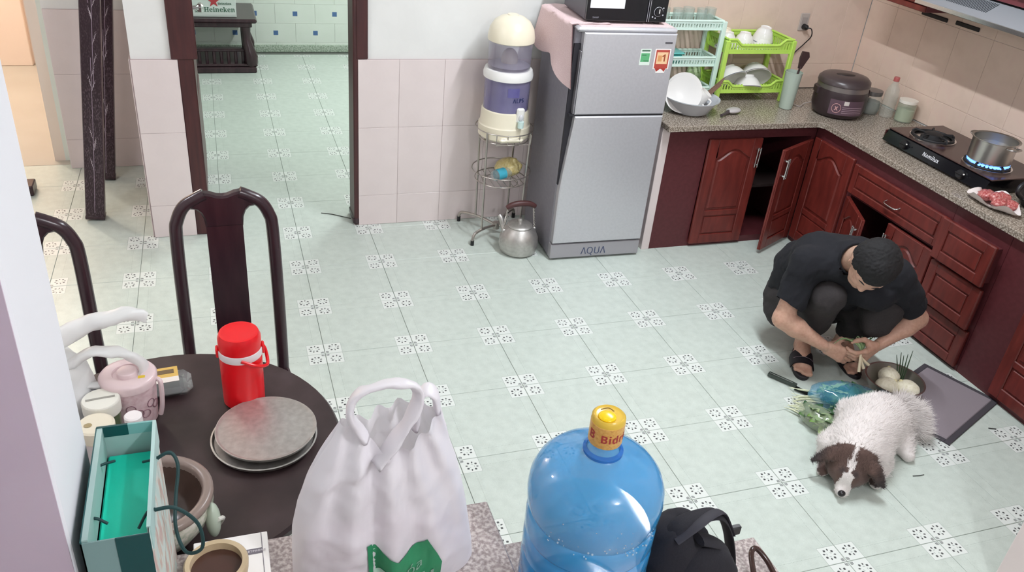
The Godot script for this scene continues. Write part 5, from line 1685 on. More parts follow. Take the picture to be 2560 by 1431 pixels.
func gift_bag() -> void:
	var x0 := -0.606
	var x1 := -0.508
	var z0 := 1.808
	var z1 := 2.082
	var y0 := 0.816
	var y1 := 1.172
	var o := thing("gift_bag", "open teal paper gift bag holding a bright turquoise box against the white wall end", "gift bag", V((x0 + x1) / 2, y0, (z0 + z1) / 2))
	var w := (x1 - x0) / 2
	var d := (z1 - z0) / 2
	var h := y1 - y0
	var pale := mat(H("a9c4c0"), 0.5)
	var teal := mat(H("134a4b"), 0.45)
	part(o, "back_panel", box(V(-w, 0, -d), V(w, h, -d + 0.0022)).mesh(), pale)
	part(o, "back_band", box(V(-w + 0.001, h - 0.022, -d - 0.001), V(w - 0.001, h + 0.0006, -d + 0.003)).mesh(), mat(H("7fb3b0"), 0.45))
	part(o, "back_band_dark", box(V(-w + 0.001, h - 0.022, -d - 0.0012), V(0.003, h + 0.001, -d + 0.0034)).mesh(), teal, "dark teal patch")
	part(o, "front_panel", box(V(-w, 0, d - 0.0022), V(w, h - 0.004, d)).mesh(), mat(H("86a4a2"), 0.5))
	part(o, "front_dark_half", box(V(0.0, 0, d - 0.001), V(w, h - 0.0035, d + 0.0012)).mesh(), teal, "dark teal half")
	part(o, "left_panel", box(V(-w, 0, -d), V(-w + 0.0022, h, d)).mesh(), mat(H("21585a"), 0.45))
	part(o, "left_inner_fold", box(V(-w + 0.002, h - 0.06, -d + 0.003), V(-w + 0.011, h, d - 0.003)).mesh(), pale)
	# right panel bulges a little and carries the print
	var rp := MB.new()
	rp.grid(10, 6, func(u, v): return V(w + 0.008 * sin(v * PI) * sin(u * PI), v * h, lerpf(d, -d, u)))
	rp.grid(10, 6, func(u, v): return V(w - 0.002 + 0.008 * sin(v * PI) * sin(u * PI), v * h, lerpf(-d, d, u)))
	part(o, "right_panel", rp.mesh(60), noisy(92, 0.012, [[0.0, H("c69a9c")], [0.35, H("cfc0b2")], [0.5, H("d3dcd6")], [1.0, H("bcd6d1")]], V(6, 2, 6), 0.5), "pale printed side panel")
	part(o, "right_top_fold", box(V(w - 0.004, h - 0.05, -d), V(w + 0.002, h + 0.001, d - 0.01)).mesh(), mat(H("b4d2ce"), 0.5))
	part(o, "inner_box", box(V(-w + 0.013, 0.004, -d + 0.012), V(w - 0.006, h - 0.058, d - 0.005), 0.003).mesh(), mat(H("10d8b8"), 0.4), "bright turquoise box inside")
	var cord := mat(H("123b3c"), 0.6)
	for z in [-0.062, 0.065]:
		part(o, "cord_end", rod(curve([V(-w - 0.004, h - 0.035, z), V(-w + 0.012, h - 0.022, z + 0.002), V(-w + 0.03, h - 0.034, z + (0.006 if z > 0 else -0.018))], 4), 0.0025, 8).mesh(), cord)
		part(o, "cord_end", rod(curve([V(w - 0.022, h - 0.04, z + (0.022 if z > 0 else -0.012)), V(w - 0.008, h - 0.028, z), V(w + 0.004, h - 0.024, z)], 4), 0.0025, 8).mesh(), cord)
	part(o, "cord_handle", rod(curve([V(w + 0.003, h - 0.026, -0.062), V(w + 0.025, h - 0.02, -0.066), V(w + 0.036, h - 0.04, -0.05), V(w + 0.028, h - 0.085, -0.02), V(w + 0.025, h - 0.12, 0.02), V(w + 0.04, h - 0.14, 0.06), V(w + 0.068, h - 0.12, 0.075), V(w + 0.066, h - 0.07, 0.068), V(w + 0.035, h - 0.028, 0.066), V(w + 0.003, h - 0.026, 0.065)], 7), 0.0032, 8).mesh(), cord, "dark green cord handle")

func carrier() -> void:
	var at := V(-0.105, 0.8155, 1.93)
	var o := thing("shopping_bag", "big white plastic shopping bag with a green print standing on the top granite tread", "shopping bag", at)
	var m := film(H("f8f3f8"), 0.88)
	var rows := [[0.0, -0.178, 0.186, 0.085], [0.04, -0.184, 0.182, 0.092], [0.1, -0.183, 0.172, 0.092], [0.16, -0.18, 0.162, 0.088], [0.22, -0.168, 0.15, 0.08], [0.275, -0.148, 0.137, 0.068], [0.32, -0.126, 0.122, 0.055], [0.36, -0.102, 0.112, 0.042], [0.40, -0.083, 0.1, 0.032], [0.43, -0.074, 0.092, 0.026]]
	var at_h := func(y: float) -> Array:
		for i in rows.size() - 1:
			if y <= rows[i + 1][0]:
				var t := clampf((y - rows[i][0]) / (rows[i + 1][0] - rows[i][0]), 0, 1)
				return [lerpf(rows[i][1], rows[i + 1][1], t), lerpf(rows[i][2], rows[i + 1][2], t), lerpf(rows[i][3], rows[i + 1][3], t)]
		return [rows[-1][1], rows[-1][2], rows[-1][3]]
	var nz := FastNoiseLite.new()
	nz.seed = 77
	nz.frequency = 5.0
	var fold := func(x: float, y: float) -> float:
		var top := clampf(y / 0.43, 0, 1)
		# folds that run down from the gathered neck, and a crease across
		var f := 0.010 * sin((x + 0.02) / (0.2 + 0.55 * (1.0 - top)) * 42.0) * (0.35 + top)
		f -= 0.014 * exp(-pow((x + 0.035 + 0.25 * (y - 0.2) * 0.1) / 0.012, 2)) * (1.0 - absf(top - 0.4))
		f += 0.012 * exp(-pow((y - 0.335 - (x + 0.02) * 0.55) / 0.014, 2))
		return f + 0.012 * nz.get_noise_2d(x * 3.0, y * 2.0)
	var front := func(x: float, y: float, lift: float) -> Vector3:
		var q: Array = at_h.call(y)
		var c: float = clampf((x - (q[0] + q[1]) / 2.0) / ((q[1] - q[0]) / 2.0), -1, 1)
		return V(x, y, q[2] * sqrt(1.0 - c * c) * 0.9 + fold.call(x, y) * sqrt(1.0 - c * c) + lift)
	var b := MB.new()
	b.grid(96, 60, func(u, v):
		var y: float = v * (0.395 - 0.05 * exp(-pow((u - 0.75) / 0.09, 2)))
		var q: Array = at_h.call(y)
		var a: float = u * TAU
		var x: float = (q[0] + q[1]) / 2.0 + (q[1] - q[0]) / 2.0 * cos(a)
		var p: Vector3 = front.call(x, y, 0.0)
		if a < PI:
			p.z = -p.z * 0.9
			return V(p.x, p.y + 0.012 * sin(x * 40) * v, p.z)
		return p)
	part(o, "bag_body", b.mesh(180), m)
	# handles
	var cr := crumple(45, 14.0, 0.006)
	var l := MB.new().tube(curve([V(-0.045, 0.37, 0.02), V(-0.066, 0.42, 0.025), V(-0.07, 0.45, 0.02), V(-0.052, 0.472, 0.015), V(0.0, 0.478, 0.012), V(0.04, 0.468, 0.012), V(0.054, 0.445, 0.015), V(0.04, 0.41, 0.028), V(0.01, 0.37, 0.035), V(-0.03, 0.325, 0.05)], 6), 0.021, 12, false, true, 0.35)
	l.warp(cr)
	part(o, "handle", l.mesh(180), m)
	var r2 := MB.new().tube(curve([V(0.055, 0.35, -0.01), V(0.06, 0.41, -0.015), V(0.072, 0.432, -0.015), V(0.09, 0.425, -0.012), V(0.1, 0.39, -0.01), V(0.108, 0.34, -0.005)], 6), 0.021, 12, false, true, 0.35)
	r2.warp(cr)
	part(o, "handle", r2.mesh(180), m)
	# what is in it, showing through as a mauve mass
	var inn := MB.new()
	for q in [[-0.09, 0.06, 0.075], [0.03, 0.065, 0.08], [0.1, 0.05, 0.06]]:
		inn.ball(V(q[0], q[1], 0), V(q[2], 0.06, 0.06), 18, 12)
	part(o, "contents", inn.mesh(60), mat(H("c58fae"), 0.6), "mauve contents showing through")
	# green print: a ragged leaf shape, white beaker and letters
	var ox := func(x: float) -> float: return -0.344 + (x + 0.344) * 0.965 - at.x
	var oy := func(y: float) -> float: return 2.205 + (y - 2.205) * 0.965 - at.y
	var tops := [Vector2(-0.148, 0.922), Vector2(-0.117, 0.897), Vector2(-0.087, 0.876), Vector2(-0.057, 0.893), Vector2(-0.027, 0.91), Vector2(-0.01, 0.875), Vector2(0.006, 0.84)]
	var pr := MB.new()
	pr.grid(30, 12, func(u, v):
		var f: float = u * (tops.size() - 1)
		var i := mini(int(f), tops.size() - 2)
		var t: Vector2 = tops[i].lerp(tops[i + 1], f - i)
		var yb := 0.70 - 0.02 * sin(u * 9)
		var lean: float = (0.9 - t.y) * 0.0
		return front.call(ox.call(t.x + lean + 0.012 * (1.0 - v) * (1.0 if u < 0.5 else -0.4)), maxf(0.004, oy.call(lerpf(yb, t.y, v))), 0.0025))
	part(o, "green_print", pr.mesh(180), mat(H("2d8a5e"), 0.5), "green printed shape")
	var wht := mat(H("bfe0cf"), 0.5)
	var bk := MB.new()
	bk.grid(16, 10, func(u, v):
		var a: float = lerpf(-0.024, 0.024, u) * (0.8 + 0.2 * v)
		var yy: float = lerpf(0.75, 0.838, v) + (0.012 * (1.0 - pow(2.0 * u - 1.0, 2)) if v > 0.95 else 0.0)
		return front.call(ox.call(-0.108 + a), maxf(0.004, oy.call(yy)), 0.0042))
	part(o, "printed_beaker", bk.mesh(180), wht, "white printed beaker")
	var dots := MB.new()
	for q in [[-0.097, 0.829, 0.006], [-0.112, 0.818, 0.004], [-0.121, 0.815, 0.004], [-0.103, 0.815, 0.004], [-0.093, 0.82, 0.003], [-0.108, 0.806, 0.005]]:
		dots.add(MB.new().grid(10, 2, func(u, v): return front.call(ox.call(q[0] + cos(u * TAU) * q[2] * v), oy.call(q[1] + sin(u * TAU) * q[2] * v), 0.0056)))
	part(o, "printed_dots", dots.mesh(180), mat(H("2f5a4b"), 0.5), "dark dots on the beaker")
	part(o, "lettering", letters("hóa", 0.024, 0.0004, false, false, func(p): return front.call(ox.call(-0.062 + p.x + 0.0 * p.y), oy.call(0.841 + p.y + p.x * 0.32), 0.0045)), wht, "pale printed word")
	part(o, "lettering", letters("NH", 0.034, 0.0004, false, true, func(p): return front.call(ox.call(-0.042 + p.x), maxf(0.003, oy.call(0.798 + p.y + p.x * 0.3)), 0.0045)), wht, "pale printed capitals")
	part(o, "lettering", letters("n", 0.022, 0.0004, false, false, func(p): return front.call(ox.call(-0.086 + p.x), oy.call(0.818 + p.y + p.x * 0.3), 0.0045)), wht, "pale printed letter")

func water_jug() -> void:
	var o := thing("water_jug", "large translucent blue water jug with a yellow sealed cap at the bottom of the view", "water jug", V(0.322, 0.661, 1.985))
	var blue := clear(H("2c9fe2"), 0.64, 0.09)
	var k := 1.02
	var prof := [Vector2(0, 0.012), Vector2(0.1, 0.004), Vector2(0.128, 0.006), Vector2(0.136, 0.03)]
	for i in 4:
		var y := 0.04 + i * 0.062
		prof.append_array([Vector2(0.138, y), Vector2(0.138, y + 0.036), Vector2(0.134, y + 0.046), Vector2(0.132, y + 0.05), Vector2(0.134, y + 0.055)])
	prof.append_array([Vector2(0.139, 0.295), Vector2(0.1415, 0.325), Vector2(0.139, 0.352), Vector2(0.129, 0.378), Vector2(0.112, 0.398), Vector2(0.088, 0.412), Vector2(0.06, 0.421), Vector2(0.041, 0.43), Vector2(0.033, 0.442), Vector2(0.031, 0.456), Vector2(0.0335, 0.462), Vector2(0.0335, 0.468), Vector2(0.029, 0.473), Vector2(0.029, 0.515)])
	part(o, "jug_body", MB.new().lathe(prof, 72).mesh(40), blue)
	part(o, "neck_ring", MB.new().lathe([Vector2(0.034, 0.43), Vector2(0.041, 0.434), Vector2(0.041, 0.44), Vector2(0.034, 0.444)], 40).mesh(60), clear(H("1f6fc4"), 0.8, 0.08))
	var drops := MB.new()
	var r := RandomNumberGenerator.new()
	r.seed = 21
	for i in 90:
		var a := r.randf_range(3.6, 5.4)
		var y := r.randf_range(0.27, 0.345)
		drops.ball(V(cos(a) * 0.1385, y, -sin(a) * 0.1385), V(1, 1, 1) * r.randf_range(0.001, 0.0026), 8, 5)
	var dr := part(o, "water_drops", drops.mesh(180), clear(H("cfe9f5"), 0.5, 0.03))
	dr.set_meta("kind", "stuff")
	part(o, "waterline", MB.new().lathe([Vector2(0.130, 0.235), Vector2(0.0, 0.235)], 56).mesh(), clear(H("2fa5c0"), 0.35, 0.05))
	var band := noisy(94, 0.03, [[0.0, H("b97f3a")], [0.4, H("d9a24e")], [1.0, H("e3bb70")]], V(8, 8, 8), 0.35)
	part(o, "seal", MB.new().lathe([Vector2(0.0335, 0.462), Vector2(0.0345, 0.465), Vector2(0.0345, 0.512), Vector2(0.0315, 0.514)], 44).mesh(), band, "shrunk amber seal around the cap")
	part(o, "cap", MB.new().lathe([Vector2(0.03, 0.468), Vector2(0.034, 0.51), Vector2(0.0335, 0.522), Vector2(0.029, 0.526), Vector2(0.025, 0.5225), Vector2(0, 0.522)], 44).mesh(50), mat(H("e6c04a"), 0.25), "yellow cap")
	part(o, "pull_tab", MB.new().ball(V(-0.006, 0.524, 0.004), V(0.018, 0.005, 0.018), 24, 8).mesh(180), mat(H("f2cf14"), 0.25), "bright yellow pull tab")
	part(o, "tab_edge", rod(curve([V(-0.012, 0.528, -0.014), V(0.004, 0.529, -0.014), V(0.012, 0.527, -0.004)], 5), 0.0012, 6).mesh(), mat(H("8a6a14"), 0.5))
	var ring := func(p: Vector3) -> Vector3: return V(sin(p.x / 0.0346 - 0.2) * (0.0348 + p.z), p.y, cos(p.x / 0.0346 - 0.2) * (0.0348 + p.z))
	part(o, "seal_lettering", letters("Bidrico", 0.018, 0.0003, false, true, func(p): return ring.call(p + V(0.022, 0.487, 0))), mat(H("a8372f"), 0.5), "red printed name on the seal")
	part(o, "seal_lettering", letters("B", 0.02, 0.0003, false, true, func(p): return ring.call(p + V(-0.041, 0.489, 0))), mat(H("a8372f"), 0.5), "red printed letters")

func backpack() -> void:
	var o := thing("backpack", "black fabric backpack with looping straps slumped beside the blue water jug", "backpack", V(0.56, 0.661, 2.0))
	var m := noisy(96, 0.08, [[0.0, H("15141a")], [1.0, H("24222b")]], V(5, 5, 5), 0.85)
	var web := mat(H("2c2a33"), 0.7)
	var cr := crumple(52, 7.0, 0.016)
	var b := MB.new().ball(V(-0.01, 0.085, 0), V(0.085, 0.12, 0.08), 36, 24)
	b.warp(func(p): return cr.call(V(p.x, maxf(p.y, 0.003), p.z)))
	part(o, "body", b.mesh(180), m)
	var fl := MB.new().ball(V(0.03, 0.08, 0.06), V(0.075, 0.08, 0.045), 28, 18)
	fl.warp(cr)
	part(o, "flap", fl.mesh(180), m)
	var st := MB.new()
	st.tube(curve([V(-0.06, 0.17, 0.02), V(-0.03, 0.205, 0.015), V(0.02, 0.212, 0.01), V(0.075, 0.195, 0.0), V(0.115, 0.14, -0.005), V(0.14, 0.07, 0.0), V(0.15, 0.0, 0.01), V(0.145, -0.08, 0.02), V(0.11, -0.14, 0.02)], 7), 0.02, 10, false, true, 0.35)
	part(o, "shoulder_strap", st.mesh(60), m)
	part(o, "webbing", MB.new().tube(curve([V(-0.05, 0.185, 0.04), V(0.0, 0.215, 0.035), V(0.05, 0.218, 0.015), V(0.09, 0.195, 0.0), V(0.13, 0.12, 0.0)], 6), 0.013, 8, false, true, 0.3).mesh(60), web, "grey webbing strap")
	part(o, "shoulder_strap", MB.new().tube(curve([V(0.0, 0.19, 0.05), V(0.05, 0.16, 0.045), V(0.095, 0.11, 0.03), V(0.11, 0.04, 0.03), V(0.1, -0.04, 0.05), V(0.07, -0.1, 0.06)], 7), 0.022, 10, false, true, 0.4).mesh(60), m)
	part(o, "buckle", box(V(0.118, 0.12, -0.006), V(0.15, 0.145, 0.008), 0.003).mesh(), M.black_plastic)

# ------------------------------------------------------------------ what lies on the floor
func build_floor_things() -> void:
	# door mat
	var yaw := 0.395
	var mt := thing("door_mat", "grey mauve door mat with a dark border lying against the dark cabinet", "mat", V(2.628, 0.0005, 0.905), yaw)
	part(mt, "pile", box(V(-0.235, 0, -0.155), V(0.235, 0.0085, 0.155), 0.003).mesh(), noisy(101, 0.15, [[0.0, H("746a70")], [0.5, H("8f858b")], [1.0, H("a59ba1")]], V(9, 9, 9), 0.95))
	var bd := MB.new()
	bd.box(V(-0.26, 0, -0.18), V(0.26, 0.0065, -0.155), 0.002)
	bd.box(V(-0.26, 0, 0.155), V(0.26, 0.0065, 0.18), 0.002)
	bd.box(V(-0.26, 0, -0.155), V(-0.235, 0.0065, 0.155), 0.002)
	bd.box(V(0.235, 0, -0.155), V(0.26, 0.0065, 0.155), 0.002)
	part(mt, "border", bd.mesh(), mat(H("454147"), 0.9), "dark border")
	# steel bowl with peeled roots
	var c := V(2.432, 0.009, 0.818)
	var bo := thing("steel_bowl", "stainless steel bowl with peeled white roots on the corner of the grey mat", "bowl", c)
	part(bo, "bowl", MB.new().lathe([Vector2(0, 0.001), Vector2(0.06, 0.001), Vector2(0.085, 0.012), Vector2(0.115, 0.055), Vector2(0.124, 0.088), Vector2(0.131, 0.09), Vector2(0.131, 0.092), Vector2(0.123, 0.091), Vector2(0.113, 0.056), Vector2(0.083, 0.015), Vector2(0, 0.004)], 52).mesh(50), M.steel)
	var root := noisy(103, 0.02, [[0.0, H("c9c1a4")], [0.5, H("e0d9c2")], [1.0, H("ebe6d6")]], V(6, 6, 6), 0.5)
	var cr := crumple(61, 9.0, 0.008)
	var names := ["left peeled white root in the steel bowl", "rear peeled white root in the steel bowl under the spring onions", "front peeled white root in the steel bowl"]
	var spots := [V(-0.045, 0.062, 0.012), V(0.012, 0.068, -0.045), V(0.036, 0.064, 0.05)]
	for k in 3:
		var b := MB.new().ball(Vector3.ZERO, V(0.05, 0.042, 0.047), 28, 18)
		b.warp(cr)
		var o := thing("peeled_root", names[k], "vegetable", c + spots[k], k * 1.1, "peeled roots in the steel bowl")
		part(o, "root", b.mesh(180), root)
		part(o, "root_tip", MB.new().ball(V(0.035, 0.026, 0.0), V(0.01, 0.008, 0.009), 10, 6).mesh(180), mat(H("d2c79c"), 0.5))
	for k in 5:
		var a := 0.5 + k * 0.5
		var o := thing("spring_onion", "dark green spring onion stalk standing up from the steel bowl, " + ["leftmost", "second from left", "middle", "second from right", "rightmost"][k] + " of five", "spring onion", c + V(0.05 + k * 0.006, 0.03, -0.035 + 0.004 * k), 0.0, "spring onions in the steel bowl")
		part(o, "stalk", rod(curve([V(0, 0, 0), V(-0.004 + k * 0.003, 0.07, -0.01), V(-0.03 + k * 0.016, 0.15 + 0.012 * sin(k * 2.0), -0.02 - 0.004 * k)], 5), [0.0035, 0.0034, 0.0033, 0.0031, 0.003, 0.0028, 0.0026, 0.0023, 0.002, 0.0016, 0.001], 7).mesh(), mat(H("2f4a2c"), 0.45))
	# knife, its blade under the blue bag
	var kn := thing("knife", "kitchen knife with a dark grey handle half under the blue bag of greens", "knife", V(1.952, 0.012, 0.563), -0.968)
	part(kn, "handle", MB.new().prism(arr2([0, -0.012, 0.12, -0.011, 0.135, -0.008, 0.135, 0.008, 0.12, 0.011, 0.0, 0.013]), -0.008, 0.008, 0.004).moved(Transform3D(Basis(Vector3.RIGHT, PI / 2), Vector3.ZERO)).mesh(30), mat(H("3d4540"), 0.4))
	part(kn, "handle_line", box(V(0.005, 0.0078, -0.0015), V(0.115, 0.0088, 0.0008)).mesh(), mat(H("a5aba5"), 0.4), "pale line along the handle")
	part(kn, "blade", MB.new().prism(arr2([0.13, -0.008, 0.3, -0.002, 0.28, 0.018, 0.23, 0.028, 0.135, 0.026]), -0.001, 0.001).moved(Transform3D(Basis(Vector3.RIGHT, PI / 2), V(0, -0.006, 0))).mesh(20), mat(H("5b615d"), 0.25, 0.9))
	greens_bag("blue_greens_bag", "crumpled blue plastic bag full of green leaves on the floor before the man", V(2.165, 0, 0.845), -0.5, V(0.155, 0.06, 0.08), H("52aace"), 0.34, 71)
	greens_bag("clear_greens_bag", "clear plastic bag of spring greens with pale roots left of the dog", V(1.962, 0, 0.935), -1.25, V(0.1, 0.046, 0.055), H("c9d6b8"), 0.3, 72)
	# bits on the floor
	single("floor_twig", rod([V(0.16, 0.0022, -1.43), V(0.22, 0.0025, -1.405), V(0.318, 0.002, -1.335)], 0.0022, 6).mesh(), mat(H("3a3a34"), 0.8), "thin dark twig on the tiles in front of the right door jamb", "twig")
	single("floor_scrap", rod([V(2.158, 0.002, 1.292), V(2.19, 0.0022, 1.297), V(2.21, 0.002, 1.296)], 0.002, 6).mesh(), mat(H("4b4f4b"), 0.8), "tiny dark scrap on the tiles right of the dog's head", "scrap")
	single("floor_scrap", rod([V(2.73, 0.002, 1.115), V(2.76, 0.002, 1.128)], 0.0025, 6).mesh(), mat(H("3b3c3a"), 0.8), "tiny dark scrap on the tiles by the mat's right corner", "scrap")

func leaf_mesh(seed_: int) -> MB:
	var b := MB.new()
	var bend := 0.25 + 0.1 * sin(seed_ * 1.7)
	b.grid(4, 8, func(u, v):
		var w: float = 0.02 * sin(PI * pow(v, 0.8)) + 0.002
		return V((u - 0.5) * 2.0 * w, 0.02 * sin(v * 3.0 * bend + 0.3) + 0.006 * absf(u - 0.5) * 2.0 + 0.003 * sin(v * 22.0 + u * 9.0), (v - 0.5) * 0.1))
	return b

func greens_bag(called: String, label: String, at: Vector3, turn: float, r: Vector3, c: Color, alpha: float, seed_: int) -> void:
	var o := thing(called, label, "bag of greens", at, turn)
	var rg := RandomNumberGenerator.new()
	rg.seed = seed_
	var greens := [mat(H("4f7a3a"), 0.6), mat(H("7fa457"), 0.6), mat(H("b9cf8f"), 0.6), mat(H("2f5a34"), 0.6)]
	var shapes := []
	for k in 4:
		shapes.append(leaf_mesh(k).mesh(180))
	# every leaf that can be picked out
	var count := 46 if r.x > 0.12 else 30
	for k in count:
		var q := V(rg.randf_range(-0.8, 0.8), rg.randf_range(0.15, 0.8), rg.randf_range(-0.75, 0.75))
		if V(q.x, 0, q.z).length() > 0.85:
			q *= 0.7
		var lf := part(o, "leaf", shapes[k % 4], greens[(k * 7) % 4])
		lf.transform = Transform3D(Basis.from_euler(V(rg.randf_range(-0.5, 0.5), rg.randf() * TAU, rg.randf_range(-0.5, 0.5))), V(q.x * r.x * 0.8, 0.012 + q.y * r.y * 1.2, q.z * r.z * 0.75))
	var stem := mat(H("dfe3c4"), 0.5)
	for k in 12:
		var a := rg.randf_range(-0.35, 0.35)
		var s := V(-0.55 * r.x, 0.016 + rg.randf() * 0.03, a * r.z)
		part(o, "stem", rod(curve([V(0.2 * r.x, 0.02 + rg.randf() * 0.03, a * r.z * 1.6), s, V(-1.15 * r.x, 0.012 + rg.randf() * 0.02, a * r.z * 1.8), V(-1.45 * r.x - rg.randf() * 0.02, 0.006 + rg.randf() * 0.01, a * r.z * 2.6)], 4), [0.003, 0.003, 0.003, 0.003, 0.003, 0.003, 0.003, 0.0028, 0.0026, 0.0022, 0.0018, 0.0014, 0.001], 6).mesh(60), stem)
	# the film, crumpled with sharp creases
	var n := FastNoiseLite.new()
	n.seed = seed_
	n.frequency = 9.0
	n.noise_type = FastNoiseLite.TYPE_CELLULAR
	n.cellular_return_type = FastNoiseLite.RETURN_DISTANCE2_SUB
	var m := MB.new().ball(V(0, r.y * 0.85, 0), V(r.x * 1.15, r.y * 1.15, r.z * 1.2), 56, 34)
	m.warp(func(p):
		var d: float = n.get_noise_3dv(p)
		var q: Vector3 = V(p.x, p.y - r.y * 0.85, p.z)
		q = q * (1.0 + 0.22 * d + 0.10)
		return V(q.x, maxf(0.003, q.y + r.y * 0.85), q.z))
	var fm := clear(c, alpha, 0.1)
	part(o, "film", m.mesh(35), fm)

# ------------------------------------------------------------------ smooth bodies: tapered capsules joined by a smooth minimum, meshed as surface nets
class Field:
	var lo := Vector3.ZERO
	var n := Vector3i.ZERO
	var cell := 0.01
	var k := 0.01
	var acc := PackedFloat32Array()

	func _init(lo_: Vector3, hi: Vector3, cell_: float, k_: float) -> void:
		lo = lo_
		cell = cell_
		k = k_
		n = Vector3i(((hi - lo_) / cell_).ceil()) + Vector3i.ONE
		acc.resize(n.x * n.y * n.z)

	# a bone from a to b with radii ra, rb; squash scales distances along one axis to flatten it
	func bone(a: Vector3, b: Vector3, ra: float, rb: float, flat := Vector3.ZERO) -> void:
		var reach := maxf(ra, rb) + k * 5.0
		var p0 := Vector3i(((a.min(b) - Vector3.ONE * reach - lo) / cell).floor()).clamp(Vector3i.ZERO, n - Vector3i.ONE)
		var p1 := Vector3i(((a.max(b) + Vector3.ONE * reach - lo) / cell).ceil()).clamp(Vector3i.ZERO, n - Vector3i.ONE)
		var ab := b - a
		var l2 := maxf(ab.length_squared(), 1e-9)
		var flatten := flat != Vector3.ZERO
		var fn := flat.normalized()
		var fk := flat.length()
		for z in range(p0.z, p1.z + 1):
			for y in range(p0.y, p1.y + 1):
				var row := (z * n.y + y) * n.x
				for x in range(p0.x, p1.x + 1):
					var p := lo + Vector3(x, y, z) * cell - a
					var t := clampf(p.dot(ab) / l2, 0.0, 1.0)
					var q := p - ab * t
					if flatten:
						q += fn * q.dot(fn) * fk
					var d := q.length() - lerpf(ra, rb, t)
					if d < k * 5.0:
						acc[row + x] += exp(-maxf(d, -0.3) / k)

	# keep only what is on the positive side of a plane (soft cut)
	func cut(o: Vector3, nn: Vector3) -> void:
		nn = nn.normalized()
		for z in n.z:
			for y in n.y:
				var row := (z * n.y + y) * n.x
				for x in n.x:
					var i := row + x
					if acc[i] > 0.0:
						var d := (lo + Vector3(x, y, z) * cell - o).dot(nn)
						if d < 0.06:
							acc[i] = minf(acc[i], exp(clampf(d / k, -20.0, 20.0)))

	func net() -> MB:
		var m := MB.new()
		var at := {}
		var f := PackedFloat32Array()
		f.resize(acc.size())
		for i in acc.size():
			f[i] = -k * log(acc[i]) if acc[i] > 1e-12 else k * 27.0
		var sx := 1
		var sy := n.x
		var sz := n.x * n.y
		var off := [0, sx, sy, sx + sy, sz, sx + sz, sy + sz, sx + sy + sz]
		var pos := [Vector3(0, 0, 0), Vector3(1, 0, 0), Vector3(0, 1, 0), Vector3(1, 1, 0), Vector3(0, 0, 1), Vector3(1, 0, 1), Vector3(0, 1, 1), Vector3(1, 1, 1)]
		var edges := [[0, 1], [2, 3], [4, 5], [6, 7], [0, 2], [1, 3], [4, 6], [5, 7], [0, 4], [1, 5], [2, 6], [3, 7]]
		for z in n.z - 1:
			for y in n.y - 1:
				var row := z * sz + y * sy
				for x in n.x - 1:
					var i := row + x
					var inside := 0
					for c in 8:
						if f[i + off[c]] < 0.0:
							inside += 1
					if inside == 0 or inside == 8:
						continue
					var s := Vector3.ZERO
					var cnt := 0
					for e in edges:
						var a := f[i + off[e[0]]]
						var b := f[i + off[e[1]]]
						if (a < 0.0) != (b < 0.0):
							s += pos[e[0]].lerp(pos[e[1]], a / (a - b))
							cnt += 1
					at[i] = m.p(lo + (Vector3(x, y, z) + s / cnt) * cell)
		for i in at.keys():
			# edges that start at this cell's first corner
			if f[i] < 0.0:
				if f[i + sx] >= 0.0:
					quad_of(m, at, i, sy, sz, false)
				if f[i + sy] >= 0.0:
					quad_of(m, at, i, sz, sx, false)
				if f[i + sz] >= 0.0:
					quad_of(m, at, i, sx, sy, false)
			else:
				if f[i + sx] < 0.0:
					quad_of(m, at, i, sy, sz, true)
				if f[i + sy] < 0.0:
					quad_of(m, at, i, sz, sx, true)
				if f[i + sz] < 0.0:
					quad_of(m, at, i, sx, sy, true)
		return m

	func quad_of(m: MB, at: Dictionary, i: int, u: int, w: int, turn: bool) -> void:
		if not (at.has(i - u) and at.has(i - w) and at.has(i - u - w)):
			return
		if turn:
			m.quad(at[i], at[i - w], at[i - u - w], at[i - u])
		else:
			m.quad(at[i], at[i - u], at[i - u - w], at[i - w])

func field_mesh(bones: Array, cell: float, k: float, cuts: Array = []) -> MB:
	var lo := Vector3.ONE * 100.0
	var hi := -lo
	for b in bones:
		var r := maxf(b[2], b[3]) + k * 2.0 + cell * 2.0
		lo = lo.min(b[0] - Vector3.ONE * r).min(b[1] - Vector3.ONE * r)
		hi = hi.max(b[0] + Vector3.ONE * r).max(b[1] + Vector3.ONE * r)
	var f := Field.new(lo, hi, cell, k)
	for b in bones:
		f.bone(b[0], b[1], b[2], b[3], b[4] if b.size() > 4 else Vector3.ZERO)
	for c in cuts:
		f.cut(c[0], c[1])
	return f.net()

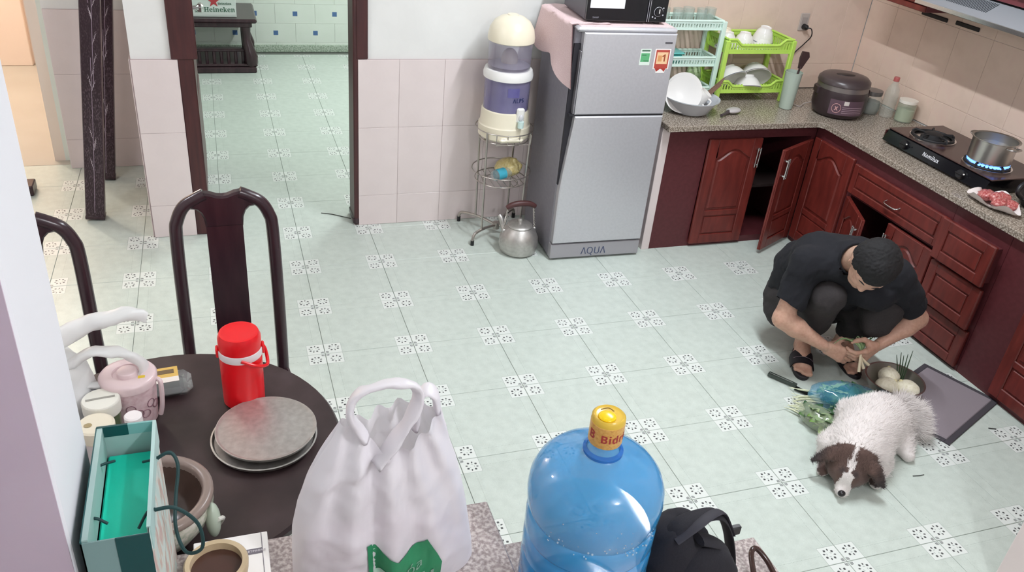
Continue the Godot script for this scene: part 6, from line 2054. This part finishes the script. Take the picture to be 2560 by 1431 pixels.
# ------------------------------------------------------------------ the man
func hand_bones(w: Vector3, fwd: Vector3, thumb: Vector3, curls: Array, thumb_to: Vector3) -> Array:
	var T := thumb.normalized()
	var F := (fwd - T * fwd.dot(T)).normalized()
	# palm normal: the side toward which fingers bend
	var P := thumb_to.normalized()
	P = (P - F * P.dot(F) - T * P.dot(T)).normalized()
	var b := []
	b.append([w - F * 0.03, w + F * 0.01, 0.0235, 0.024, P * 0.25])
	for s in [0.026, 0.009, -0.009, -0.026]:
		b.append([w + F * 0.012 + T * s * 0.6, w + F * 0.082 + T * s - P * 0.004, 0.0165, 0.0125])
	b.append([w + F * 0.02 + T * 0.012 + P * 0.008, w + F * 0.045 + T * 0.028 + P * 0.012, 0.018, 0.015])
	var spread := [0.029, 0.01, -0.0095, -0.028]
	var lens := [[0.041, 0.026, 0.021], [0.045, 0.029, 0.023], [0.042, 0.027, 0.022], [0.033, 0.021, 0.018]]
	for i in 4:
		var p: Vector3 = w + F * (0.086 if i < 3 else 0.078) + T * spread[i] - P * 0.003
		var a: float = curls[i] * 0.55
		var side: float = (1.5 - i) * 0.05
		for s in 3:
			var d := (F * cos(a) + P * sin(a) + T * side).normalized()
			var q: Vector3 = p + d * lens[i][s]
			b.append([p, q, [0.0092, 0.0085, 0.0076][s], [0.0085, 0.0077, 0.0066][s]])
			p = q
			a += curls[i] * (1.0 if s == 0 else 0.7)
	var t0 := w + F * 0.03 + T * 0.026 + P * 0.012
	var d1 := (F * 0.55 + T * 0.62 + P * 0.5).normalized()
	var t1 := t0 + d1 * 0.042
	var d2 := (F * 0.88 + T * 0.02 + P * 0.5).normalized()
	var t2 := t1 + d2 * 0.03
	var t3 := t2 + (F * 0.9 - T * 0.18 + P * 0.35).normalized() * 0.024
	b.append([t0, t1, 0.0135, 0.011])
	b.append([t1, t2, 0.0105, 0.0095])
	b.append([t2, t3, 0.0094, 0.0072])
	return b

func build_person() -> void:
	var base := V(2.26, 0, 0.48)
	var o := thing("person", "man in a black t-shirt and dark trousers squatting on the floor and peeling spring onions", "person", base)
	var J := {"hipR": V(2.165, 0.25, 0.30), "hipL": V(2.40, 0.245, 0.31), "kneeR": V(2.122, 0.43, 0.595), "kneeL": V(2.385, 0.385, 0.66), "ankR": V(2.205, 0.085, 0.445), "ankL": V(2.42, 0.085, 0.47), "toeR": V(2.09, 0.032, 0.635), "toeL": V(2.365, 0.032, 0.68), "spine": V(2.26, 0.42, 0.355), "upper": V(2.215, 0.55, 0.485), "neck": V(2.185, 0.618, 0.585), "shR": V(2.035, 0.565, 0.505), "shL": V(2.355, 0.575, 0.69), "elR": V(1.96, 0.3, 0.54), "wrR": V(2.142, 0.2, 0.655), "elL": V(2.548, 0.345, 0.715), "wrL": V(2.36, 0.225, 0.725)}
	for q in J.keys():
		J[q] -= base
	var hc := V(2.142, 0.667, 0.752) - base
	var U := V(-0.22, 0.60, 0.77).normalized()
	var F := V(-0.45, -0.75, 0.46)
	F = (F - U * F.dot(U)).normalized()
	var R := F.cross(U)
	var h := func(x: float, y: float, z: float) -> Vector3: return hc + R * x + U * y + F * z
	var skin := noisy(111, 0.03, [[0.0, H("b98f7a")], [0.6, H("c79e8a")], [1.0, H("d0a893")]], V(4, 4, 4), 0.55)
	skin.subsurf_scatter_enabled = true
	skin.subsurf_scatter_strength = 0.15
	# body core, arms and legs
	var toR: Vector3 = (J.toeR - J.ankR) * V(1, 0, 1)
	var toL: Vector3 = (J.toeL - J.ankL) * V(1, 0, 1)
	var bb := [
		[(J.hipR + J.hipL) / 2.0, J.spine, 0.105, 0.10], [J.spine, J.upper, 0.10, 0.10], [J.upper, J.neck, 0.09, 0.055],
		[J.shR, J.neck - V(0, 0.03, 0), 0.04, 0.035], [J.shL, J.neck - V(0, 0.03, 0), 0.04, 0.035], [J.neck, h.call(0, -0.045, -0.045), 0.056, 0.052],
		[J.shR, J.elR, 0.052, 0.041], [J.elR, J.elR.lerp(J.wrR, 0.3), 0.0405, 0.0425], [J.elR.lerp(J.wrR, 0.3), J.wrR, 0.0425, 0.0255],
		[J.shL, J.elL, 0.052, 0.041], [J.elL, J.elL.lerp(J.wrL, 0.3), 0.0405, 0.0425], [J.elL.lerp(J.wrL, 0.3), J.wrL, 0.0425, 0.0255],
		[J.hipR, J.kneeR, 0.07, 0.05], [J.hipL, J.kneeL, 0.07, 0.05], [J.kneeR, J.ankR, 0.05, 0.033], [J.kneeL, J.ankL, 0.05, 0.033],
		[h.call(0, 0.02, -0.02), h.call(0, 0.0, 0.02), 0.06, 0.05],
	]
	var body := field_mesh(bb, 0.0115, 0.010)
	# feet with toes
	for s in [["ankR", toR, 1.0], ["ankL", toL, -1.0]]:
		var an: Vector3 = J[s[0]]
		var d: Vector3 = s[1].normalized()
		var sd: Vector3 = d.cross(Vector3.UP) * s[2]
		var g := an * V(1, 0, 1) + V(0, 0.028, 0)
		var fb := [[an + V(0, 0.02, 0), an - d * 0.012 - V(0, 0.01, 0), 0.036, 0.036], [an - V(0, 0.005, 0), g + d * 0.05 + V(0, 0.035, 0), 0.036, 0.034], [g - d * 0.035 + V(0, 0.01, 0), g + d * 0.02 + V(0, 0.006, 0), 0.032, 0.03], [g + d * 0.05 + V(0, 0.025, 0), g + d * 0.135 + V(0, 0.006, 0), 0.034, 0.022], [g + d * 0.06 + sd * 0.02 + V(0, 0.01, 0), g + d * 0.13 + sd * 0.026, 0.027, 0.02], [g + d * 0.06 - sd * 0.02 + V(0, 0.01, 0), g + d * 0.14 - sd * 0.02, 0.027, 0.021]]
		for t in 5:
			var w := -0.033 + t * 0.0165
			var l := 0.198 - absf(t - 1.0) * 0.007 - (0.008 if t > 2 else 0.0)
			fb.append([g + d * 0.13 + sd * w * 0.9 + V(0, 0.002, 0), g + d * l + sd * w + V(0, -0.003, 0), 0.0125 if t == 0 else 0.0095, 0.0115 if t == 0 else 0.0085])
		body.add(field_mesh(fb, 0.0045, 0.004))
	# head
	var hb := [
		[h.call(0, 0.035, -0.03), h.call(0, 0.038, 0.012), 0.079, 0.074], [h.call(0.022, 0.025, -0.015), h.call(-0.022, 0.025, -0.015), 0.074, 0.074],
		[h.call(0, 0.0, -0.04), h.call(0, 0.0, 0.03), 0.066, 0.062], [h.call(0.02, -0.035, 0.03), h.call(-0.02, -0.035, 0.03), 0.047, 0.047],
		[h.call(0.018, -0.075, 0.045), h.call(-0.018, -0.075, 0.045), 0.03, 0.03], [h.call(0, -0.09, 0.06), h.call(0, -0.085, 0.062), 0.021, 0.021],
		[h.call(0.03, -0.02, 0.062), h.call(0.034, -0.03, 0.052), 0.024, 0.022], [h.call(-0.03, -0.02, 0.062), h.call(-0.034, -0.03, 0.052), 0.024, 0.022],
		[h.call(0.045, 0.022, 0.062), h.call(0.012, 0.02, 0.076), 0.014, 0.013], [h.call(-0.045, 0.022, 0.062), h.call(-0.012, 0.02, 0.076), 0.014, 0.013],
		[h.call(0, 0.01, 0.078), h.call(0, -0.028, 0.094), 0.0095, 0.0125], [h.call(0.011, -0.033, 0.083), h.call(-0.011, -0.033, 0.083), 0.0085, 0.0085],
		[h.call(0.018, -0.056, 0.072), h.call(-0.018, -0.056, 0.072), 0.0095, 0.0095], [h.call(0.015, -0.066, 0.07), h.call(-0.015, -0.066, 0.07), 0.0095, 0.0095],
		[h.call(0, -0.04, -0.05), J.neck.lerp(h.call(0, -0.045, -0.045), 0.35), 0.052, 0.055],
	]
	for s in [1.0, -1.0]:
		# ears: a rim round a flat shell
		var e := []
		for q in 9:
			var a := -0.6 + q * 0.5
			e.append(h.call(s * (0.083 + 0.006 * sin(a)), -0.004 + 0.029 * sin(a), -0.012 - 0.019 * cos(a)))
		for q in 8:
			hb.append([e[q], e[q + 1], 0.0052, 0.0052])
		hb.append([h.call(s * 0.078, 0.008, -0.016), h.call(s * 0.079, -0.014, -0.006), 0.013, 0.01, R * 1.5])
		hb.append([h.call(s * 0.08, -0.03, -0.002), h.call(s * 0.08, -0.035, -0.001), 0.0065, 0.006])
	body.add(field_mesh(hb, 0.0036, 0.0045))
	# hands
	var handR := hand_bones(J.wrR, V(0.78, -0.42, 0.46), V(0.28, 0.80, 0.02), [0.42, 0.5, 0.55, 0.62], V(0.3, 0.1, -0.9))
	var handL := hand_bones(J.wrL, V(-0.88, -0.40, 0.20), V(-0.25, 0.80, 0.15), [0.75, 0.85, 0.9, 0.95], V(-0.2, -0.1, -0.9))
	body.add(field_mesh(handR, 0.0034, 0.0034))
	body.add(field_mesh(handL, 0.0034, 0.0034))
	part(o, "body", body.mesh(180), skin)
	# trousers
	var tr: StandardMaterial3D = noisy(113, 0.06, [[0.0, H("262225")], [1.0, H("35302f")]], V(4, 4, 4), 0.9)
	var pelv: Vector3 = (J.hipR + J.hipL) / 2.0
	var tb := [[J.hipR + V(0.02, 0.0, 0), J.hipL - V(0.02, 0, 0), 0.118, 0.118], [pelv + V(0, -0.01, -0.03), pelv + V(0, 0.07, 0.0), 0.125, 0.13],
		[J.hipR + V(-0.03, -0.06, 0.02), J.hipR + V(0, 0.0, 0.0), 0.085, 0.1], [J.hipL + V(0.02, -0.06, 0.02), J.hipL, 0.085, 0.1],
		[J.hipR, J.kneeR, 0.102, 0.074], [J.hipL, J.kneeL, 0.102, 0.086], [J.kneeL, J.kneeL + V(-0.02, -0.07, 0.01), 0.08, 0.07], [J.kneeR, J.kneeR.lerp(J.ankR, 0.5), 0.074, 0.066], [J.kneeL, J.kneeL.lerp(J.ankL, 0.5), 0.074, 0.066],
		[J.kneeR.lerp(J.ankR, 0.5), J.ankR + V(0, 0.055, 0), 0.066, 0.052], [J.kneeL.lerp(J.ankL, 0.5), J.ankL + V(0, 0.055, 0), 0.066, 0.052]]
	var tm := field_mesh(tb, 0.0115, 0.009, [[V(0, 0.11, 0), V(0, 1, 0)]])
	var wr := FastNoiseLite.new()
	wr.seed = 91
	wr.frequency = 7.0
	tm.warp(func(p): return p + V(wr.get_noise_3dv(p), 0.3 * wr.get_noise_3dv(p + V(4, 4, 4)), wr.get_noise_3dv(p + V(8, 1, 2))) * 0.012)
	part(o, "trousers", tm.mesh(180), tr)
	# t-shirt
	var shirt: StandardMaterial3D = noisy(114, 0.06, [[0.0, H("0c0d14")], [1.0, H("12131c")]], V(4, 4, 4), 0.9)
	var sR: Vector3 = J.shR.lerp(J.elR, 0.7)
	var sL: Vector3 = J.shL.lerp(J.elL, 0.7)
	var across: Vector3 = (J.shL - J.shR).normalized()
	var sb := [
		[pelv + V(-0.09, 0.07, 0.0), pelv + V(0.09, 0.07, 0.0), 0.128, 0.128], [J.spine - across * 0.085, J.spine + across * 0.085, 0.125, 0.125],
		[J.spine - across * 0.08, J.upper - across * 0.085, 0.12, 0.108], [J.spine + across * 0.08, J.upper + across * 0.085, 0.12, 0.108],
		[J.upper - across * 0.08, J.upper + across * 0.08, 0.11, 0.11], [J.shR, J.shL, 0.068, 0.068], [J.upper, J.neck, 0.1, 0.07], [J.neck, J.neck.lerp(hc, 0.3), 0.066, 0.062],
		[J.shR, sR, 0.069, 0.071], [J.shL, sL, 0.069, 0.069],
		[J.upper + V(0.0, -0.06, 0.08), J.shL + V(-0.06, -0.1, 0.0), 0.08, 0.07], [J.upper + V(0.02, -0.1, 0.06), J.spine + V(0.06, -0.05, 0.16), 0.09, 0.08],
	]
	var cuts := [[sR + (J.elR - J.shR).normalized() * 0.012, J.shR - J.elR + V(0.1, 0.0, 0.0), 0.14], [sL + (J.elL - J.shL).normalized() * 0.012, J.shL - J.elL - V(0.1, 0.0, 0.0), 0.14], [J.neck.lerp(hc, 0.22), J.neck - hc, 0.076]]
	var sm := field_mesh(sb, 0.0105, 0.012, [])
	sm = trim(sm, cuts)
	sm.warp(func(p): return p + V(wr.get_noise_3dv(p * 1.2), 0.4 * wr.get_noise_3dv(p * 1.2 + V(4, 4, 4)), wr.get_noise_3dv(p * 1.2 + V(8, 1, 2))) * 0.014)
	part(o, "t_shirt", sm.mesh(180), shirt)
	var ring := []
	for q in 28:
		var a := TAU * q / 28
		var n2: Vector3 = (hc - J.neck).normalized()
		var e1 := n2.cross(Vector3.UP).normalized()
		var e2 := n2.cross(e1)
		ring.append(J.neck.lerp(hc, 0.21) + (e1 * cos(a) + e2 * sin(a)) * 0.069)
	part(o, "collar", rod(ring, 0.0075, 8, true).mesh(60), shirt)
	# hair: a short cap with a nape and small tufts
	var hr := [[h.call(0, 0.043, -0.034), h.call(0, 0.05, 0.012), 0.084, 0.076], [h.call(0.022, 0.034, -0.022), h.call(-0.022, 0.034, -0.022), 0.079, 0.079], [h.call(0, 0.0, -0.05), h.call(0, -0.03, -0.058), 0.068, 0.054], [h.call(0.072, 0.01, 0.012), h.call(0.068, 0.03, 0.02), 0.012, 0.02], [h.call(-0.072, 0.01, 0.012), h.call(-0.068, 0.03, 0.02), 0.012, 0.02]]
	var hm := field_mesh(hr, 0.005, 0.005)
	var hn := FastNoiseLite.new()
	hn.seed = 6
	hn.frequency = 60.0
	hm.warp(func(p): return p + (p - hc).normalized() * 0.004 * hn.get_noise_3dv(p))
	part(o, "hair", hm.mesh(180), noisy(115, 0.1, [[0.0, H("050406")], [1.0, H("0f0c10")]], V(9, 9, 9), 0.8))
	# eyes under the brows, lips
	for s in [1.0, -1.0]:
		part(o, "eye", MB.new().ball(h.call(s * 0.03, 0.003, 0.069), V(0.011, 0.011, 0.011), 14, 10).mesh(180), mat(H("d8cfc8"), 0.2))
		part(o, "eyebrow", rod(curve([h.call(s * 0.014, 0.023, 0.0895), h.call(s * 0.032, 0.028, 0.084), h.call(s * 0.05, 0.022, 0.072)], 4), [0.002, 0.003, 0.0034, 0.0036, 0.0036, 0.0034, 0.003, 0.0024, 0.0016], 6).mesh(60), mat(H("1b171a"), 0.7))
	part(o, "lips", rod(curve([h.call(0.022, -0.06, 0.073), h.call(0.0, -0.06, 0.0835), h.call(-0.022, -0.06, 0.073)], 4), [0.002, 0.003, 0.004, 0.0045, 0.0048, 0.0045, 0.004, 0.003, 0.002], 8).mesh(60), mat(H("9a5f53"), 0.5))
	# slippers
	for s in [["ankR", toR, 1.0], ["ankL", toL, -1.0]]:
		var an: Vector3 = J[s[0]]
		var d: Vector3 = s[1].normalized()
		var sd: Vector3 = d.cross(Vector3.UP) * s[2]
		var g := an * V(1, 0, 1)
		var outline := PackedVector2Array()
		for q in 32:
			var a := TAU * q / 32
			var l := cos(a)
			var w := 0.047 + 0.006 * l
			outline.append(Vector2(0.075 + 0.142 * l, sin(a) * w * (1.0 + 0.12 * cos(2 * a))))
		var xf := Transform3D(Basis(d, sd * s[2] * -1.0, Vector3.UP), g)
		if xf.basis.determinant() < 0:
			xf = Transform3D(Basis(d, sd * s[2], Vector3.UP), g)
		var blk := mat(H("1d191e"), 0.6)
		var sole := part(o, "slipper", MB.new().prism(outline, 0.001, 0.02, 0.004).moved(xf).mesh(30), blk, "black slide slipper")
		var stp := MB.new()
		for lay in 2:
			stp.grid(14, 6, func(u, v):
				var a: float = lerpf(0.0, PI, u if lay == 0 else 1.0 - u)
				var along: float = lerpf(0.062, 0.15, v)
				var rr: float = (0.054 + 0.002 * lay * -1.5)
				return g + d * along + sd * cos(a) * rr + V(0, 0.014 + (0.062 - 0.018 * v - 0.003 * lay) * pow(sin(a), 0.7), 0))
		part(sole, "strap", stp.mesh(60), blk)
		var line := MB.new()
		line.tube(range(11).map(func(q):
			var a := lerpf(0.6, PI - 0.6, q / 10.0)
			return g + d * 0.115 + sd * cos(a) * 0.0545 + V(0, 0.0165 + 0.051 * pow(sin(a), 0.7), 0)), 0.0012, 5)
		part(sole, "strap_print", line.mesh(), mat(H("6d5f66"), 0.6))
	# what he holds
	var hp := V(2.252, 0.17, 0.765)
	var sp := thing("held_spring_onions", "bunch of spring onions with white ends held in the man's hands", "spring onion", hp)
	for k in 3:
		var off := V(0.012 * k - 0.006, 0.003 * k, -0.008 * k)
		part(sp, "white_stalk", rod(curve([V(0.012, 0.045, -0.02) + off, V(0.004, 0.01, 0.0) + off, V(-0.004 + 0.018 * k, -0.03 + 0.006 * k, 0.02) + off], 4), [0.0055, 0.0056, 0.0057, 0.0058, 0.006, 0.0062, 0.0066, 0.0072, 0.0078], 8).mesh(60), mat(H("e3d6b8"), 0.4), "cream white stalk")
	for k in 9:
		var a := k * 0.7
		part(sp, "green_leaf", rod(curve([V(0.012, 0.045, -0.02), V(0.0 + 0.006 * k, 0.07 + 0.006 * sin(a), -0.05), V(-0.05 + 0.02 * k, 0.075 + 0.012 * cos(a * 2.0), -0.085 - 0.01 * sin(a)), V(-0.09 + 0.028 * k, 0.06 + 0.014 * sin(a * 1.7), -0.09)], 4), [0.0035, 0.0035, 0.0035, 0.0034, 0.0033, 0.0032, 0.003, 0.0028, 0.0026, 0.0023, 0.002, 0.0016, 0.001], 6).mesh(60), mat([H("7f9a6a"), H("94ac80"), H("5f7d50")][k % 3], 0.5))

# cuts a mesh open along planes (sleeve ends, neck): triangles on the negative side near the plane are dropped
func trim(m: MB, cuts: Array) -> MB:
	var o := MB.new()
	o.v = m.v
	o.uv = m.uv
	for i in o.v.size():
		for c in cuts:
			var d: float = (o.v[i] - c[0]).dot(c[1].normalized())
			if d < 0.0 and d > -0.012 and (o.v[i] - c[0]).length() < c[2]:
				o.v[i] -= c[1].normalized() * d
	for i in range(0, m.t.size(), 3):
		var keep := true
		for k in 3:
			var p := m.v[m.t[i + k]]
			for c in cuts:
				if (p - c[0]).dot(c[1].normalized()) < -0.012 and (p - c[0]).length() < c[2]:
					keep = false
		if keep:
			o.tri(m.t[i], m.t[i + 1], m.t[i + 2])
	return o

# ------------------------------------------------------------------ the dog
func build_dog() -> void:
	var base := V(2.0, 0, 1.15)
	var o := thing("dog", "small fluffy white dog with brown eared head lying on the tiles with its chin down", "dog", base)
	var P := func(x: float, y: float, z: float) -> Vector3: return V(x, y, z) - base
	var hc: Vector3 = P.call(1.832, 0.078, 1.268)
	var F := V(-0.66, -0.30, 0.68).normalized()
	var U := V(-0.18, 0.94, 0.25)
	U = (U - F * U.dot(F)).normalized()
	var R := F.cross(U)
	var h := func(x: float, y: float, z: float) -> Vector3: return hc + R * x + U * y + F * z
	var bones := [
		[P.call(2.155, 0.105, 1.045), P.call(2.07, 0.118, 1.095), 0.1, 0.112], [P.call(2.07, 0.118, 1.095), P.call(1.97, 0.115, 1.155), 0.112, 0.106],
		[P.call(1.97, 0.115, 1.155), P.call(1.895, 0.10, 1.215), 0.106, 0.086], [P.call(1.895, 0.1, 1.215), hc - F * 0.03, 0.088, 0.062],
		# haunches and hind paws
		[P.call(2.19, 0.085, 1.09), P.call(2.205, 0.05, 1.145), 0.08, 0.04], [P.call(2.205, 0.04, 1.145), P.call(2.20, 0.024, 1.205), 0.034, 0.026],
		[P.call(2.05, 0.08, 1.0), P.call(2.03, 0.05, 0.985), 0.08, 0.05], [P.call(2.03, 0.03, 0.985), P.call(1.975, 0.024, 1.01), 0.032, 0.026],
		# fore legs folded beside the chest
		[P.call(1.995, 0.085, 1.225), P.call(2.035, 0.035, 1.235), 0.062, 0.036], [P.call(2.03, 0.03, 1.24), P.call(1.95, 0.024, 1.31), 0.032, 0.024],
		[P.call(1.87, 0.07, 1.12), P.call(1.855, 0.035, 1.13), 0.06, 0.04], [P.call(1.855, 0.03, 1.135), P.call(1.78, 0.024, 1.2), 0.03, 0.022],
		# tail
		[P.call(2.215, 0.115, 1.03), P.call(2.275, 0.12, 1.015), 0.036, 0.036], [P.call(2.275, 0.12, 1.015), P.call(2.33, 0.09, 1.045), 0.036, 0.04], [P.call(2.33, 0.09, 1.045), P.call(2.335, 0.045, 1.1), 0.04, 0.03],
	]
	var body := field_mesh(bones, 0.0095, 0.012)
	var hb := [
		[h.call(0, 0.008, -0.02), h.call(0, 0.008, 0.012), 0.066, 0.056], [h.call(0.028, -0.006, -0.008), h.call(-0.028, -0.006, -0.008), 0.052, 0.052],
		[h.call(0, -0.015, 0.03), h.call(0, -0.026, 0.082), 0.041, 0.024], [h.call(0, -0.042, 0.03), h.call(0, -0.042, 0.074), 0.026, 0.017],
		[h.call(0.022, 0.018, 0.038), h.call(0.014, 0.02, 0.044), 0.015, 0.014], [h.call(-0.022, 0.018, 0.038), h.call(-0.014, 0.02, 0.044), 0.015, 0.014],
		[h.call(0, 0.0, -0.05), h.call(0, 0.0, -0.1), 0.062, 0.072],
	]
	for s in [1.0, -1.0]:
		# ears fall outward to a point
		hb.append([h.call(s * 0.046, 0.05, -0.02), h.call(s * 0.082, 0.045, -0.008), 0.024, 0.021, U * 0.6])
		hb.append([h.call(s * 0.082, 0.045, -0.008), h.call(s * 0.112, 0.018, 0.008), 0.021, 0.010, U * 0.6])
		hb.append([h.call(s * 0.112, 0.018, 0.008), h.call(s * 0.135, -0.002, 0.016), 0.010, 0.0035])
	body.add(field_mesh(hb, 0.0045, 0.006))
	var white := Color(0.80, 0.745, 0.72)
	var brown := Color(0.115, 0.068, 0.055)
	var dark := Color(0.045, 0.032, 0.032)
	var nz := FastNoiseLite.new()
	nz.seed = 14
	nz.frequency = 22.0
	var paint := func(p: Vector3) -> Color:
		var d: Vector3 = p - hc
		var x := d.dot(R)
		var y := d.dot(U)
		var z := d.dot(F)
		var w := nz.get_noise_3dv(p) * 0.008
		var blaze: float = 0.0055 + (0.008 if z > 0.0 and z < 0.03 else 0.0) + w * 0.5
		var on_head: bool = d.length() < 0.14 and z > -0.066 + w and z < (0.05 if absf(x) < 0.02 else 0.066) + w and y > -0.036 + w
		if absf(x) > 0.06 and z > -0.07 and y > -0.06 and d.length() < 0.17:
			return brown.lerp(dark, clampf((absf(x) - 0.08) / 0.04, 0, 1))
		if on_head and absf(x) > blaze:
			var eye := Vector2(absf(x) - 0.024, z - 0.042).length()
			return brown.lerp(dark, clampf(1.0 - eye / 0.02, 0, 0.8))
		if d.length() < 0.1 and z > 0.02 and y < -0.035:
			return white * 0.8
		# a faint tan smudge near the rump
		var rump: float = (p - P.call(2.13, 0.23, 1.06)).length()
		return white.lerp(Color(0.55, 0.45, 0.42), clampf(1.0 - rump / 0.03, 0, 1) * 0.5)
	var col := PackedColorArray()
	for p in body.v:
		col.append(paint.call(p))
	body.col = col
	var fur := mat(Color.WHITE, 0.9)
	fur.vertex_color_use_as_albedo = true
	fur.rim_enabled = true
	fur.rim = 0.3
	var dm := body.mesh(180)
	part(o, "body", dm, fur)
	part(o, "nose", MB.new().ball(h.call(0, -0.012, 0.103), V(0.0155, 0.012, 0.013), 16, 10).mesh(180), mat(H("1b171a"), 0.3), "black nose")
	for s in [1.0, -1.0]:
		part(o, "eye", MB.new().ball(h.call(s * 0.027, 0.024, 0.049), V(0.0095, 0.0095, 0.0095), 14, 10).mesh(180), mat(H("0d0a0b"), 0.08), "dark eye")
	# fur: many fine tapering hairs lying back along the body
	var blade := MB.new()
	blade.grid(1, 4, func(u, v): return V((u - 0.5) * 0.0019 * (1.0 - 0.85 * v), v, 0.28 * v * v))
	blade.grid(1, 4, func(u, v): return V(0.28 * v * v * 0.0, v, 0.28 * v * v + (u - 0.5) * 0.0019 * (1.0 - 0.85 * v)))
	var bm := blade.mesh(180)
	var r := RandomNumberGenerator.new()
	r.seed = 33
	var a := dm.surface_get_arrays(0)
	var vv: PackedVector3Array = a[Mesh.ARRAY_VERTEX]
	var nn: PackedVector3Array = a[Mesh.ARRAY_NORMAL]
	var xf := []
	var cc := []
	for i in vv.size():
		var p := vv[i]
		if p.y + base.y < 0.012:
			continue
		var d: Vector3 = p - hc
		var headish := clampf(1.0 - (d.length() - 0.06) / 0.07, 0.0, 1.0)
		var z := d.dot(F)
		if (p - h.call(0.027, 0.024, 0.049)).length() < 0.017 or (p - h.call(-0.027, 0.024, 0.049)).length() < 0.017:
			continue
		var tail: float = clampf((p.x - 0.215) / 0.06, 0, 1) * clampf((0.04 - p.z) / 0.1 + 0.6, 0, 1)
		var paw: float = 1.0 if p.y < 0.045 else 0.0
		var per := 2 if headish > 0.5 and z > 0.03 else 3
		if tail > 0.4:
			per = 9
		for q in per:
			var len: float = lerpf(0.021, 0.011, headish) * r.randf_range(0.7, 1.2)
			if headish > 0.6 and z > 0.028:
				len = 0.004
			if paw > 0.0 and tail < 0.4:
				len = 0.008
			len += tail * 0.04 * r.randf()
			var flow := (V(0.8, -0.15, -0.5) if tail < 0.4 else V(0.75, -0.1 + r.randf_range(-0.5, 0.6), r.randf_range(-0.8, 0.7))).normalized()
			if headish > 0.6:
				flow = (-F + U * 0.1).normalized()
			var n := nn[i]
			var up := (n * 0.55 + flow * 0.75 + V(r.randf_range(-1, 1), r.randf_range(-1, 1), r.randf_range(-1, 1)) * 0.28).normalized()
			var side := up.cross(n + V(0.01, 0.02, 0.0)).normalized()
			var bk := side.cross(up)
			var jit := V(r.randf_range(-1, 1), r.randf_range(-1, 1), r.randf_range(-1, 1)) * 0.005
			xf.append(Transform3D(Basis(side, up * len, -bk * len), p + jit - n * 0.002))
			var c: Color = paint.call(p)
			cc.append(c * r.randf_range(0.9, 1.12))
	var mm := MultiMesh.new()
	mm.transform_format = MultiMesh.TRANSFORM_3D
	mm.use_colors = true
	mm.mesh = bm
	mm.instance_count = xf.size()
	for i in xf.size():
		mm.set_instance_transform(i, xf[i])
		mm.set_instance_color(i, cc[i])
	var mi := MultiMeshInstance3D.new()
	mi.name = "fur"
	mi.multimesh = mm
	mi.material_override = fur
	mi.set_meta("kind", "stuff")
	o.add_child(mi)
